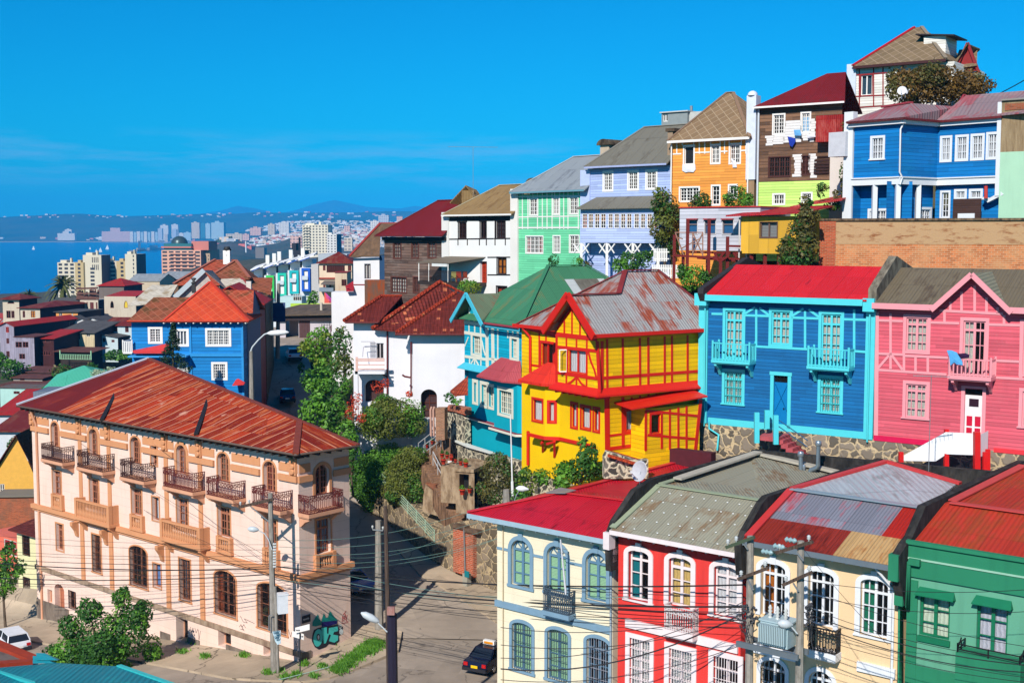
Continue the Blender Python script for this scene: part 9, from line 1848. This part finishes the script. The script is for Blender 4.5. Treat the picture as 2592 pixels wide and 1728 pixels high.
for k in(.18,.45,.75):mb=MB();c=TFc.p(a+(b-a)*k,z1+.06,-.15);mb.lathe(c,[(.09,0),(.05,.08),(.1,.12),(.05,.2),(.1,.26),(.05,.33),(.09,.38),(.03,.5)],10);mb.build('bushing',plain(C(215,215,210),.2),tf)
mb=MB();za=TFc.z(1100,1235,-.5);mb.ob(TFc.p(TFc.uz(850,1200)[0],za-.25,-.62),TFc.u*(TFc.uz(1420,1300)[0]-TFc.uz(850,1200)[0]),TFc.n*.12,Vector((0,0,.22)));mb.ob(TFc.p(TFc.uz(850,1200)[0],za-.25,.22),TFc.u*(TFc.uz(1420,1300)[0]-TFc.uz(850,1200)[0]),TFc.n*.12,Vector((0,0,.22)));mb.build('support_beam',plain(C(120,130,138),.5,.3),tf)
lamp(tr,[(1350,1110),(1290,1040)],(1238,1020),pv_(1238,1020).y-.4,.6,(-1,0,.15))
for t_,xs in((tl,(800,880,985)),(tr,(1425,1475,1500))):
 mb=MB()
 for i in range(26):x=rnd.uniform(xs[0],xs[2]);y=rnd.uniform(830,1060);c=pv_(x,y,rnd.uniform(-.5,.1));mb.lathe(c,[(.03,0),(.06,.04),(.03,.08),(.06,.12),(.02,.16)],6,None,(rnd.gauss(0,1),rnd.gauss(0,1),.3))
 for i in range(14):
  p=pv_(rnd.uniform(xs[0],xs[2]),rnd.uniform(850,1050),rnd.uniform(-.5,.1));q=pv_(rnd.uniform(xs[0],xs[2]),rnd.uniform(850,1300),rnd.uniform(-.5,.1));m=p.lerp(q,.5)-Vector((0,0,rnd.uniform(.1,.6)));mb.tube([p,p.lerp(m,.5)-Vector((0,0,.1)),m,q],.012,4)
 mb.build('wiring_clutter',plain((.05,.05,.055,1)),t_)
cr(450,600,3.92);t_,a,b=pole('lamp_post','concrete street lamp with curved arm in front of the corner blue house',728,1130,735,1700,103,.38,CONC,None,'street lamp',None);mb=MB();mb.tube([V(*p,103)for p in((725,1130),(740,1090),(800,1020),(860,965),(905,950))],.07,6);mb.build('lamp_arm',LAMPM,t_);mb=MB();mb.lathe(V(885,955,103),[(.05,0),(.2,.3),(.25,.9),(.2,1.5),(.05,1.8)],10,None,(1,0,.05));mb.build('lamp_head',plain(C(240,240,240)),t_)
t_,a,b=pole('concrete_pole','concrete pole with a dark sign at the shaded left side of the climbing street',1000,460,990,1180,143,.45,CONC);mb=MB();mb.cb(V(1008,840,142.5),1.4,.1,2.2);mb.build('sign_plate',plain(C(50,70,120)),t_);pole('concrete_pole','weathered concrete pole in front of the garage right end',1570,590,1590,1060,160,.5,WOODP)
cr(850,950,3.92);t_=thing('lamp_pole','slender white pole rising in front of the turquoise house','pole',V(1755,1190,84));mb=MB();mb.tube([V(1755,1195,84),V(1751,1050,84)],.1,8);mb.tube([V(1751,1055,84),V(1733,385,84)],[.06,.045],8);mb.build('shaft',plain(C(240,240,240),.4),t_)
t_=thing('garden_lamp','small round-headed street lamp behind the red roof of the cream house','street lamp',V(1770,1250,68));mb=MB();mb.tube([V(1765,1260,68),V(1790,1190,68),V(1820,1140,68)],.03,6);mb.build('lamp_arm',METAL,t_);mb=MB();mb.lathe(V(1850,1125,68)-Vector((.35,0,-.05)),[(.03,0),(.15,.15),(.17,.4),(.05,.7)],10,None,(1,0,-.1));mb.build('lamp_head',plain(C(240,240,240)),t_)
pole('concrete_post','short thick concrete post between the shrubs below the turquoise house',1692,1130,1697,1300,69.5,.45,CONC,None,'post',None)
cr(450,1328,3.92);t_=thing('street_sign','street corner post with two white arrow plates','street sign',(V(1215,1560,75).x,75,GZ));mb=MB();mb.tube([Vector((V(1215,1560,75).x,75,GZ)),V(1212,1010,75)],.04,6);mb.build('post',plain((.02,.02,.025,1)),t_)
for pts,ax in(([(1165,1018),(1307,982),(1308,1038),(1166,1074)],1192),([(1135,1050),(1250,1082),(1250,1140),(1135,1105)],1225)):
 d=74.9 if ax==1192 else 75.05;A=[V(x,y,d)for x,y in pts];mb=MB();mb.poly(A);mb.poly([p+Vector((0,.03,0))for p in A][::-1]);s_=mb.build('sign_plate',WHITE,t_);yc=1043 if ax==1192 else 1105;mb=MB()
 for dx in(-1,1):mb.poly([V(ax+dx*20,yc,d-.02),V(ax+dx*8,yc-10,d-.02),V(ax+dx*8,yc+10,d-.02)][::dx])
 mb.bar(V(ax-10,yc,d-.02),V(ax+10,yc,d-.02),.05,.01);mb.build('double_arrow',DARK,s_)
#cables
CBK=plain((.018,.018,.02,1),.5);CGN=plain(C(120,160,150),.5);cr(0,0,M_)
def cable(name,label,x0,y0,Y0,x1,y1,Y1,sag,r,m,g):
 a,b=V(x0,y0,Y0),V(x1,y1,Y1);n=14;pts=[a.lerp(b,k/n)-Vector((0,0,sag*4*(k/n)*(1-k/n)))for k in range(n+1)];mb=MB();mb.tube(pts,r,4,cap=False);tag(mb.build(name,m),label,'cable',g)
Ya,Yt=75.2,52.
G1_='thick black cables in front of the peach building';L1_='thick black overhead cable running left from the concrete pole across the peach building'
for y0,y1,s_,r in((1290,1305,.3,.035),(1325,1318,.3,.03),(1282,1295,.2,.02),(1298,1300,.35,.016),(1240,1262,.2,.012),(1262,1275,.25,.012),(1312,1312,.3,.014),(1335,1330,.3,.02),(1270,1288,.15,.012),(1228,1250,.2,.01),(1342,1340,.2,.012)):cable('power_cable',L1_,-40,y0,90,625,y1,Ya,s_,r,CBK,G1_)
for y0,y1,s_,r in((1300,1322,.5,.035),(1318,1392,.6,.04),(1330,1405,.5,.02),(1345,1424,.5,.02),(1310,1375,.5,.016),(1285,1352,.4,.014),(1352,1440,.5,.014)):cable('power_cable','black overhead cable crossing the intersection from the concrete pole to the transformer poles',632,y0,Ya,1720,y1+(0 if y1>1390 else 20),Yt,s_,r,CBK,'black cables across the crossing')
for x0,y0,x1,y1,s_ in((640,1255,1150,1180,.8),(640,1270,1180,1195,.9),(640,1285,1200,1215,1.),(640,1300,1160,1230,.9),(800,1280,1050,1215,.6),(640,1240,1100,1165,.7)):cable('power_cable','thin pale cable glinting over the shaded street towards the brick piers',x0,y0,Ya,x1,y1,84,s_,.014,CGN,'pale cables over the shaded street')
for x0,y0,x1,y1,s_ in((800,1322,1560,1400,.4),(800,1338,1560,1420,.4),(800,1350,1620,1440,.5),(800,1365,1500,1440,.5),(640,1330,1480,1370,.4)):cable('power_cable','thin pale green cable sloping down right across the crossing',x0,y0,Ya,x1,y1,56,s_,.013,CGN if s_<.5 else CBK,'pale green cables sloping right')
for x0,y0,x1,y1,s_ in((1150,1510,1720,1375,.8),(1150,1535,1720,1400,.9),(1150,1560,1780,1450,.8),(1250,1390,1720,1430,.3),(1150,1480,1700,1420,.6),(1150,1440,1700,1405,.5)):cable('power_cable','black cable sagging up to the transformer poles across the cream and coral houses',x0,y0,54,x1,y1,Yt-1,s_,.03 if y0==1535 else .016,CBK,'black cables before the cream and coral houses')
for x0,y0,x1,y1,s_ in((1835,1400,2400,1530,.4),(1835,1415,2400,1545,.5),(1835,1385,2400,1520,.4),(1835,1360,2400,1400,.4),(1835,1345,2400,1490,.3),(1835,1430,2400,1560,.3),(1838,1250,2040,1480,.1),(1835,1330,2400,1350,.3),(1835,1450,2400,1570,.3)):cable('power_cable','black cable running right from the transformer poles past the green house',x0,y0,47.5,x1,y1,42,s_,.02 if y0 in(1400,1415)else .011,CBK,'black cables towards the green house')
for x0,y0,Y0,x1,y1,Y1,s_ in((550,1160,Ya,200,900,100,.2),(405,1130,Ya+10,640,1310,Ya,.1),(160,1000,95,620,1280,Ya,.3),(330,1170,88,620,1300,Ya,.3)):cable('service_wire','thin slanting service wire strung to the peach building wall',x0,y0,Y0,x1,y1,Y1,s_,.012,CBK,'service wires to the peach building')
for y0,y1 in((1548,1490),(1560,1502)):cable('guard_wire','white-green guard rail wire along the grass verge',640,y0+12,73,885,y1,78,.1,.03,plain(C(170,200,185)),'guard wires by the grass verge')
cable('power_cable','thin cable against the sky at the right edge',2250,235,120,2400,155,110,.2,.05,CBK,None)
#rooftop items
cr(1150,1100,3.92);dish('satellite_dish','grey satellite dish on the black parapet of the cream house',V(1840,560,63.5),.55,(-.75,-.6,.25));cr(2100,50,2.852);dish('satellite_dish','small white satellite dish on the roof of the large blue house',V(520,575,85),.3,(-.4,-.8,.2),plain(C(240,240,240)),None);dish('satellite_dish','second small white dish turned away beside the other on the large blue house',V(545,565,86),.26,(.6,-.6,.3),plain(C(235,235,235)),None)
cr(2150,640,2.8);antenna('roof_antenna','television antenna on a thin mast in front of the white canopy',V(557,1700,58.2),5.6,-18,9,1.6);cr(1200,1250,3.28)
#vehicles
TYRE,CHR,GLD,TL=plain((.012,.012,.012,1),.8),plain((.5,.5,.52,1),.25,.8),plain((.015,.02,.03,1),.06),plain((.45,.01,.01,1),.25)
def car(name,label,c,ang,paint,kind='sedan',plate=None):
 t_=thing(name,label,'car',c,ang);X,Yv,Z=Vector((math.cos(R(ang)),math.sin(R(ang)),0)),Vector((-math.sin(R(ang)),math.cos(R(ang)),0)),Vector((0,0,1));c=Vector(c)
 def P(x,y,z):return c+X*x+Yv*y+Z*z
 W=.83;prof=[(-2.15,.32),(-2.18,.62),(-2.1,.86),(-1.45,.92)]if kind=='sedan'else[(-2.05,.32),(-2.1,.62),(-2.02,.92),(-1.9,.95)]
 prof+=[(.75,.93),(1.75,.78),(2.12,.62),(2.15,.32)]
 def loft(rows,name_,mat):
  mb=MB();k=len(rows)
  for i in range(k-1):
   (x0,z0,w0),(x1,z1,w1)=rows[i],rows[i+1];mb.poly([P(x0,-w0,z0),P(x1,-w1,z1),P(x1,w1,z1),P(x0,w0,z0)],sm=True)
  for s_ in(-1,1):mb.poly([P(x,s_*w_,z)for x,z,w_ in rows][::s_])
  return mb,name_,mat
 b=[(x,z,W-(.04 if z>.8 else 0))for x,z in prof];mb,_,_=loft(b+[b[0]],'',None);body=mb.build('body',paint,t_)
 cab=([(-1.5,.9,.76),(-.95,1.36,.6),(.25,1.38,.6),(.95,.92,.74)]if kind=='sedan'else[(-2.0,.93,.78),(-1.75,1.4,.64),(.2,1.42,.62),(.95,.92,.74)]);mb,_,_=loft(cab,'',None);mb.build('windows',GLD,t_)
 mb=MB();r0,r1=cab[1],cab[2];mb.slab([P(r0[0]-.03,-r0[2]-.02,r0[1]+.03),P(r1[0]+.03,-r1[2]-.02,r1[1]+.03),P(r1[0]+.03,r1[2]+.02,r1[1]+.03),P(r0[0]-.03,r0[2]+.02,r0[1]+.03)],.06)
 for s_ in(-1,1):
  for i,j in((0,1),(2,3)):mb.bar(P(cab[i][0],s_*cab[i][2],cab[i][1]),P(cab[j][0],s_*cab[j][2],cab[j][1]),.07)
  mb.bar(P(-.35,s_*.76,.92),P(-.35,s_*.62,1.38),.06)
 mb.build('roof_panel',paint,t_)
 for x in(-1.3,1.32):
  for s_ in(-1,1):
   w_=MB();w_.lathe(P(x,s_*.7-.1,.3),[(.2,0),(.3,.02),(.31,.1),(.3,.19),(.2,.21)],18,None,Yv);wo_=w_.build('wheel',TYRE,t_);w_=MB();w_.lathe(P(x,s_*.83,.3),[(.04,-.03),(.17,-.02),(.18,.02),(.05,.03)],12,None,Yv*s_);w_.build('rim',CHR,wo_)
 for s_ in(-1,1):mb=MB();mb.ob(P(-2.2,s_*.62-.14,.6),X*.06,Yv*.28,Z*.2);mb.build('tail_light',TL,t_);mb=MB();mb.ob(P(2.08,s_*.6-.15,.55),X*.08,Yv*.3,Z*.14);mb.build('headlight',CHR,t_)
 mb=MB();mb.ob(P(-2.24,-.84,.3),X*.15,Yv*1.68,Z*.2);mb.ob(P(2.08,-.84,.3),X*.14,Yv*1.68,Z*.18);mb.build('bumper',plain((.02,.02,.025,1),.5),t_)
 mb=MB();mb.ob(P(-2.26,-.22,.52),X*.02,Yv*.44,Z*.16);mb.build('licence_plate',plate or WHITE,t_);return t_,P,X,Yv
def onroad(x,y):g_=gz(x,y);return(g_[0],g_[1],street_z(*g_)+.03)
cr(850,1328,3.92)
t_,P,X,Yv=car('taxi','black taxi with an orange roof sign turning behind the cream house',onroad(1555,1395),62,plain((.008,.01,.03,1),.15),'sedan',plain(C(250,200,0)));mb=MB();mb.ob(P(-.5,-.38,1.43),X*.28,Yv*.76,Vector((0,0,.24)));sg_=mb.build('roof_sign',WHITE,t_);mb=MB();mb.ob(P(-.515,-.3,1.47),X*.01,Yv*.6,Vector((0,0,.15)));mb.build('sign_face',plain(C(240,150,20)),sg_)
car('parked_car','blue car in the shade behind the corner of the peach building',onroad(160,640),-50,plain((.03,.09,.35,1),.2));cr(0,1328,3.92);car('station_wagon','white station wagon parked at the far left of the lower street',onroad(110,1215),128,plain(C(240,242,248),.25),'wagon')
cr(450,600,3.92);p1,p2=V(1150,1175,148),V(1085,1275,132);car('parked_car','white car climbing the street, the upper of two',(p1.x,p1.y,street_z(p1.x,p1.y)+.03),105,plain(C(235,238,245),.25));car('parked_car','dark blue car in the street shade just below the white one',(p2.x,p2.y,street_z(p2.x,p2.y)+.03),100,plain((.02,.03,.12,1),.2))
#a person by the garage
c=V(1527,1000,160);c.z=V(1527,995,160).z;s=1.7;H=thing('person','person in a dark red shirt and dark trousers standing by the garage forecourt','person',c)
me=bpy.data.meshes.new('body');vs=[(0,0,.9),(0,0,1.15),(0,-.02,1.4),(0,-.04,1.52),(0,-.05,1.66),(-.2,0,1.4),(-.24,-.05,1.14),(-.1,-.25,1.1),(.2,0,1.4),(.24,-.05,1.14),(.1,-.25,1.12),(-.1,0,.86),(-.11,.0,.48),(-.12,0,.06),(-.12,-.14,.03),(.1,0,.86),(.12,-.03,.48),(.13,0,.06),(.13,-.14,.03)]
me.from_pydata(vs,[(0,1),(1,2),(2,3),(3,4),(2,5),(5,6),(6,7),(2,8),(8,9),(9,10),(0,11),(11,12),(12,13),(13,14),(0,15),(15,16),(16,17),(17,18)],[]);o=bpy.data.objects.new('body',me);COL.objects.link(o);o.parent=H;me.materials.append(plain(C(90,40,40),.8));sk=o.modifiers.new('skin','SKIN')
for i,r in enumerate((.14,.14,.15,.06,.1,.07,.05,.04,.07,.05,.04,.09,.065,.05,.035,.09,.065,.05,.035)):me.skin_vertices[0].data[i].radius=(r,r*.8)
me.skin_vertices[0].data[0].use_root=True;ss=o.modifiers.new('sub','SUBSURF');ss.levels=ss.render_levels=1
